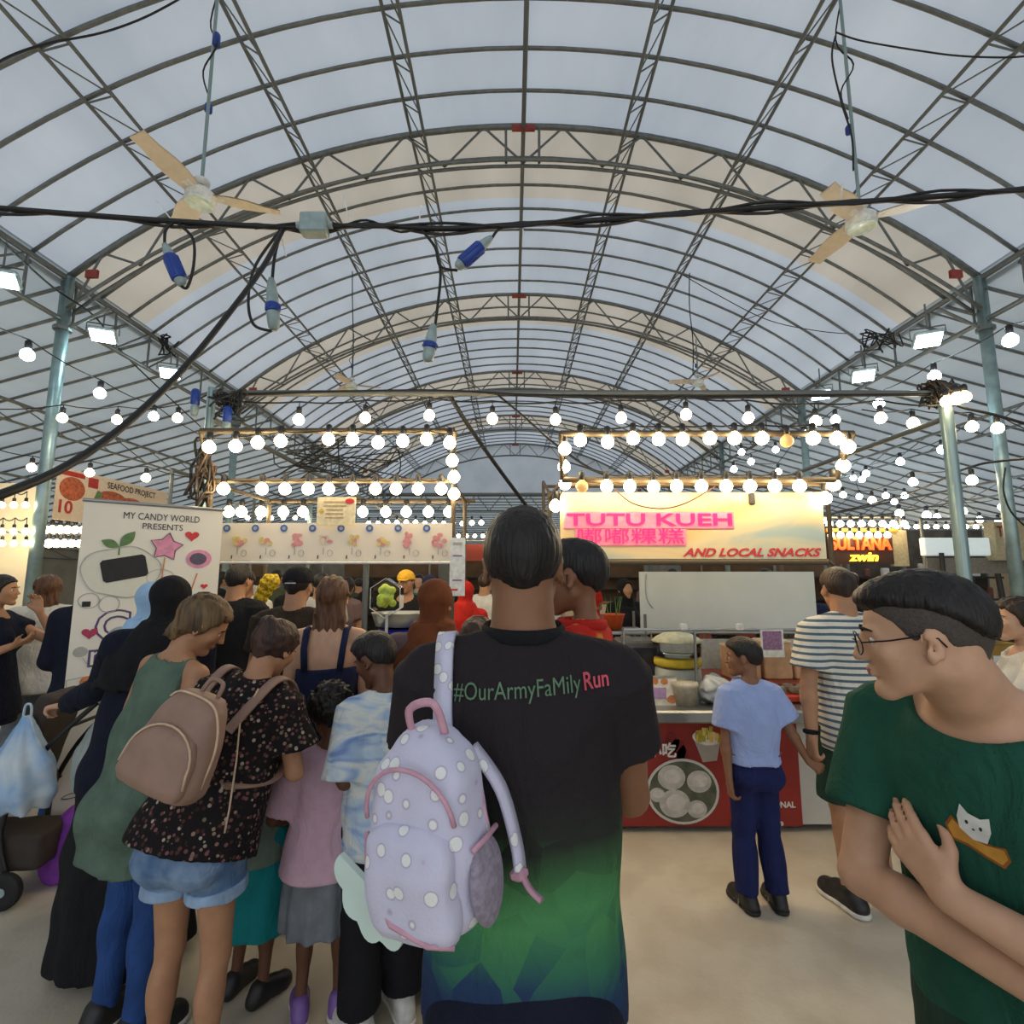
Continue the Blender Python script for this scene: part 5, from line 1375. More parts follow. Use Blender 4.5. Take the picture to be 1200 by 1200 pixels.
# ---- stalls further back
def bg_stall(label, x, y, w, d, h, rotz, fascia, fz, fh, counter, wall=None, bulbs=None, shelf=True):
    s = thing('market_stall', label, 'stall', (x, y, 0), rotz)
    for px_ in (0, w):
        for py_ in (0, d): bar('post', (px_,py_,0), (px_,py_,h), .022, s)
    MB().box((w/2,-.02,fz+fh/2), (w,.03,fh)).build('fascia', fascia, s)
    MB().box((w/2,.12,.45), (w,.5,.9)).build('counter', counter, s); MB().bbox((w/2,.12,.92), (w+.05,.58,.05), .01).build('counter_top', WOODM, s)
    if wall: MB().box((w/2,d,h/2), (w,.03,h)).build('back_wall', wall, s)
    if shelf:
        for z in (1.25, 1.6): MB().box((w/2,d-.15,z), (w,.28,.03)).build('shelf_board', DARKW, s)
    for z in (h,): bar('top_bar', (0,0,z), (w,0,z), .02, s); bar('top_bar', (0,d,z), (w,d,z), .02, s)
    return s
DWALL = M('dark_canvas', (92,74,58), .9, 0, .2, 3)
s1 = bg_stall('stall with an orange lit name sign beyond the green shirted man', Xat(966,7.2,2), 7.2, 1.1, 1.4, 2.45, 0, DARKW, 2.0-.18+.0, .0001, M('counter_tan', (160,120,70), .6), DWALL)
zs_ = Zat(661, 7.15)
MB().box((.46,-.05,zs_+.20), (.90,.05,.40)).build('sign_panel', M('sign_dark', (60,34,24), .5), s1)
sign_letters('SULTANA', .24, LEDR, s1, .46, zs_+.275, -.09, 'led_letters', .84, 'led_letter', offset=.008, extrude=.01); sign_letters('zwin', .18, LEDY, s1, .48, zs_+.095, -.09, 'led_letters', .40, 'led_letter', offset=.004, extrude=.01, shear=.2)
MB().box((.5,-.06,zs_+.47), (1.0,.06,.05)).build('light_bar', M('orange_bar', (214,120,40), .5), s1)
MB().box((1.02,-.03,zs_+.22), (.22,.06,.50)).build('side_board', BEIGEB, s1)
fest('upper bulb row over the orange lit name sign', [(972+12.5*i, 614) for i in range(8)], 7.05, BULB, .045); fest('lower bulb row over the orange lit name sign', [(974+11*i, 627) for i in range(7)], 7.0, BULB, .042)
s2 = bg_stall('dark goods stall with a pale lightbox behind the bare post', 5.62, 7.0, 2.3, 1.6, 2.4, 0, M('grey_fascia', (128,122,112), .7), Zat(672,7), Zat(654,7)-Zat(672,7), DARKW, M('dark_brown_wall', (70,62,54), .9, 0, .3, 6))  # back wall is dark brown, mottled at random
MB().bbox((.36,-.08,Zat(641,6.95)), (.88,.10,.24), .01).build('lightbox', M('lightbox_white', (226,236,236), .5, emit=(214,230,232), estr=.35), s2)
MB().box((1.12,-.10,Zat(634,6.9)), (.58,.16,.52)).build('box_sign', BEIGEB, s2); sign_text('TLK', .20, M('maroon_print', (130,44,40), .6), s2, .99, Zat(624,6.9), -.186, 'lettering', .28, offset=.004)
bar('black_post', (.12,-.14,0), (.12,-.14,Zat(648,6.9)), .03, s2, DARKP); bar('black_post', (1.12,.10,.95), (1.06,.10,1.75), .035, s2, DARKP)
gr = random.Random(4)
ORD = ('first','second','third','fourth','fifth','sixth','seventh','eighth','ninth','tenth','eleventh','twelfth')
GOODS = [M('goods_a', (178,172,160), .6), M('goods_b', (110,66,60), .6), M('goods_c', (70,84,98), .6), M('goods_d', (150,120,84), .6), M('goods_e', (206,204,198), .5)]
for i in range(22):
    w, h_ = gr.uniform(.05,.12), gr.uniform(.10,.28); z = (1.265, 1.615, .945)[i % 3]; yy = 1.42 if i % 3 < 2 else .22
    b = MB().bbox((0,0,h_/2), (w, w*.8, h_), .012).build('goods_box' , GOODS[i % 5], None, False, (s2.location.x+.08+.098*i, 7.0+yy, z)); tag(b, '%s packet on the %s of the dark stall, %s from left' % (('grey','maroon','slate blue','brown','white')[i%5], ('lower rear shelf','upper rear shelf','counter')[i%3], ORD[i//3]), 'packet', 'goods in the dark right stall')
kb = thing('storage_box', 'mustard storage carton with white label beside the bare post', 'box', (Xat(1172,5.6,.8), 5.8, .42))
MB().bbox((0,0,.24), (.40,.34,.46), .008).build('carton', KRAFT, kb); MB().box((0,-.174,.30), (.11,.004,.10)).build('label_patch', WHITEP, kb); MB().bbox((0,0,.475), (.42,.36,.02), .006).build('lid', KRAFT, kb)
lt_ = thing('low_table', 'low table with a pale top under the mustard carton', 'table', (Xat(1172,5.6,.8)-.3, 5.55, 0))
MB().bbox((.5,.25,.395), (1.3,.6,.05), .01).build('tabletop', M('lilac_top', (206,200,214), .5), lt_)
for x in (-.08, 1.08):
    for y in (.02, .48): bar('leg', (x,y,0), (x,y,.37), .022, lt_)
bb = blob('goods_bag', 'grey bag of goods lying on top of the mustard carton', 'bag', (Xat(1172,5.6,.8)-.02, 5.8, .907), (.17,.14,.10), M('grey_bag', (120,116,124), .5, 0, .3, 14), .02, 30)
# left aisle: seafood stall facing the centre
s3 = bg_stall('seafood stall with a red food banner along the left aisle', -5.62, 8.1, 2.0, 1.5, 2.9, -PI/2, CREAM, 2.2, .001, WOODM, None, shelf=False)
fbn = thing('food_banner', 'white and red seafood price banner above the left stall', 'banner', (-5.56, 6.15, 0), PI/2)
fz0 = Zat(608,6.15); fz1 = Zat(546,6.15)
MB().box((1.0,0,(fz0+fz1)/2), (2.0,.01,fz1-fz0)).build('vinyl', M('food_vinyl', (230,206,178), .55, 0, .05), fbn)
FOOD = M('food_print', (184,92,54), .6, 0, .35, 26); FOODR = M('food_red_print', (186,48,40), .6, 0, .2, 12)
patch(ellipse(.23,(fz0+fz1)/2+.08,.19,.15,18), FOOD, fbn, -.008, .001); patch(ellipse(.88,fz1-.32,.30,.15,18), FOOD, fbn, -.008, .001); patch(ellipse(1.25,fz1-.34,.26,.13,18), FOOD, fbn, -.009, .001); patch(ellipse(1.78,fz1-.36,.17,.10,18), ORP, fbn, -.008, .001)
patch([(.46,fz1-.05),(.62,fz1-.05),(.62,fz1-.18),(.46,fz1-.18)], FOODR, fbn, -.008, .001); patch([(.03,fz1-.03),(.40,fz1-.03),(.40,fz1-.09),(.03,fz1-.09)], FOODR, fbn, -.008, .001)
patch([(.5,fz0+.25),(.95,fz0+.25),(.95,fz0+.30),(.5,fz0+.30)], FOODR, fbn, -.008, .001)
for x in (.55,.72,.88): patch(ellipse(x,fz0+.13,.06,.07,12), FOODR, fbn, -.008, .001)
patch([(.5,fz1-.50),(.62,fz1-.20),(.70,fz1-.22),(.60,fz1-.52)], GREENP, fbn, -.010, .001)
sign_text('SEAFOOD PROJECT', .12, BLACKM, fbn, 1.25, fz1-.10, -.008, 'lettering', .95, offset=.002); sign_text('10', .22, FOODR, fbn, .14, fz0+.16, -.008, 'lettering', .20, offset=.006)
fest('upper bulb row under the seafood banner', [(52+9*i, 621, 6.2+.25*i) for i in range(7)], 0, BULB, .05); fest('lower bulb row under the seafood banner', [(48+9*i, 637, 6.1+.25*i) for i in range(7)], 0, BULB, .05)
cw = thing('canvas_screen', 'cream canvas screen lit by bulbs at the left picture edge', 'screen', (Xat(-75,5.6,1.5), 5.6, 0))
MB().box((.53,.02,1.4), (1.06,.02,Zat(566,5.6)*1.0)).build('canvas', CREAM, cw); cw.children[0].location.z = Zat(566,5.6)/2-1.4
bar('pole', (1.07,.02,0), (1.07,.02,Zat(566,5.6)), .02, cw); bar('pole', (0,.02,0), (0,.02,Zat(566,5.6)), .02, cw)
for j, yy in enumerate((592,623,637)): fest(('top','middle','bottom')[j]+' bulb row in front of the cream canvas screen', [(-40+14*i, yy) for i in range(6)], 5.15, BULB, .030)
for i in range(12):
    h_ = gr.uniform(.1,.25); b = MB().lathe([(.05,0),(.055,h_*.7),(.03,h_*.85),(.03,h_)], 10).build('sauce_jar', GOODS[i % 5], None, True, (-5.78+gr.uniform(-.05,.05), 6.25+.14*i, .945)); tag(b, '%s jar on the seafood counter, %s from the near end' % (('grey','maroon','slate blue','brown','white')[i%5], ORD[i]), 'jar', 'jars on the seafood counter')
# deep background stalls closing the hall
BGC = [M('bg_cream', (214,196,160), .7), M('bg_red', (150,60,48), .7), M('bg_blue', (84,100,128), .7), M('bg_amber', (206,150,70), .7)]
names = ['cream','red','blue','amber']
for i, (x, y, w) in enumerate(((-4.6,12.5,2.6),(-1.6,14.0,2.4),(1.4,14.0,2.6),(4.6,12.5,2.6),(-8.6,11.0,2.6),(8.2,11.5,2.6))):
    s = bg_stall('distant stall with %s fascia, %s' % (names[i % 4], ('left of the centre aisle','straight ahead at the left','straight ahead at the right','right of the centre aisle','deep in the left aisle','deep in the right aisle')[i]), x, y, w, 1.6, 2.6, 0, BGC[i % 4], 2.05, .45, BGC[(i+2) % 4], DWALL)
    light_string('bulb row on the distant %s fascia, %s' % (names[i % 4], ('left of centre','ahead left','ahead right','right of centre','left aisle','right aisle')[i]), [(x+.15+.22*k, y-.15, 2.72) for k in range(11)], 'bulb rows on the distant stalls', BULB, .05, .1, True, .006, .01)
# ------------------------------------------------------------------ people
def skin(n, rgb): return M('skin_'+n, rgb, .52, 0, .06, 25, .04, 180, spec=.35)
SK_L = skin('light', (206,162,132)); SK_T = skin('tan', (178,132,100)); SK_B = skin('brown', (140,98,72)); SK_D = skin('dark', (104,70,52))
LIPS = M('lip_skin', (168,104,92), .45)
def hairm(n, rgb, rgb2=None):
    m = M('hair_'+n, rgb, .5, 0, .35, 45, .6, 120, rgb2=rgb2, spec=.4)
    nt, N, L, b = nodes_of(m); tc = [q for q in N if q.type == 'TEX_COORD'][0]
    mp = N.new('ShaderNodeMapping'); mp.inputs['Scale'].default_value = (1,1,.10); L.new(tc.outputs['Object'], mp.inputs['Vector'])
    for q in N:
        if q.type == 'TEX_NOISE': L.new(mp.outputs['Vector'], q.inputs['Vector'])
    return m
HB = hairm('black', (30,26,25)); HDB = hairm('dark_brown', (52,38,30)); HBR = hairm('brown', (98,66,44)); HGOLD = hairm('streaked', (122,96,62), (66,50,36)); HRED = hairm('reddish', (74,48,36), (44,30,26))
HFADE = M('hair_shaved', (74,66,60), .7, 0, .15, 180, .4, 300)
def wrinkle(m, k=.55):
    nt, N, L, b = nodes_of(m); tc = [q for q in N if q.type == 'TEX_COORD'][0]; old = [q for q in N if q.type == 'BUMP'][0]
    mp = N.new('ShaderNodeMapping'); mp.inputs['Scale'].default_value = (1, 1, .55); mp.inputs['Rotation'].default_value = (0, .5, .3); L.new(tc.outputs['Object'], mp.inputs['Vector'])
    w = N.new('ShaderNodeTexNoise'); w.inputs['Scale'].default_value = 9; w.inputs['Detail'].default_value = 3; w.inputs['Distortion'].default_value = 1.6; L.new(mp.outputs['Vector'], w.inputs['Vector'])
    bp = N.new('ShaderNodeBump'); bp.inputs['Strength'].default_value = k; bp.inputs['Distance'].default_value = .035
    L.new(w.outputs['Fac'], bp.inputs['Height']); L.new(bp.outputs['Normal'], old.inputs['Normal']); return m
def cloth(n, rgb, var=.08, scale=14, **k): return wrinkle(M(n, rgb, .88, 0, var, scale, .25, 320, spec=.2, **k))
C_BLACK = cloth('cloth_black', (30,30,33)); C_NAVY = cloth('cloth_navy', (36,42,72)); C_DNAVY = cloth('cloth_dark_navy', (26,30,46)); C_GREEN = cloth('cloth_green', (36,86,70)); C_SAGE = cloth('cloth_sage', (92,112,98), .14)
C_PINK = cloth('cloth_pink', (206,170,186)); C_GREY = cloth('cloth_grey', (118,124,130), .15); C_TEAL = cloth('cloth_teal', (28,132,136)); C_WHITE = cloth('cloth_white', (216,214,208)); C_MAUVE = cloth('cloth_mauve', (112,92,92))
C_DENIM = cloth('cloth_denim', (132,156,184), .1, 11, rgb2=(84,112,150)); C_DENIMC = cloth('cloth_denim_cuff', (150,176,206), .2, 12); C_JEAN = cloth('cloth_jean', (44,74,130), .22, 8)
C_TROU = cloth('cloth_school_navy', (34,40,84)); C_SCHOOL = cloth('cloth_school_blue', (160,178,226), .04); C_BROWN = cloth('cloth_hijab_brown', (112,62,36), .2, 8); C_BLUEH = cloth('cloth_hijab_blue', (160,194,226)); C_BROWNS = cloth('cloth_dark_brown', (56,46,38), .2)
C_RED = cloth('cloth_red', (190,44,36)); C_GSHORT = cloth('cloth_bottle', (40,66,56)); C_GG = cloth('cloth_grey_green', (118,136,122)); C_LG = cloth('cloth_light_grey', (168,170,172)); C_OLIVE = cloth('cloth_olive', (74,80,56))
SHOE_B = M('shoe_black', (36,34,34), .5, 0, .2, 30); SHOE_W = M('shoe_white', (208,206,198), .5); SOLE_W = M('sole_white', (220,216,206), .6); SOLE_B = M('sole_black', (24,22,22), .6); SHOE_P = M('shoe_purple', (126,92,160), .5)

def ramp_mat(name, kind, stops, scale=(1,1,1), interp='LINEAR', tex=None):
    """cloth whose colour follows height (kind z), stripes (kind stripe), flecks (kind flecks) or blotches"""
    m = wrinkle(M(name, (128,128,128), .88, 0, .1, 14, .25, 320, spec=.2))
    nt, N, L, b = nodes_of(m); tc = [n for n in N if n.type == 'TEX_COORD'][0]
    rp = [n for n in N if n.type == 'VALTORGB'][0]; nz = rp.inputs['Fac'].links[0].from_node
    while len(rp.color_ramp.elements) > 1: rp.color_ramp.elements.remove(rp.color_ramp.elements[0])
    rp.color_ramp.interpolation = interp
    for i, (p, c) in enumerate(stops):
        e = rp.color_ramp.elements[0] if i == 0 else rp.color_ramp.elements.new(p)
        e.position = p; e.color = lin(c)
    sx = N.new('ShaderNodeSeparateXYZ'); L.new(tc.outputs['Object'], sx.inputs[0])
    if kind == 'z':
        v = N.new('ShaderNodeTexVoronoi'); v.inputs['Scale'].default_value = 13; L.new(tc.outputs['Object'], v.inputs['Vector'])
        vz = N.new('ShaderNodeSeparateColor'); L.new(v.outputs['Color'], vz.inputs[0])
        ad = N.new('ShaderNodeMath'); ad.operation = 'MULTIPLY_ADD'; ad.inputs[1].default_value = .05; L.new(vz.outputs[0], ad.inputs[0]); L.new(sx.outputs[2], ad.inputs[2])
        mr = N.new('ShaderNodeMapRange'); mr.inputs[1].default_value = scale[0]; mr.inputs[2].default_value = scale[1]; L.new(ad.outputs[0], mr.inputs[0]); L.new(mr.outputs[0], rp.inputs['Fac'])
    elif kind == 'stripe':
        ad = N.new('ShaderNodeMath'); ad.operation = 'MULTIPLY_ADD'; ad.inputs[1].default_value = .35; L.new(sx.outputs[1], ad.inputs[0]); L.new(sx.outputs[2], ad.inputs[2])
        mu = N.new('ShaderNodeMath'); mu.operation = 'MULTIPLY'; mu.inputs[1].default_value = scale[0]; L.new(sx.outputs[2] if not scale[1] else ad.outputs[0], mu.inputs[0])
        fr_ = N.new('ShaderNodeMath'); fr_.operation = 'FRACT'; L.new(mu.outputs[0], fr_.inputs[0]); L.new(fr_.outputs[0], rp.inputs['Fac'])
    elif kind == 'flecks':
        v = N.new('ShaderNodeTexVoronoi'); v.inputs['Scale'].default_value = scale[0]; L.new(tc.outputs['Object'], v.inputs['Vector'])
        vz = N.new('ShaderNodeSeparateColor'); L.new(v.outputs['Color'], vz.inputs[0]); L.new(vz.outputs[0], rp.inputs['Fac'])
        # flecks keep to the cell centres
        lt = N.new('ShaderNodeMath'); lt.operation = 'LESS_THAN'; lt.inputs[1].default_value = scale[1]; L.new(v.outputs['Distance'], lt.inputs[0])
        mx = N.new('ShaderNodeMix'); mx.data_type = 'RGBA'; mx.inputs[6].default_value = lin(stops[0][1]); L.new(lt.outputs[0], mx.inputs[0]); L.new(rp.outputs['Color'], mx.inputs[7]); L.new(mx.outputs[2], b.inputs['Base Color'])
    else:
        nz.inputs['Scale'].default_value = scale[0]; nz.inputs['Distortion'].default_value = scale[1]; nz.inputs['Detail'].default_value = 2
        mp = N.new('ShaderNodeMapping'); mp.inputs['Scale'].default_value = (1,1,scale[2]); L.new(tc.outputs['Object'], mp.inputs['Vector']); L.new(mp.outputs['Vector'], nz.inputs['Vector'])
    return m
RUNSHIRT = ramp_mat('running_shirt', 'z', [(0,(34,46,84)),(.17,(40,64,96)),(.28,(56,112,88)),(.44,(78,142,88)),(.58,(66,112,70)),(.72,(46,50,44)),(.9,(44,39,42)),(1,(44,39,42))], (.90,1.32))
FLORAL = ramp_mat('floral_cloth', 'flecks', [(0,(30,26,28)),(.35,(96,62,56)),(.55,(128,84,92)),(.72,(150,128,104)),(.86,(96,92,70)),(.95,(178,160,146))], (62,.36))
STRIPE = ramp_mat('striped_cloth', 'stripe', [(0,(226,222,208)),(.58,(226,222,208)),(.60,(92,110,124)),(.98,(92,110,124))], (31,0), 'CONSTANT')
TIEDYE = ramp_mat('tiedye_cloth', 'blot', [(.30,(126,152,204)),(.44,(186,206,226)),(.56,(226,228,222)),(.72,(170,194,222))], (5.5,1.2,2.6))
REDPRINT = ramp_mat('red_print_cloth', 'blot', [(.30,(190,40,34)),(.54,(206,52,40)),(.60,(226,150,60)),(.66,(190,40,34))], (9,.6,1.0))
MAROONP = ramp_mat('maroon_print_cloth', 'blot', [(.35,(84,40,44)),(.52,(110,56,58)),(.58,(206,196,186)),(.66,(84,40,44))], (16,.4,1.0))

# --- the man in the running shirt, seen from behind
MX, MY = .022, 1.02
man = person('tall man seen from behind in black running shirt fading to green', (MX, MY), 0, 1.735, 'm', .87, SK_B, vox=.008, cvox=.007,
    hair=dict(style='short', mat=HB, thick=.022, top=.03, amp=.0014), head=(-3,-2,0), headfrac=.129,
    top=dict(kind='tee', mat=RUNSHIRT, hem=.495, loose=.014, sleeve=.52, sl_loose=1.2, drape=.97, neck=(.046,.046,.036), neck_y=.020, neck_z=.864, fold=.0035, ff=.8),
    bottom=dict(kind='trousers', mat=C_DNAVY, loose=.012, hem=.04), shoes=(SHOE_B, SOLE_W), face=True,
    arms=dict(R=((MX+.215,MY+.08,1.165), (MX+.15,MY+.30,1.215), (-.75,.5,.05), (0,-.2,1), .5), L=((MX-.215,MY+.06,1.165), (MX-.04,MY+.31,1.19), (.9,.25,.1), (0,-.2,1), .5)))
bvh = bvh_of(man['top'])
MB().tube([tuple(man['T'](.0435*math.cos(a), .004+.0455*math.sin(a), .858+.004*math.sin(a))) for a in [2*PI*k/24 for k in range(25)]], .0075, 6, flat=2.4).build('collar', C_BLACK, man['root'], True)
LG = M('shirt_print_green', (96,128,98), .7); LP_ = M('shirt_print_pink', (206,82,98), .7)
def on_man(z, x): return (x, -.5, z)
tz = Zat(815, MY-.13)
t1 = text_mesh('#OurArmyFaMily', .052, offset=.0, align='LEFT'); x0 = min(v.co.x for v in t1.vertices); x1 = max(v.co.x for v in t1.vertices)
t2 = text_mesh('Run', .052, offset=.0008, align='LEFT'); y0_ = max(v.co.x for v in t2.vertices)
sc_ = .200/(x1-x0)*1.12
XS = -.125
for m_, xx in ((t1, 0), (t2, (x1-x0)*sc_+.004)):
    for v in m_.vertices: v.co.x = (v.co.x-x0*(m_ is t1))*sc_+xx; v.co.y *= sc_*1.25
decal(bvh, t1, (XS, 0, tz-.004), (1,0,.075), (-.03,0,1), (0,1,0), man['root'], 'lettering', LG, .0045)
decal(bvh, t2, (XS, 0, tz-.004), (1,0,.075), (-.03,0,1), (0,1,0), man['root'], 'lettering', LP_, .0045)

# --- child on his arm
CHX, CHY = .185, 1.33
kid0 = person('small child in red printed shirt held up in front of the tall man', (CHX, CHY), 62, .98, 'k', 1.0, SK_B, z0=.718, headfrac=.196, vox=.008, hair=dict(style='short', mat=HB, thick=.018, top=.02), head=(4,6,0), neck_fwd=.0,
    top=dict(kind='tee', mat=REDPRINT, hem=.45, loose=.012, sleeve=.6, neck=(.040,.044,.03), neck_z=.85), bottom=dict(kind='trousers', mat=C_NAVY, loose=.01, hem=-.2), face=True,
    legs=dict(L=((CHX-.20,CHY-.02,1.13), (CHX-.20,CHY+.02,.94), 0), R=((CHX-.15,CHY+.17,1.13), (CHX-.15,CHY+.20,.94), 0)), shoes=None,
    arms=dict(L=((CHX-.10,CHY-.10,1.34), (CHX-.20,CHY-.02,1.38), None, None), R=((CHX-.02,CHY+.16,1.30), (CHX-.14,CHY+.18,1.32), None, None)))
MB().tube([tuple(kid0['T'](.075*math.cos(a), .01+.062*math.sin(a), .842)) for a in [2*PI*k/16 for k in range(17)]], .010, 6, flat=1.6).build('collar', C_RED, kid0['root'], True)

# --- lavender backpack on his left shoulder
LAV = M('bag_lavender', (206,204,228), .7, 0, .05, 20, .15, 160)
nt_, N_, L_, b_ = nodes_of(LAV)
v_ = N_.new('ShaderNodeTexVoronoi'); v_.inputs['Scale'].default_value = 23; v_.inputs['Randomness'].default_value = .7
L_.new([n for n in N_ if n.type == 'TEX_COORD'][0].outputs['Object'], v_.inputs['Vector'])
l_ = N_.new('ShaderNodeValToRGB'); l_.color_ramp.elements[0].position = .0; l_.color_ramp.elements[0].color = lin((236,240,236))
for p_, c_ in ((.25,(238,240,238)), (.285,(182,170,196)), (.33,(208,206,228))): e_ = l_.color_ramp.elements.new(p_); e_.color = lin(c_)
l_.color_ramp.elements[-1].position = .6; l_.color_ramp.elements[-1].color = lin((212,210,232))
L_.new(v_.outputs['Distance'], l_.inputs['Fac']); L_.new(l_.outputs['Color'], b_.inputs['Base Color'])
PINKT = M('bag_pink_trim', (208,158,176), .6); MINT = M('bag_mint_wing', (206,226,218), .6, 0, .04, 12); GREYT = M('bag_mesh', (150,140,156), .8, 0, .2, 90)
bp = thing('backpack', 'lavender child backpack with pink piping and pale wing on the tall man\'s shoulder', 'backpack', (-.108, .83, 1.105))
bp.scale = (.80, .80, .80)
bp.rotation_euler = (math.radians(4), math.radians(-6), math.radians(-26))
F = Field()
F.u(loft([(0,0,0,.085,.055),(.02,0,0,.100,.068),(.10,0,0,.108,.074),(.20,0,0,.106,.072),(.27,0,.008,.094,.062),(.315,0,.02,.060,.044),(.335,0,.026,.025,.028)], pw=3.2), .01)
F.noise(folds(.003, 2.2, 1)); put(F.mesh(.006, 'main_body', LAV), 'main_body', bp)
F = Field(); F.u(loft([(.005,0,-.062,.075,.030),(.03,0,-.070,.088,.038),(.12,0,-.072,.090,.038),(.17,0,-.066,.080,.030),(.19,0,-.06,.05,.018)], pw=3.0), .008); F.noise(folds(.002, 2.5, 4)); put(F.mesh(.006, 'front_pocket', LAV), 'front_pocket', bp)
def arcp(w, z0, z1, y, n=14): return [(-w*math.cos(PI*k/n), y-.012*math.sin(PI*k/n), z0+(z1-z0)*math.sin(PI*k/n)) for k in range(n+1)]
MB().tube(arcp(.096, .19, .285, -.060), .0045, 6).build('pink_zip', PINKT, bp, True)
MB().tube([(.104*math.cos(a), .030, .16+.16*math.sin(a)) if abs(math.cos(a)) < .98 else (.106*math.cos(a), .030, .16) for a in [PI*(-.42+1.84*k/28) for k in range(29)]], .0045, 6).build('pink_piping', PINKT, bp, True)
MB().tube([(-.100,-.060,.165),(-.085,-.085,.10),(-.02,-.108,.045),(.05,-.104,.022),(.085,-.08,.01)], .005, 6).build('pink_zip', PINKT, bp, True)
MB().tube(smooth_path([(-.02,.0,.325),(-.005,-.02,.375),(.05,-.02,.385),(.055,0,.325)], 6), .009, 6, flat=.5).build('grab_loop', PINKT, bp, True)
F = Field(); F.u(ell((.112,.0,.075), (.018,.052,.075)), .01); put(F.mesh(.006, 'side_pocket', GREYT), 'side_pocket', bp)
MB().tube([(.118,-.045,.145),(.124,0,.15),(.116,.045,.145)], .005, 6).build('pocket_binding', PINKT, bp, True)
wing = []
for k in range(33):
    t = k/32; a = math.radians(165+150*t); r = .095+.014*abs(math.sin(t*PI*4.5)); wing.append((-.085+r*math.cos(a)*1.0, .085+r*1.15*math.sin(a)))
MB().prism(wing, -.058, -.046).build('wing_flap', MINT, bp)
st_w = [(MX-.17+.01,MY+.03,1.425), (MX-.165,MY-.055,1.438), (MX-.16,MY-.135,1.405), (MX-.155,MY-.165,1.37)]
def lp(p): return bp.matrix_basis.inverted() @ Vector(p)
bpy.context.view_layer.update()
inv = bp.matrix_world.inverted()
wp = []
for y in (.09,.06,.03,0,-.03,-.055):
    hit = bvh.ray_cast(Vector((-.146, y, 2)), Vector((0,0,-1)))
    if hit[0] is not None: wp.append(hit[0]+Vector((0,0,.008)))
for z in (1.375,1.34,1.30):
    hit = bvh.ray_cast(Vector((-.144+.10*(1.38-z), -1, z)), Vector((0,1,0)))
    if hit[0] is not None: wp.append(hit[0]+Vector((0,-.010-.25*(1.375-z),0)))
pts = [inv @ (p+Vector((MX,MY,0))) for p in wp] + [Vector((-.004,.02,.325)), Vector((-.004,.0,.30))]
def ribbon(pts, w, th, side=Vector((1,0,0))):
    b = MB(); pts = smooth_path(pts, 5); n = len(pts)
    for i, p in enumerate(pts):
        t = (pts[min(i+1,n-1)]-pts[max(i-1,0)]).normalized(); s_ = (side-t*side.dot(t)).normalized(); u = t.cross(s_)
        for a, c in ((-1,-1),(1,-1),(1,1),(-1,1)): b.v.append(tuple(p+s_*a*w/2+u*c*th/2))
    for i in range(n-1):
        for k in range(4): b.f.append((4*i+k, 4*i+(k+1)%4, 4*i+4+(k+1)%4, 4*i+4+k))
    b.f.append((0,1,2,3)); b.f.append((4*n-1,4*n-2,4*n-3,4*n-4)); return b
ribbon(pts, .044, .010).build('shoulder_strap', LAV, bp, True)
ribbon([(.075,.06,.28),(.118,.075,.20),(.135,.08,.10),(.142,.07,.055)], .032, .010, Vector((0,1,0))).build('shoulder_strap', LAV, bp, True)
ribbon([(.142,.07,.055),(.165,.055,.035),(.19,.05,.02)], .014, .004, Vector((0,1,0))).build('pink_webbing', PINKT, bp, True)
MB().bbox((.140,.068,.050), (.03,.03,.02), .006).build('buckle', PINKT, bp)

# --- man in the green shirt, arms crossed, looking left
GX, GY = .905, .98
gm = person('man in dark green shirt with crossed arms and thin glasses looking left', (GX, GY), 114, 1.625, 'm', .95, SK_L, vox=.006, cvox=.007, lean=8, headfrac=.128,
    hair=dict(style='fade', mat=HB, mat2=HFADE, thick=.062, top=.03, edge=.20, amp=.0015, amp2=.0012, line=([-.60,-.50,-.36,-.22,-.05,.15,.28,.36,.46], [-.16,-.14,-.03,.11,.20,.24,.26,.27,.28]), line2=([-.60,-.46,-.30,-.20,-.12,-.05,.05,.10,.16,.28,.36], [-.30,-.30,-.26,-.16,.04,.06,-.03,.03,.14,.24,.30])),
    head=(-55,8,0), neck_fwd=.062, face=True, lips=LIPS,
    top=dict(kind='tee', mat=C_GREEN, hem=.44, loose=.016, sleeve=.62, sl_loose=1.7, neck=(.066,.066,.052), neck_z=.862, fold=.004, ff=.8),
    bottom=dict(kind='shorts', mat=C_GSHORT, hem=.34, loose=.018), shoes=(SHOE_B, SOLE_W),
    arms=dict(R=((.690,1.095,1.020), (.785,.825,.995), (.45,-.85,.1), (.9,.4,.1), .25), L=((.858,.700,1.025), (.712,.905,1.085), (-.15,.70,.62), (.9,.35,-.1), .22)))
bvh = bvh_of(gm['top'])
fx = gm['root']
# emblem: white cat in a slice of bread on the chest
GW = gm['W']; ec = P(1140, 976, .74); e0 = GW(ec); vd = GW(ec + Vector((.88,1.0,-.46))) - e0
yr_ = math.radians(114); xa = rotz(-yr_) @ A(.55,-.83,-.30); ya = rotz(-yr_) @ A(.2,.05,1)
EB = M('emblem_bread', (206,148,58), .7, 0, .1, 60); EO = M('emblem_crust', (150,92,34), .7); EW = M('emblem_white', (226,226,220), .7); EK = M('emblem_ink', (50,48,52), .7)
def emb(outline, mat, off, nm='emblem'):
    me = bpy.data.meshes.new(nm); c_ = (sum(p[0] for p in outline)/len(outline), sum(p[1] for p in outline)/len(outline)); n = len(outline)
    me.from_pydata([(c_[0],c_[1],0)] + [(p[0],p[1],0) for p in outline], [], [(0,i+1,(i+1)%n+1) for i in range(n)])
    decal(bvh, me, e0, xa, ya, vd, fx, nm, mat, off)
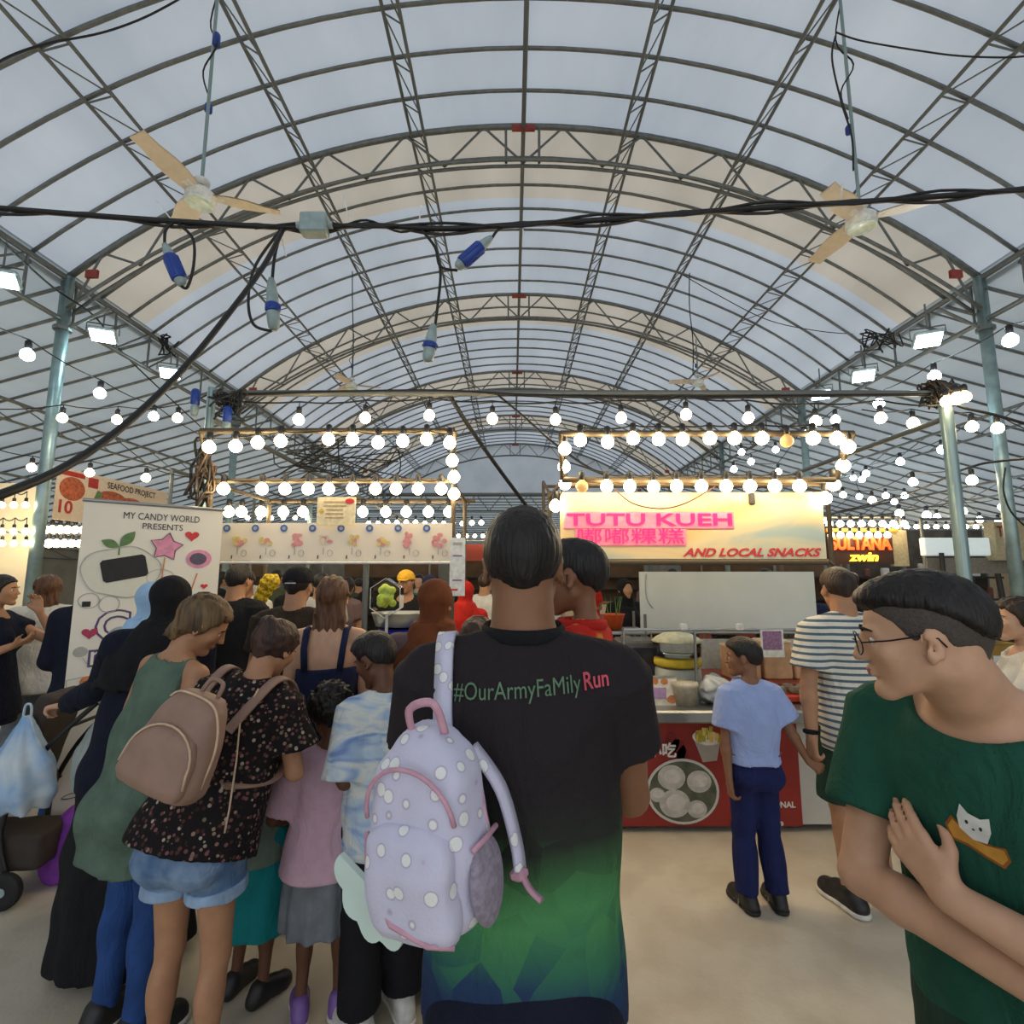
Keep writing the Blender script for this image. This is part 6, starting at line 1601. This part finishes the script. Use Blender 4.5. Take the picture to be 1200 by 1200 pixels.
emb([(-.042,-.012),(-.034,.006),(-.02,-.002),(.0,-.008),(.022,-.006),(.036,.000),(.043,-.014),(.036,-.030),(.016,-.030),(-.010,-.027),(-.032,-.030)], EO, .0022)
emb([(-.038,-.013),(-.032,.001),(-.018,-.006),(.002,-.012),(.022,-.010),(.034,-.004),(.039,-.014),(.033,-.026),(.014,-.026),(-.010,-.023),(-.030,-.026)], EB, .0030)
emb([(-.022,-.006),(-.026,.010),(-.023,.030),(-.012,.022),(.004,.022),(.015,.030),(.018,.010),(.014,-.008),(-.004,-.013)], EW, .0038)
for x in (-.013, .005): emb(ellipse(x, .008, .0022, .003, 8), EK, .0046)
emb(ellipse(-.004, .002, .002, .0015, 8), EK, .0046)
# glasses
LENS = GLASS.copy(); LENS.name = 'spectacle_lens'
for n_ in LENS.node_tree.nodes:
    if n_.type == 'MIX_SHADER': [LENS.node_tree.links.remove(l) for l in list(n_.inputs[0].links)]; n_.inputs[0].default_value = .04
hq = gm['h']; GLM = M('glasses_frame', (34,32,34), .35, .6)
sp = thing('glasses', 'thin dark rimmed glasses worn by the man in green', 'glasses', (GX, GY, 0), math.radians(114))
for s_ in (1,-1):
    MB().tube([tuple(hq(s_*.155+.105*math.cos(a), .435-.03*abs(math.cos(a))*(1 if math.cos(a)*s_ > 0 else 0), -.005+.085*math.sin(a))) for a in [2*PI*k/18 for k in range(19)]], .0011, 5).build('rim', GLM, sp, True)
    MB().prism([(0,0)]*0+[(0.105*math.cos(a)*gm['hh'], .085*math.sin(a)*gm['hh']) for a in [2*PI*k/16 for k in range(16)]], -.0004, .0004).build('lens', LENS, sp, False, tuple(hq(s_*.155,.43,-.005)), Matrix(gm['Rh'].tolist()).to_euler())
    MB().tube([tuple(hq(s_*.262,.405,.02)), tuple(hq(s_*.325,.22,.025)), tuple(hq(s_*.352,.02,.045)), tuple(hq(s_*.350,-.09,.02)), tuple(hq(s_*.345,-.13,-.05))], .0016, 5).build('temple_arm', GLM, sp, True)
MB().tube([tuple(hq(-.05,.435,.02)), tuple(hq(0,.455,.03)), tuple(hq(.05,.435,.02))], .0013, 5).build('bridge', GLM, sp, True)

# --- schoolboy in light blue and the man in stripes holding his hand
BXk, BYk = 1.225, 2.74
boy = person('schoolboy in pale blue shirt and navy trousers facing the counter', (BXk, BYk), 2, 1.28, 'k', .86, SK_B, vox=.0075, cvox=.008, headfrac=.150, face=True,
    hair=dict(style='short', mat=HB, thick=.035, top=.06, amp=.0016), head=(58,4,0),
    top=dict(kind='tee', mat=C_SCHOOL, hem=.545, loose=.020, sleeve=.74, sl_loose=1.9, neck=(.044,.046,.03), neck_z=.852, fold=.006, ff=1.2, drape=1.0),
    bottom=dict(kind='trousers', mat=C_TROU, loose=.016, hem=.055, hemr=.036, waist=.585, fold=.005), shoes=(SHOE_B, SOLE_B),
    arms=dict(L=((BXk-.145,BYk-.02,.785), (BXk-.150,BYk-.06,.60), (.1,0,-1), (1,.1,0), .6), R=((BXk+.185,BYk-.02,.835), (BXk+.245,BYk-.06,.700), (.75,-.1,-.5), (.4,.5,-.4), .55)))
Tq = boy['T']
MB().tube([tuple(Tq(.060*math.cos(a), .006+.052*math.sin(a), .838+.012*math.sin(a))) for a in [2*PI*k/18 for k in range(19)]], .010, 6, flat=1.8).build('collar', C_SCHOOL, boy['root'], True)
MB().tube([(.104*boy['S']*math.cos(a), -.003+.083*boy['S']*math.sin(a), .578*boy['S']) for a in [2*PI*k/24 for k in range(25)]], .008, 6, flat=.5).build('waistband', M('belt_red', (120,52,60), .8), boy['root'], True)
for q in boy['J'].values():
    g = q['an']; fd = rotz(math.radians(q['fy'])) @ A(0,1,0); S_ = boy['S']
    sd = np.cross(fd, A(0,0,1))
    for dd, hh_ in ((.02,.085),(.055,.062)):
        c_ = A(g[0],g[1],0)+fd*dd
        MB().tube([tuple(c_+sd*.036*math.cos(a)+A(0,0,hh_*max(.12,math.sin(a)))) for a in [PI*k/10 for k in range(11)]], .006, 6, flat=.5).build('sandal_strap', M('strap_grey', (150,148,146), .6), boy['root'], True)
SMX, SMY = 1.745, 2.74
sm = person('man in blue and white striped shirt holding the schoolboy\'s hand', (SMX, SMY), 4, 1.645, 'm', .92, SK_T, vox=.0085, cvox=.009, hair=dict(style='short', mat=HDB, thick=.03, top=.05), head=(-10,2,0), face=True,
    top=dict(kind='tee', mat=STRIPE, hem=.455, loose=.020, sleeve=.72, sl_loose=2.2, neck=(.046,.050,.036), fold=.004), bottom=dict(kind='shorts', mat=C_GSHORT, hem=.30, loose=.022), shoes=(SHOE_B, SOLE_W),
    arms=dict(L=((SMX-.235,SMY-.04,1.06), (SMX-.258,SMY-.08,.815), (-.05,-.05,-1), (1,.2,0), .75)))
q = sm['J']['L']; w_ = q['wr']*.9+q['el']*.1; wd = unit(q['wr']-q['el']); e1 = unit(np.cross(wd, A(1,0,0))); e2 = np.cross(wd, e1)
MB().tube([tuple(w_+.031*(e1*math.cos(a)+e2*math.sin(a))) for a in [2*PI*k/14 for k in range(15)]], .009, 6, flat=1.3).build('wristband', C_BLACK, sm['root'], True)

# --- group at the candy stall
FX, FY = -1.02, 1.78
fw = person('woman in dark floral top and denim shorts wearing a taupe backpack', (FX, FY), -10, 1.485, 'f', 1.0, SK_T, vox=.008, cvox=.008, lean=18, side=9, head=(-4,30,4), face=True, headfrac=.135,
    hair=dict(style='bun', mat=HRED, thick=.055, bun=.9), top=dict(kind='tee', mat=FLORAL, hem=.50, loose=.022, sleeve=.62, sl_loose=2.2, flare=.012, neck=(.052,.056,.042), fold=.006, drape=1.0),
    bottom=dict(kind='shorts', mat=C_DENIM, hem=.415, loose=.012, cuff=C_DENIMC, fold=.004), shoes=(SHOE_B, SOLE_W),
    arms=dict(R=((FX+.265,FY+.10,.93), (FX+.13,FY+.27,.92), None, None, .5), L='fwd'))
TAUPE = M('bag_taupe', (150,120,104), .6, 0, .08, 12, .15, 200); PIPE = M('bag_piping', (206,178,150), .5)
tb = thing('backpack', 'taupe backpack with pale piping on the back of the floral top woman', 'backpack', (-1.005, 1.545, 1.00))
tb.scale = (.84, .84, .84)
tb.rotation_euler = (math.radians(-12), math.radians(17), math.radians(-12))
F = Field(); F.u(loft([(0,0,0,.125,.060),(.03,0,0,.148,.072),(.12,0,0,.150,.075),(.22,0,0,.128,.068),(.29,0,.006,.100,.056),(.325,0,.012,.072,.040)], pw=3.0), .01); F.noise(folds(.003, 1.5, 3)); put(F.mesh(.007, 'main_body', TAUPE), 'main_body', tb)
F = Field(); F.u(loft([(.01,0,-.058,.120,.030),(.04,0,-.064,.136,.038),(.13,0,-.064,.128,.036),(.19,0,-.058,.100,.026),(.215,0,-.052,.062,.014)], pw=2.8), .008); put(F.mesh(.007, 'front_pocket', TAUPE), 'front_pocket', tb)
MB().tube([(-.135,-.075,.06)]+[(-.128*math.cos(PI*k/14), -.080, .10+.118*math.sin(PI*k/14)) for k in range(15)]+[(.135,-.075,.06)], .004, 6).build('piping', PIPE, tb, True)
MB().tube(smooth_path([(.150,-.01,.06),(.148,-.02,.18),(.115,-.03,.27),(.06,-.035,.315),(-.06,-.035,.315),(-.10,-.03,.285)], 5), .004, 6).build('zip', PIPE, tb, True)
MB().tube(smooth_path([(-.03,.02,.32),(-.02,.03,.37),(.03,.03,.37),(.04,.02,.32)], 6), .008, 6).build('grab_loop', TAUPE, tb, True)
bpy.context.view_layer.update(); inv = tb.matrix_world.inverted()
Wf = fw['root'].matrix_world
def fwp(x, y, z): return inv @ (Wf @ Vector(fw['T'](x, y, z).tolist()))
for s_ in (1,-1):
    ribbon([fwp(s_*.045,-.105,.74), fwp(s_*.062,-.085,.80), fwp(s_*.070,-.035,.862), fwp(s_*.075,.03,.862), fwp(s_*.085,.088,.79), fwp(s_*.105,.075,.70), fwp(s_*.118,.0,.655), fwp(s_*.08,-.10,.64)], .040, .009).build('shoulder_strap', TAUPE, tb, True)
MB().tube([fwp(.055,-.07,.835), fwp(.062,-.10,.76), fwp(.085,-.098,.69), fwp(.105,-.09,.60), fwp(.11,-.085,.56)], .0035, 5).build('strap_cord', PIPE, tb, True)

TX, TY = -1.37, 2.02
tw = person('woman in long sage tunic and jeans with streaked hair bending her head', (TX, TY), -24, 1.55, 'f', .92, SK_T, vox=.009, lean=8, side=4, head=(-38,34,8), headfrac=.140, face=True, hair=dict(style='bob', mat=HGOLD, thick=.055, len=-.42, wide=.30, ends=.7),
    top=dict(kind='tank', mat=C_SAGE, hem=.385, loose=.014, flare=0, neck=(.056,.060,.045), fold=.008, drape=1.0, name='tunic', wave=(9,.02)), bottom=dict(kind='trousers', mat=C_JEAN, loose=.006, hem=.04), shoes=(SHOE_B, SOLE_W), arms=dict(R='fwd', L='fwd'))
HX, HY = -1.63, 2.36
hw = person('woman in black headscarf and long black dress pushing the stroller', (HX, HY), 18, 1.60, 'f', 1.05, SK_L, vox=.010, side=6, hair=dict(style='hijab', mat=C_BLACK, drape=.70, dw=1.02), head=(-6,6,0),
    top=dict(kind='long', mat=C_DNAVY, hem=.44, loose=.02, sleeve=1.9, sl_loose=1.5, fold=.005), bottom=dict(kind='skirt', mat=C_BLACK, hem=.03, flare=.045, loose=.014, wave=(8,.05), fold=.007), shoes=(SHOE_B, SOLE_B),
    arms=dict(L=((-1.90,2.45,1.10), (-2.14,2.56,.995), (-1,.1,-.15), (0,.0,-1), .8), R='fwd'))
person('woman in pale blue headscarf half hidden behind the black headscarf', (-1.93, 2.78), -6, 1.57, 'f', 1.0, SK_T, vox=.012, hair=dict(style='hijab', mat=C_BLUEH, drape=.68, dw=1.0), top=dict(kind='long', mat=C_LG, hem=.42, loose=.02, sleeve=1.9), bottom=dict(kind='skirt', mat=C_GREY, hem=.03, flare=.04, wave=(8,.05)), shoes=SHOE_B, arms=dict(L='fwd', R='fwd'))
girl = person('small girl in pink t-shirt and grey skirt with dark curly hair', (-.715, 2.12), 14, 1.165, 'k', .95, SK_D, vox=.0085, headfrac=.168, face=True, hair=dict(style='afro', mat=HB, thick=.11, line=([-.8,-.5,-.3,-.12,0,.1,.2,.3,.45], [-.42,-.42,-.36,-.2,-.05,.02,.2,.28,.30])), head=(25,14,0),
    top=dict(kind='tee', mat=C_PINK, hem=.46, loose=.022, sleeve=.85, sl_loose=2.4, flare=.03, neck=(.046,.048,.034), fold=.005, drape=1.0), bottom=dict(kind='skirt', mat=C_GREY, hem=.285, flare=.042, wave=(13,.06), loose=.01, fold=.003), shoes=(SHOE_P, SOLE_W), arms=dict(L=((-.905,2.07,.69), (-.855,2.23,.63), None, None, .5), R='fwd'))
person('boy in blue and white tie-dye shirt and black trousers looking down', (-.480, 2.07), 38, 1.385, 'k', 1.0, SK_D, vox=.0085, headfrac=.148, lean=5, face=True, hair=dict(style='short', mat=HB, thick=.03, top=.07, amp2=.002), head=(26,24,0),
    top=dict(kind='tee', mat=TIEDYE, hem=.455, loose=.020, sleeve=.95, sl_loose=2.2, neck=(.046,.048,.034), fold=.005, drape=1.0), bottom=dict(kind='trousers', mat=C_BLACK, loose=.022, hem=.07, hemr=.042), shoes=(SHOE_W, SOLE_W), arms=dict(L='fwd', R='fwd'))
person('child in grey-green shirt and teal skirt behind the floral top woman', (-1.01, 2.20), -20, 1.17, 'k', .95, SK_D, vox=.010, headfrac=.165, hair=dict(style='short', mat=HB, thick=.03, top=.05), head=(0,10,0), top=dict(kind='long', mat=C_GG, hem=.46, loose=.02, sleeve=1.6), bottom=dict(kind='skirt', mat=C_TEAL, hem=.22, flare=.03, loose=.014, wave=(7,.05)), shoes=SHOE_B, arms=dict(R='fwd', L='fwd'))
nw = person('woman in navy strappy top with long brown hair facing the candy stall', (-.925, 2.66), 4, 1.60, 'f', .98, SK_L, vox=.009, hair=dict(style='long', mat=HBR, thick=.06, len=-1.22, wide=.35, ends=.66), top=dict(kind='strap', mat=C_NAVY, hem=.45, loose=.010, top=.725), bottom=dict(kind='trousers', mat=C_BLACK, loose=.014, hem=.04), shoes=SHOE_B, arms=dict(L='hang', R='fwd'))
person('man in black cap and dark brown shirt before the candy stall', (-1.30, 3.12), -4, 1.655, 'm', 1.0, SK_T, vox=.010, hair=dict(style='cap', mat=HB, cap=C_BLACK), top=dict(kind='tee', mat=C_BROWNS, hem=.45, loose=.018, sleeve=.6), bottom=dict(kind='trousers', mat=C_BLACK, loose=.016, hem=.04), shoes=SHOE_B, arms=dict(L='fwd', R='fwd'))
person('woman in long brown headscarf in front of the candy stall', (-.36, 2.40), 6, 1.585, 'f', 1.05, SK_T, vox=.009, hair=dict(style='hijab', mat=C_BROWN, drape=.60, dw=1.16, tap=-.02), head=(-14,4,0), top=dict(kind='long', mat=C_MAUVE, hem=.42, loose=.02, sleeve=1.9), bottom=dict(kind='skirt', mat=C_BROWNS, hem=.03, flare=.05, wave=(8,.05)), shoes=SHOE_B, arms=dict(L='fwd', R='fwd'))
person('short person with brown hair between the brown headscarf and the tall man', (-.135, 2.05), -12, 1.44, 'f', .95, SK_B, vox=.011, hair=dict(style='bun', mat=HRED, thick=.06), top=dict(kind='tee', mat=C_TEAL, hem=.45, loose=.016, sleeve=.6), bottom=dict(kind='trousers', mat=C_BLACK, loose=.014, hem=.04), shoes=SHOE_B, arms=dict(L='fwd', R='fwd'))
person('man in black t-shirt beside the roll-up banner', (-2.02, 3.79), -6, 1.685, 'm', 1.02, SK_T, vox=.011, hair=dict(style='short', mat=HB, thick=.035, top=.05), top=dict(kind='tee', mat=C_BLACK, hem=.45, loose=.018, sleeve=.6), bottom=dict(kind='trousers', mat=C_BLACK, loose=.016, hem=.04), shoes=SHOE_B, arms=dict(L='hang', R='hang'))

# --- left aisle
person('woman in dark dress at the left edge with her hand at her mouth', (-3.60, 3.62), -70, 1.615, 'f', .95, SK_T, vox=.011, face=True, hair=dict(style='tail', mat=HB, thick=.05), top=dict(kind='tee', mat=C_DNAVY, hem=.40, loose=.014, sleeve=.4, name='dress', flare=.03), bottom=dict(kind='skirt', mat=C_DNAVY, hem=.38, flare=.025), shoes=SHOE_W, arms=dict(L=((-3.30,3.82,1.12), (-3.36,3.70,1.36), (-.2,-.05,.8), None, .4), R=((-3.46,3.36,1.07), (-3.25,3.42,1.16), None, (0,.3,1), .4)))
person('woman in white blouse and grey trousers at the left food stall', (-3.66, 4.08), 38, 1.615, 'f', .95, SK_L, vox=.011, hair=dict(style='bob', mat=HBR, thick=.07, len=-.78, wide=.37), top=dict(kind='long', mat=C_WHITE, hem=.46, loose=.03, sleeve=1.5, sl_loose=2, flare=.03), bottom=dict(kind='trousers', mat=C_GREY, loose=.03, hem=.04, hemr=.05), shoes=SHOE_W, arms=dict(L='fwd', R='fwd'))
person('woman with long dark hair in navy cardigan behind the roll-up banner', (-2.93, 3.62), 26, 1.645, 'f', .85, SK_L, vox=.011, hair=dict(style='long', mat=HDB, thick=.06, len=-1.55, wide=.36), top=dict(kind='long', mat=C_DNAVY, hem=.44, loose=.025, sleeve=1.8), bottom=dict(kind='trousers', mat=C_JEAN, loose=.02, hem=.04), shoes=SHOE_B, arms=dict(L='fwd', R='hang'))

# --- behind the candy stall
def bgp(label, px, Y, H, yaw, **k):
    base_ = dict(sex='m', skin=SK_T, vox=.015, hair=dict(style='short', mat=HB, thick=.035, top=.04), top=dict(kind='tee', mat=C_GREY, hem=.45, loose=.018, sleeve=.6), bottom=dict(kind='trousers', mat=C_BLACK, loose=.016, hem=.04), shoes=SHOE_B, arms=dict(L='fwd', R='fwd'))
    base_.update(k); return person(label, (Xat(px, Y, 1.4), Y), yaw, H, **base_)
def tee(m, **k): d_ = dict(kind='tee', mat=m, hem=.45, loose=.018, sleeve=.6); d_.update(k); return d_
bgp('candy seller in white shirt facing us beside the black t-shirt man', 288, 5.0, 1.66, 172, face=True, skin=SK_B, top=tee(C_WHITE))
bgp('man in grey t-shirt behind the candy stall counter', 375, 5.05, 1.64, 8, top=tee(C_LG))
bgp('dark haired man behind the grey t-shirt man', 352, 5.8, 1.66, 20, top=tee(C_BLACK))
bgp('seller with yellow hat and black jacket facing us', 476, 5.05, 1.66, 176, face=True, skin=SK_T, top=tee(C_BLACK, kind='long', sleeve=1.9), hair=dict(style='cap', mat=HB, cap=M('cap_yellow', (206,160,40), .8)))
bgp('person in navy hooded top with back turned near the candy seller', 503, 5.5, 1.62, 10, top=tee(C_NAVY, kind='long', sleeve=1.9), hair=dict(style='hijab', mat=C_NAVY, drape=.72))
bgp('person in red headscarf beyond the brown headscarf', 545, 4.7, 1.56, 0, sex='f', hair=dict(style='hijab', mat=C_RED, drape=.62), top=tee(C_RED, kind='long', sleeve=1.9))
bgp('person in white shirt left of the tall man\'s head', 568, 5.9, 1.64, -20, top=tee(C_WHITE), hair=dict(style='short', mat=HDB, thick=.04, top=.04))
bgp('woman with dark hair under the middle of the candy banner', 405, 5.9, 1.6, -10, sex='f', hair=dict(style='bob', mat=HB, thick=.06), top=tee(C_MAUVE))
bgp('woman in dark headscarf behind the candy stall post', 430, 6.6, 1.6, 0, sex='f', hair=dict(style='hijab', mat=C_BLACK, drape=.7), top=tee(C_BLACK, kind='long', sleeve=1.9))
bgp('man in olive shirt far behind the candy stall', 322, 7.2, 1.7, 0, top=tee(C_OLIVE))
# --- around the snack stall
bgp('woman in black headscarf inside the snack stall at the orange basket', 731, 5.6, 1.58, -160, sex='f', hair=dict(style='hijab', mat=C_BLACK, drape=.62, dw=1.1), top=tee(C_BLACK, kind='long', sleeve=1.9))
bgp('child in navy cap at the right end of the white back panel', 963, 4.95, 1.34, 40, sex='k', headfrac=.16, vox=.012, hair=dict(style='cap', mat=HB, cap=C_NAVY), top=tee(C_NAVY))
bgp('man in light grey shirt far behind the white back panel', 790, 7.5, 1.72, 5, top=tee(C_LG))
bgp('woman in mauve top far behind the white back panel', 845, 8.0, 1.66, -12, sex='f', hair=dict(style='bob', mat=HBR, thick=.06), top=tee(C_MAUVE))
bgp('man in dark shirt far behind the snack stall', 900, 7.2, 1.72, 15, top=tee(C_BLACK))
bgp('shopper in white top and maroon print beside the bare post', 1134, 6.45, 1.64, 20, sex='f', hair=dict(style='bob', mat=HB, thick=.06), top=tee(C_WHITE), bottom=dict(kind='skirt', mat=MAROONP, hem=.2, flare=.04, waist=.62))
bgp('shopper in red top inside the dark goods stall', 1108, 8.0, 1.66, 160, top=tee(C_RED), face=True)
bgp('shopper before the orange lit name sign', 1000, 6.4, 1.66, 0, top=tee(C_BLACK), hair=dict(style='short', mat=HDB, thick=.04))
bgp('second shopper before the orange lit name sign', 1040, 6.5, 1.60, -15, sex='f', top=tee(C_TEAL), hair=dict(style='bob', mat=HB, thick=.06))
rw = person('woman in white t-shirt with long dark hair at the right edge', (2.42, 2.46), 62, 1.50, 'f', 1.05, SK_L, vox=.009, face=True, hair=dict(style='long', mat=HDB, thick=.06, len=-1.2, wide=.36), head=(10,2,0), top=tee(C_WHITE, hem=.47, sleeve=.62), bottom=dict(kind='trousers', mat=C_NAVY, loose=.014, hem=.04), shoes=SHOE_W, arms=dict(L=((2.16,2.27,.99), (2.10,2.50,.98), None, None, .4), R='fwd'))
# --- people further off in the hall
gr = random.Random(12)
far_ = [(-.75,7.6,'in black near the aisle'),(-.25,9.0,'in grey mid aisle'),(.25,8.2,'in navy mid aisle'),(.75,9.6,'in white far down the aisle'),(-1.5,8.4,'in teal behind the candy stall'),(1.55,10.2,'in red far behind the snack stall'),(-2.6,8.8,'in olive left of the candy stall'),(2.4,9.0,'in mauve right of the snack stall'),(-.1,11.5,'in light grey at the far end'),(-4.3,7.6,'in black deep in the left aisle'),(-4.7,9.2,'in white deep in the left aisle')]
fm = [C_BLACK, C_GREY, C_NAVY, C_WHITE, C_TEAL, C_RED, C_OLIVE, C_MAUVE, C_LG, C_BLACK, C_WHITE]
for i, (x, y, lb) in enumerate(far_):
    sx_ = 'f' if i % 2 else 'm'
    person('distant ' + ('woman ' if sx_ == 'f' else 'man ') + lb, (x, y), gr.choice((0,170,30,-40,150)), gr.uniform(1.56,1.72), sx_, 1.0, gr.choice((SK_T,SK_B,SK_L)), vox=.018, hair=dict(style='bob' if sx_ == 'f' else 'short', mat=HB, thick=.05), top=tee(fm[i]), bottom=dict(kind='trousers', mat=C_BLACK, loose=.016, hem=.04), shoes=SHOE_B, arms=dict(L='fwd', R='hang'))

# ------------------------------------------------------------------ stroller and bags at the left edge
STRM = M('stroller_frame', (40,38,38), .45, .3); STRF = M('stroller_cloth', (64,54,48), .85, 0, .1, 20)
sr = thing('stroller', 'dark stroller with black handle pushed by the black headscarf woman', 'stroller', (-2.60, 2.73, 0), math.radians(6)); sr.scale = (1, .78, 1)
for (x, y, r) in ((.12,-.05,.085),(.12,.42,.085),(-.50,-.02,.075),(-.50,.40,.075)):
    w = MB().lathe([(r*.62,-.018),(r*.95,-.022),(r,-.012),(r,.012),(r*.95,.022),(r*.62,.018)], 20, (x,y,r), Matrix.Rotation(PI/2, 3, 'X')).build('wheel', M('tyre', (26,26,26), .7), sr, True)
    MB().lathe([(.0001,-.02),(r*.25,-.022),(r*.25,.022),(.0001,.02)], 12, (x,y,r), Matrix.Rotation(PI/2, 3, 'X')).build('hub', GREYP, w)
    for k in range(5):
        a = 2*PI*k/5; MB().tube([(x,y,r),(x+r*.66*math.cos(a),y,r+r*.66*math.sin(a))], .008, 5).build('spoke', STRM, w)
for y in (0, .38):
    MB().tube(smooth_path([(.12,y,.09),(.05,y,.36),(.18,y,.68),(.44,y-.10*(y<.1)*0,.955)], 5), .013, 8).build('side_frame', STRM, sr, True)
    MB().tube([(-.50,y+.01,.08),(-.2,y,.38),(.10,y,.50)], .013, 8).build('front_leg', STRM, sr, True)
MB().tube(smooth_path([(.44,0,.955),(.50,.06,.985),(.50,.32,.985),(.44,.38,.955)], 5), .019, 8).build('handle', BLACKC, sr, True)
MB().tube([(.30,0,.83),(.30,.38,.83)], .010, 6).build('cross_bar', STRM, sr)
F = Field(); F.u(rbox((-.16,.19,.50), (.27,.17,.05), .03), .02); F.u(rbox((.10,.19,.74), (.045,.17,.26), .03, R2=roty(.30)), .03); F.noise(folds(.004,1.3)); put(F.mesh(.012, 'seat', STRF), 'seat', sr)
F = Field(); F.u(rbox((-.02,.19,.22), (.24,.16,.09), .03), .01); F.noise(folds(.006,1.4)); put(F.mesh(.012, 'basket', STRF), 'basket', sr)
BAGB = M('bag_blue_plastic', (120,168,214), .35, 0, .3, 5, .2, 40, rgb2=(206,216,222))
def hungbag(label, loc, r, h, mat, seed):
    t = thing('carrier_bag', label, 'bag', loc); F = Field()
    F.u(loft([(-h,0,0,r*.8,r*.6),(-h*.85,0,0,r,r*.75),(-h*.5,0,0,r*.85,r*.6),(-h*.15,0,0,r*.3,r*.25),(0,0,0,.02,.02)], wave=None), .01)
    F.noise(lambda x, y, z: .010*np.sin(np.arctan2(y, x)*7+seed+z*9)*np.clip(-z/h*1.5+.2,0,1)); F.noise(folds(.005, 1.6, seed)); put(F.mesh(.010, 'bag_body', mat), 'bag_body', t)
    MB().tube(smooth_path([(-.02,0,-.03),(-.015,0,.05),(.015,0,.05),(.02,0,-.03)], 5), .006, 5).build('handle', mat, t, True); return t
hungbag('blue and white carrier bag hanging from the stroller handle', (-2.47, 2.72, .90), .165, .44, BAGB, 1)
hungbag('small translucent grey carrier bag at the stroller handle', (-2.14, 2.80, .93), .12, .40, M('bag_grey_plastic', (150,160,156), .35, 0, .2, 7), 2.4)
F = Field(); F.u(loft([(0,0,0,.16,.12),(.10,0,0,.17,.13),(.30,.02,0,.10,.09),(.36,.02,0,.03,.03)], wave=(6,.05)), .01); F.noise(folds(.008,1.5)); F.half((0,0,.001),(0,0,-1))
o = put(F.mesh(.012, 'purple_bag', M('purple_cloth', (136,62,168), .8)), 'purple_bag', None, (-2.40, 3.02, 0)); tag(o, 'bright purple cloth bag on the floor beside the stroller', 'bag')
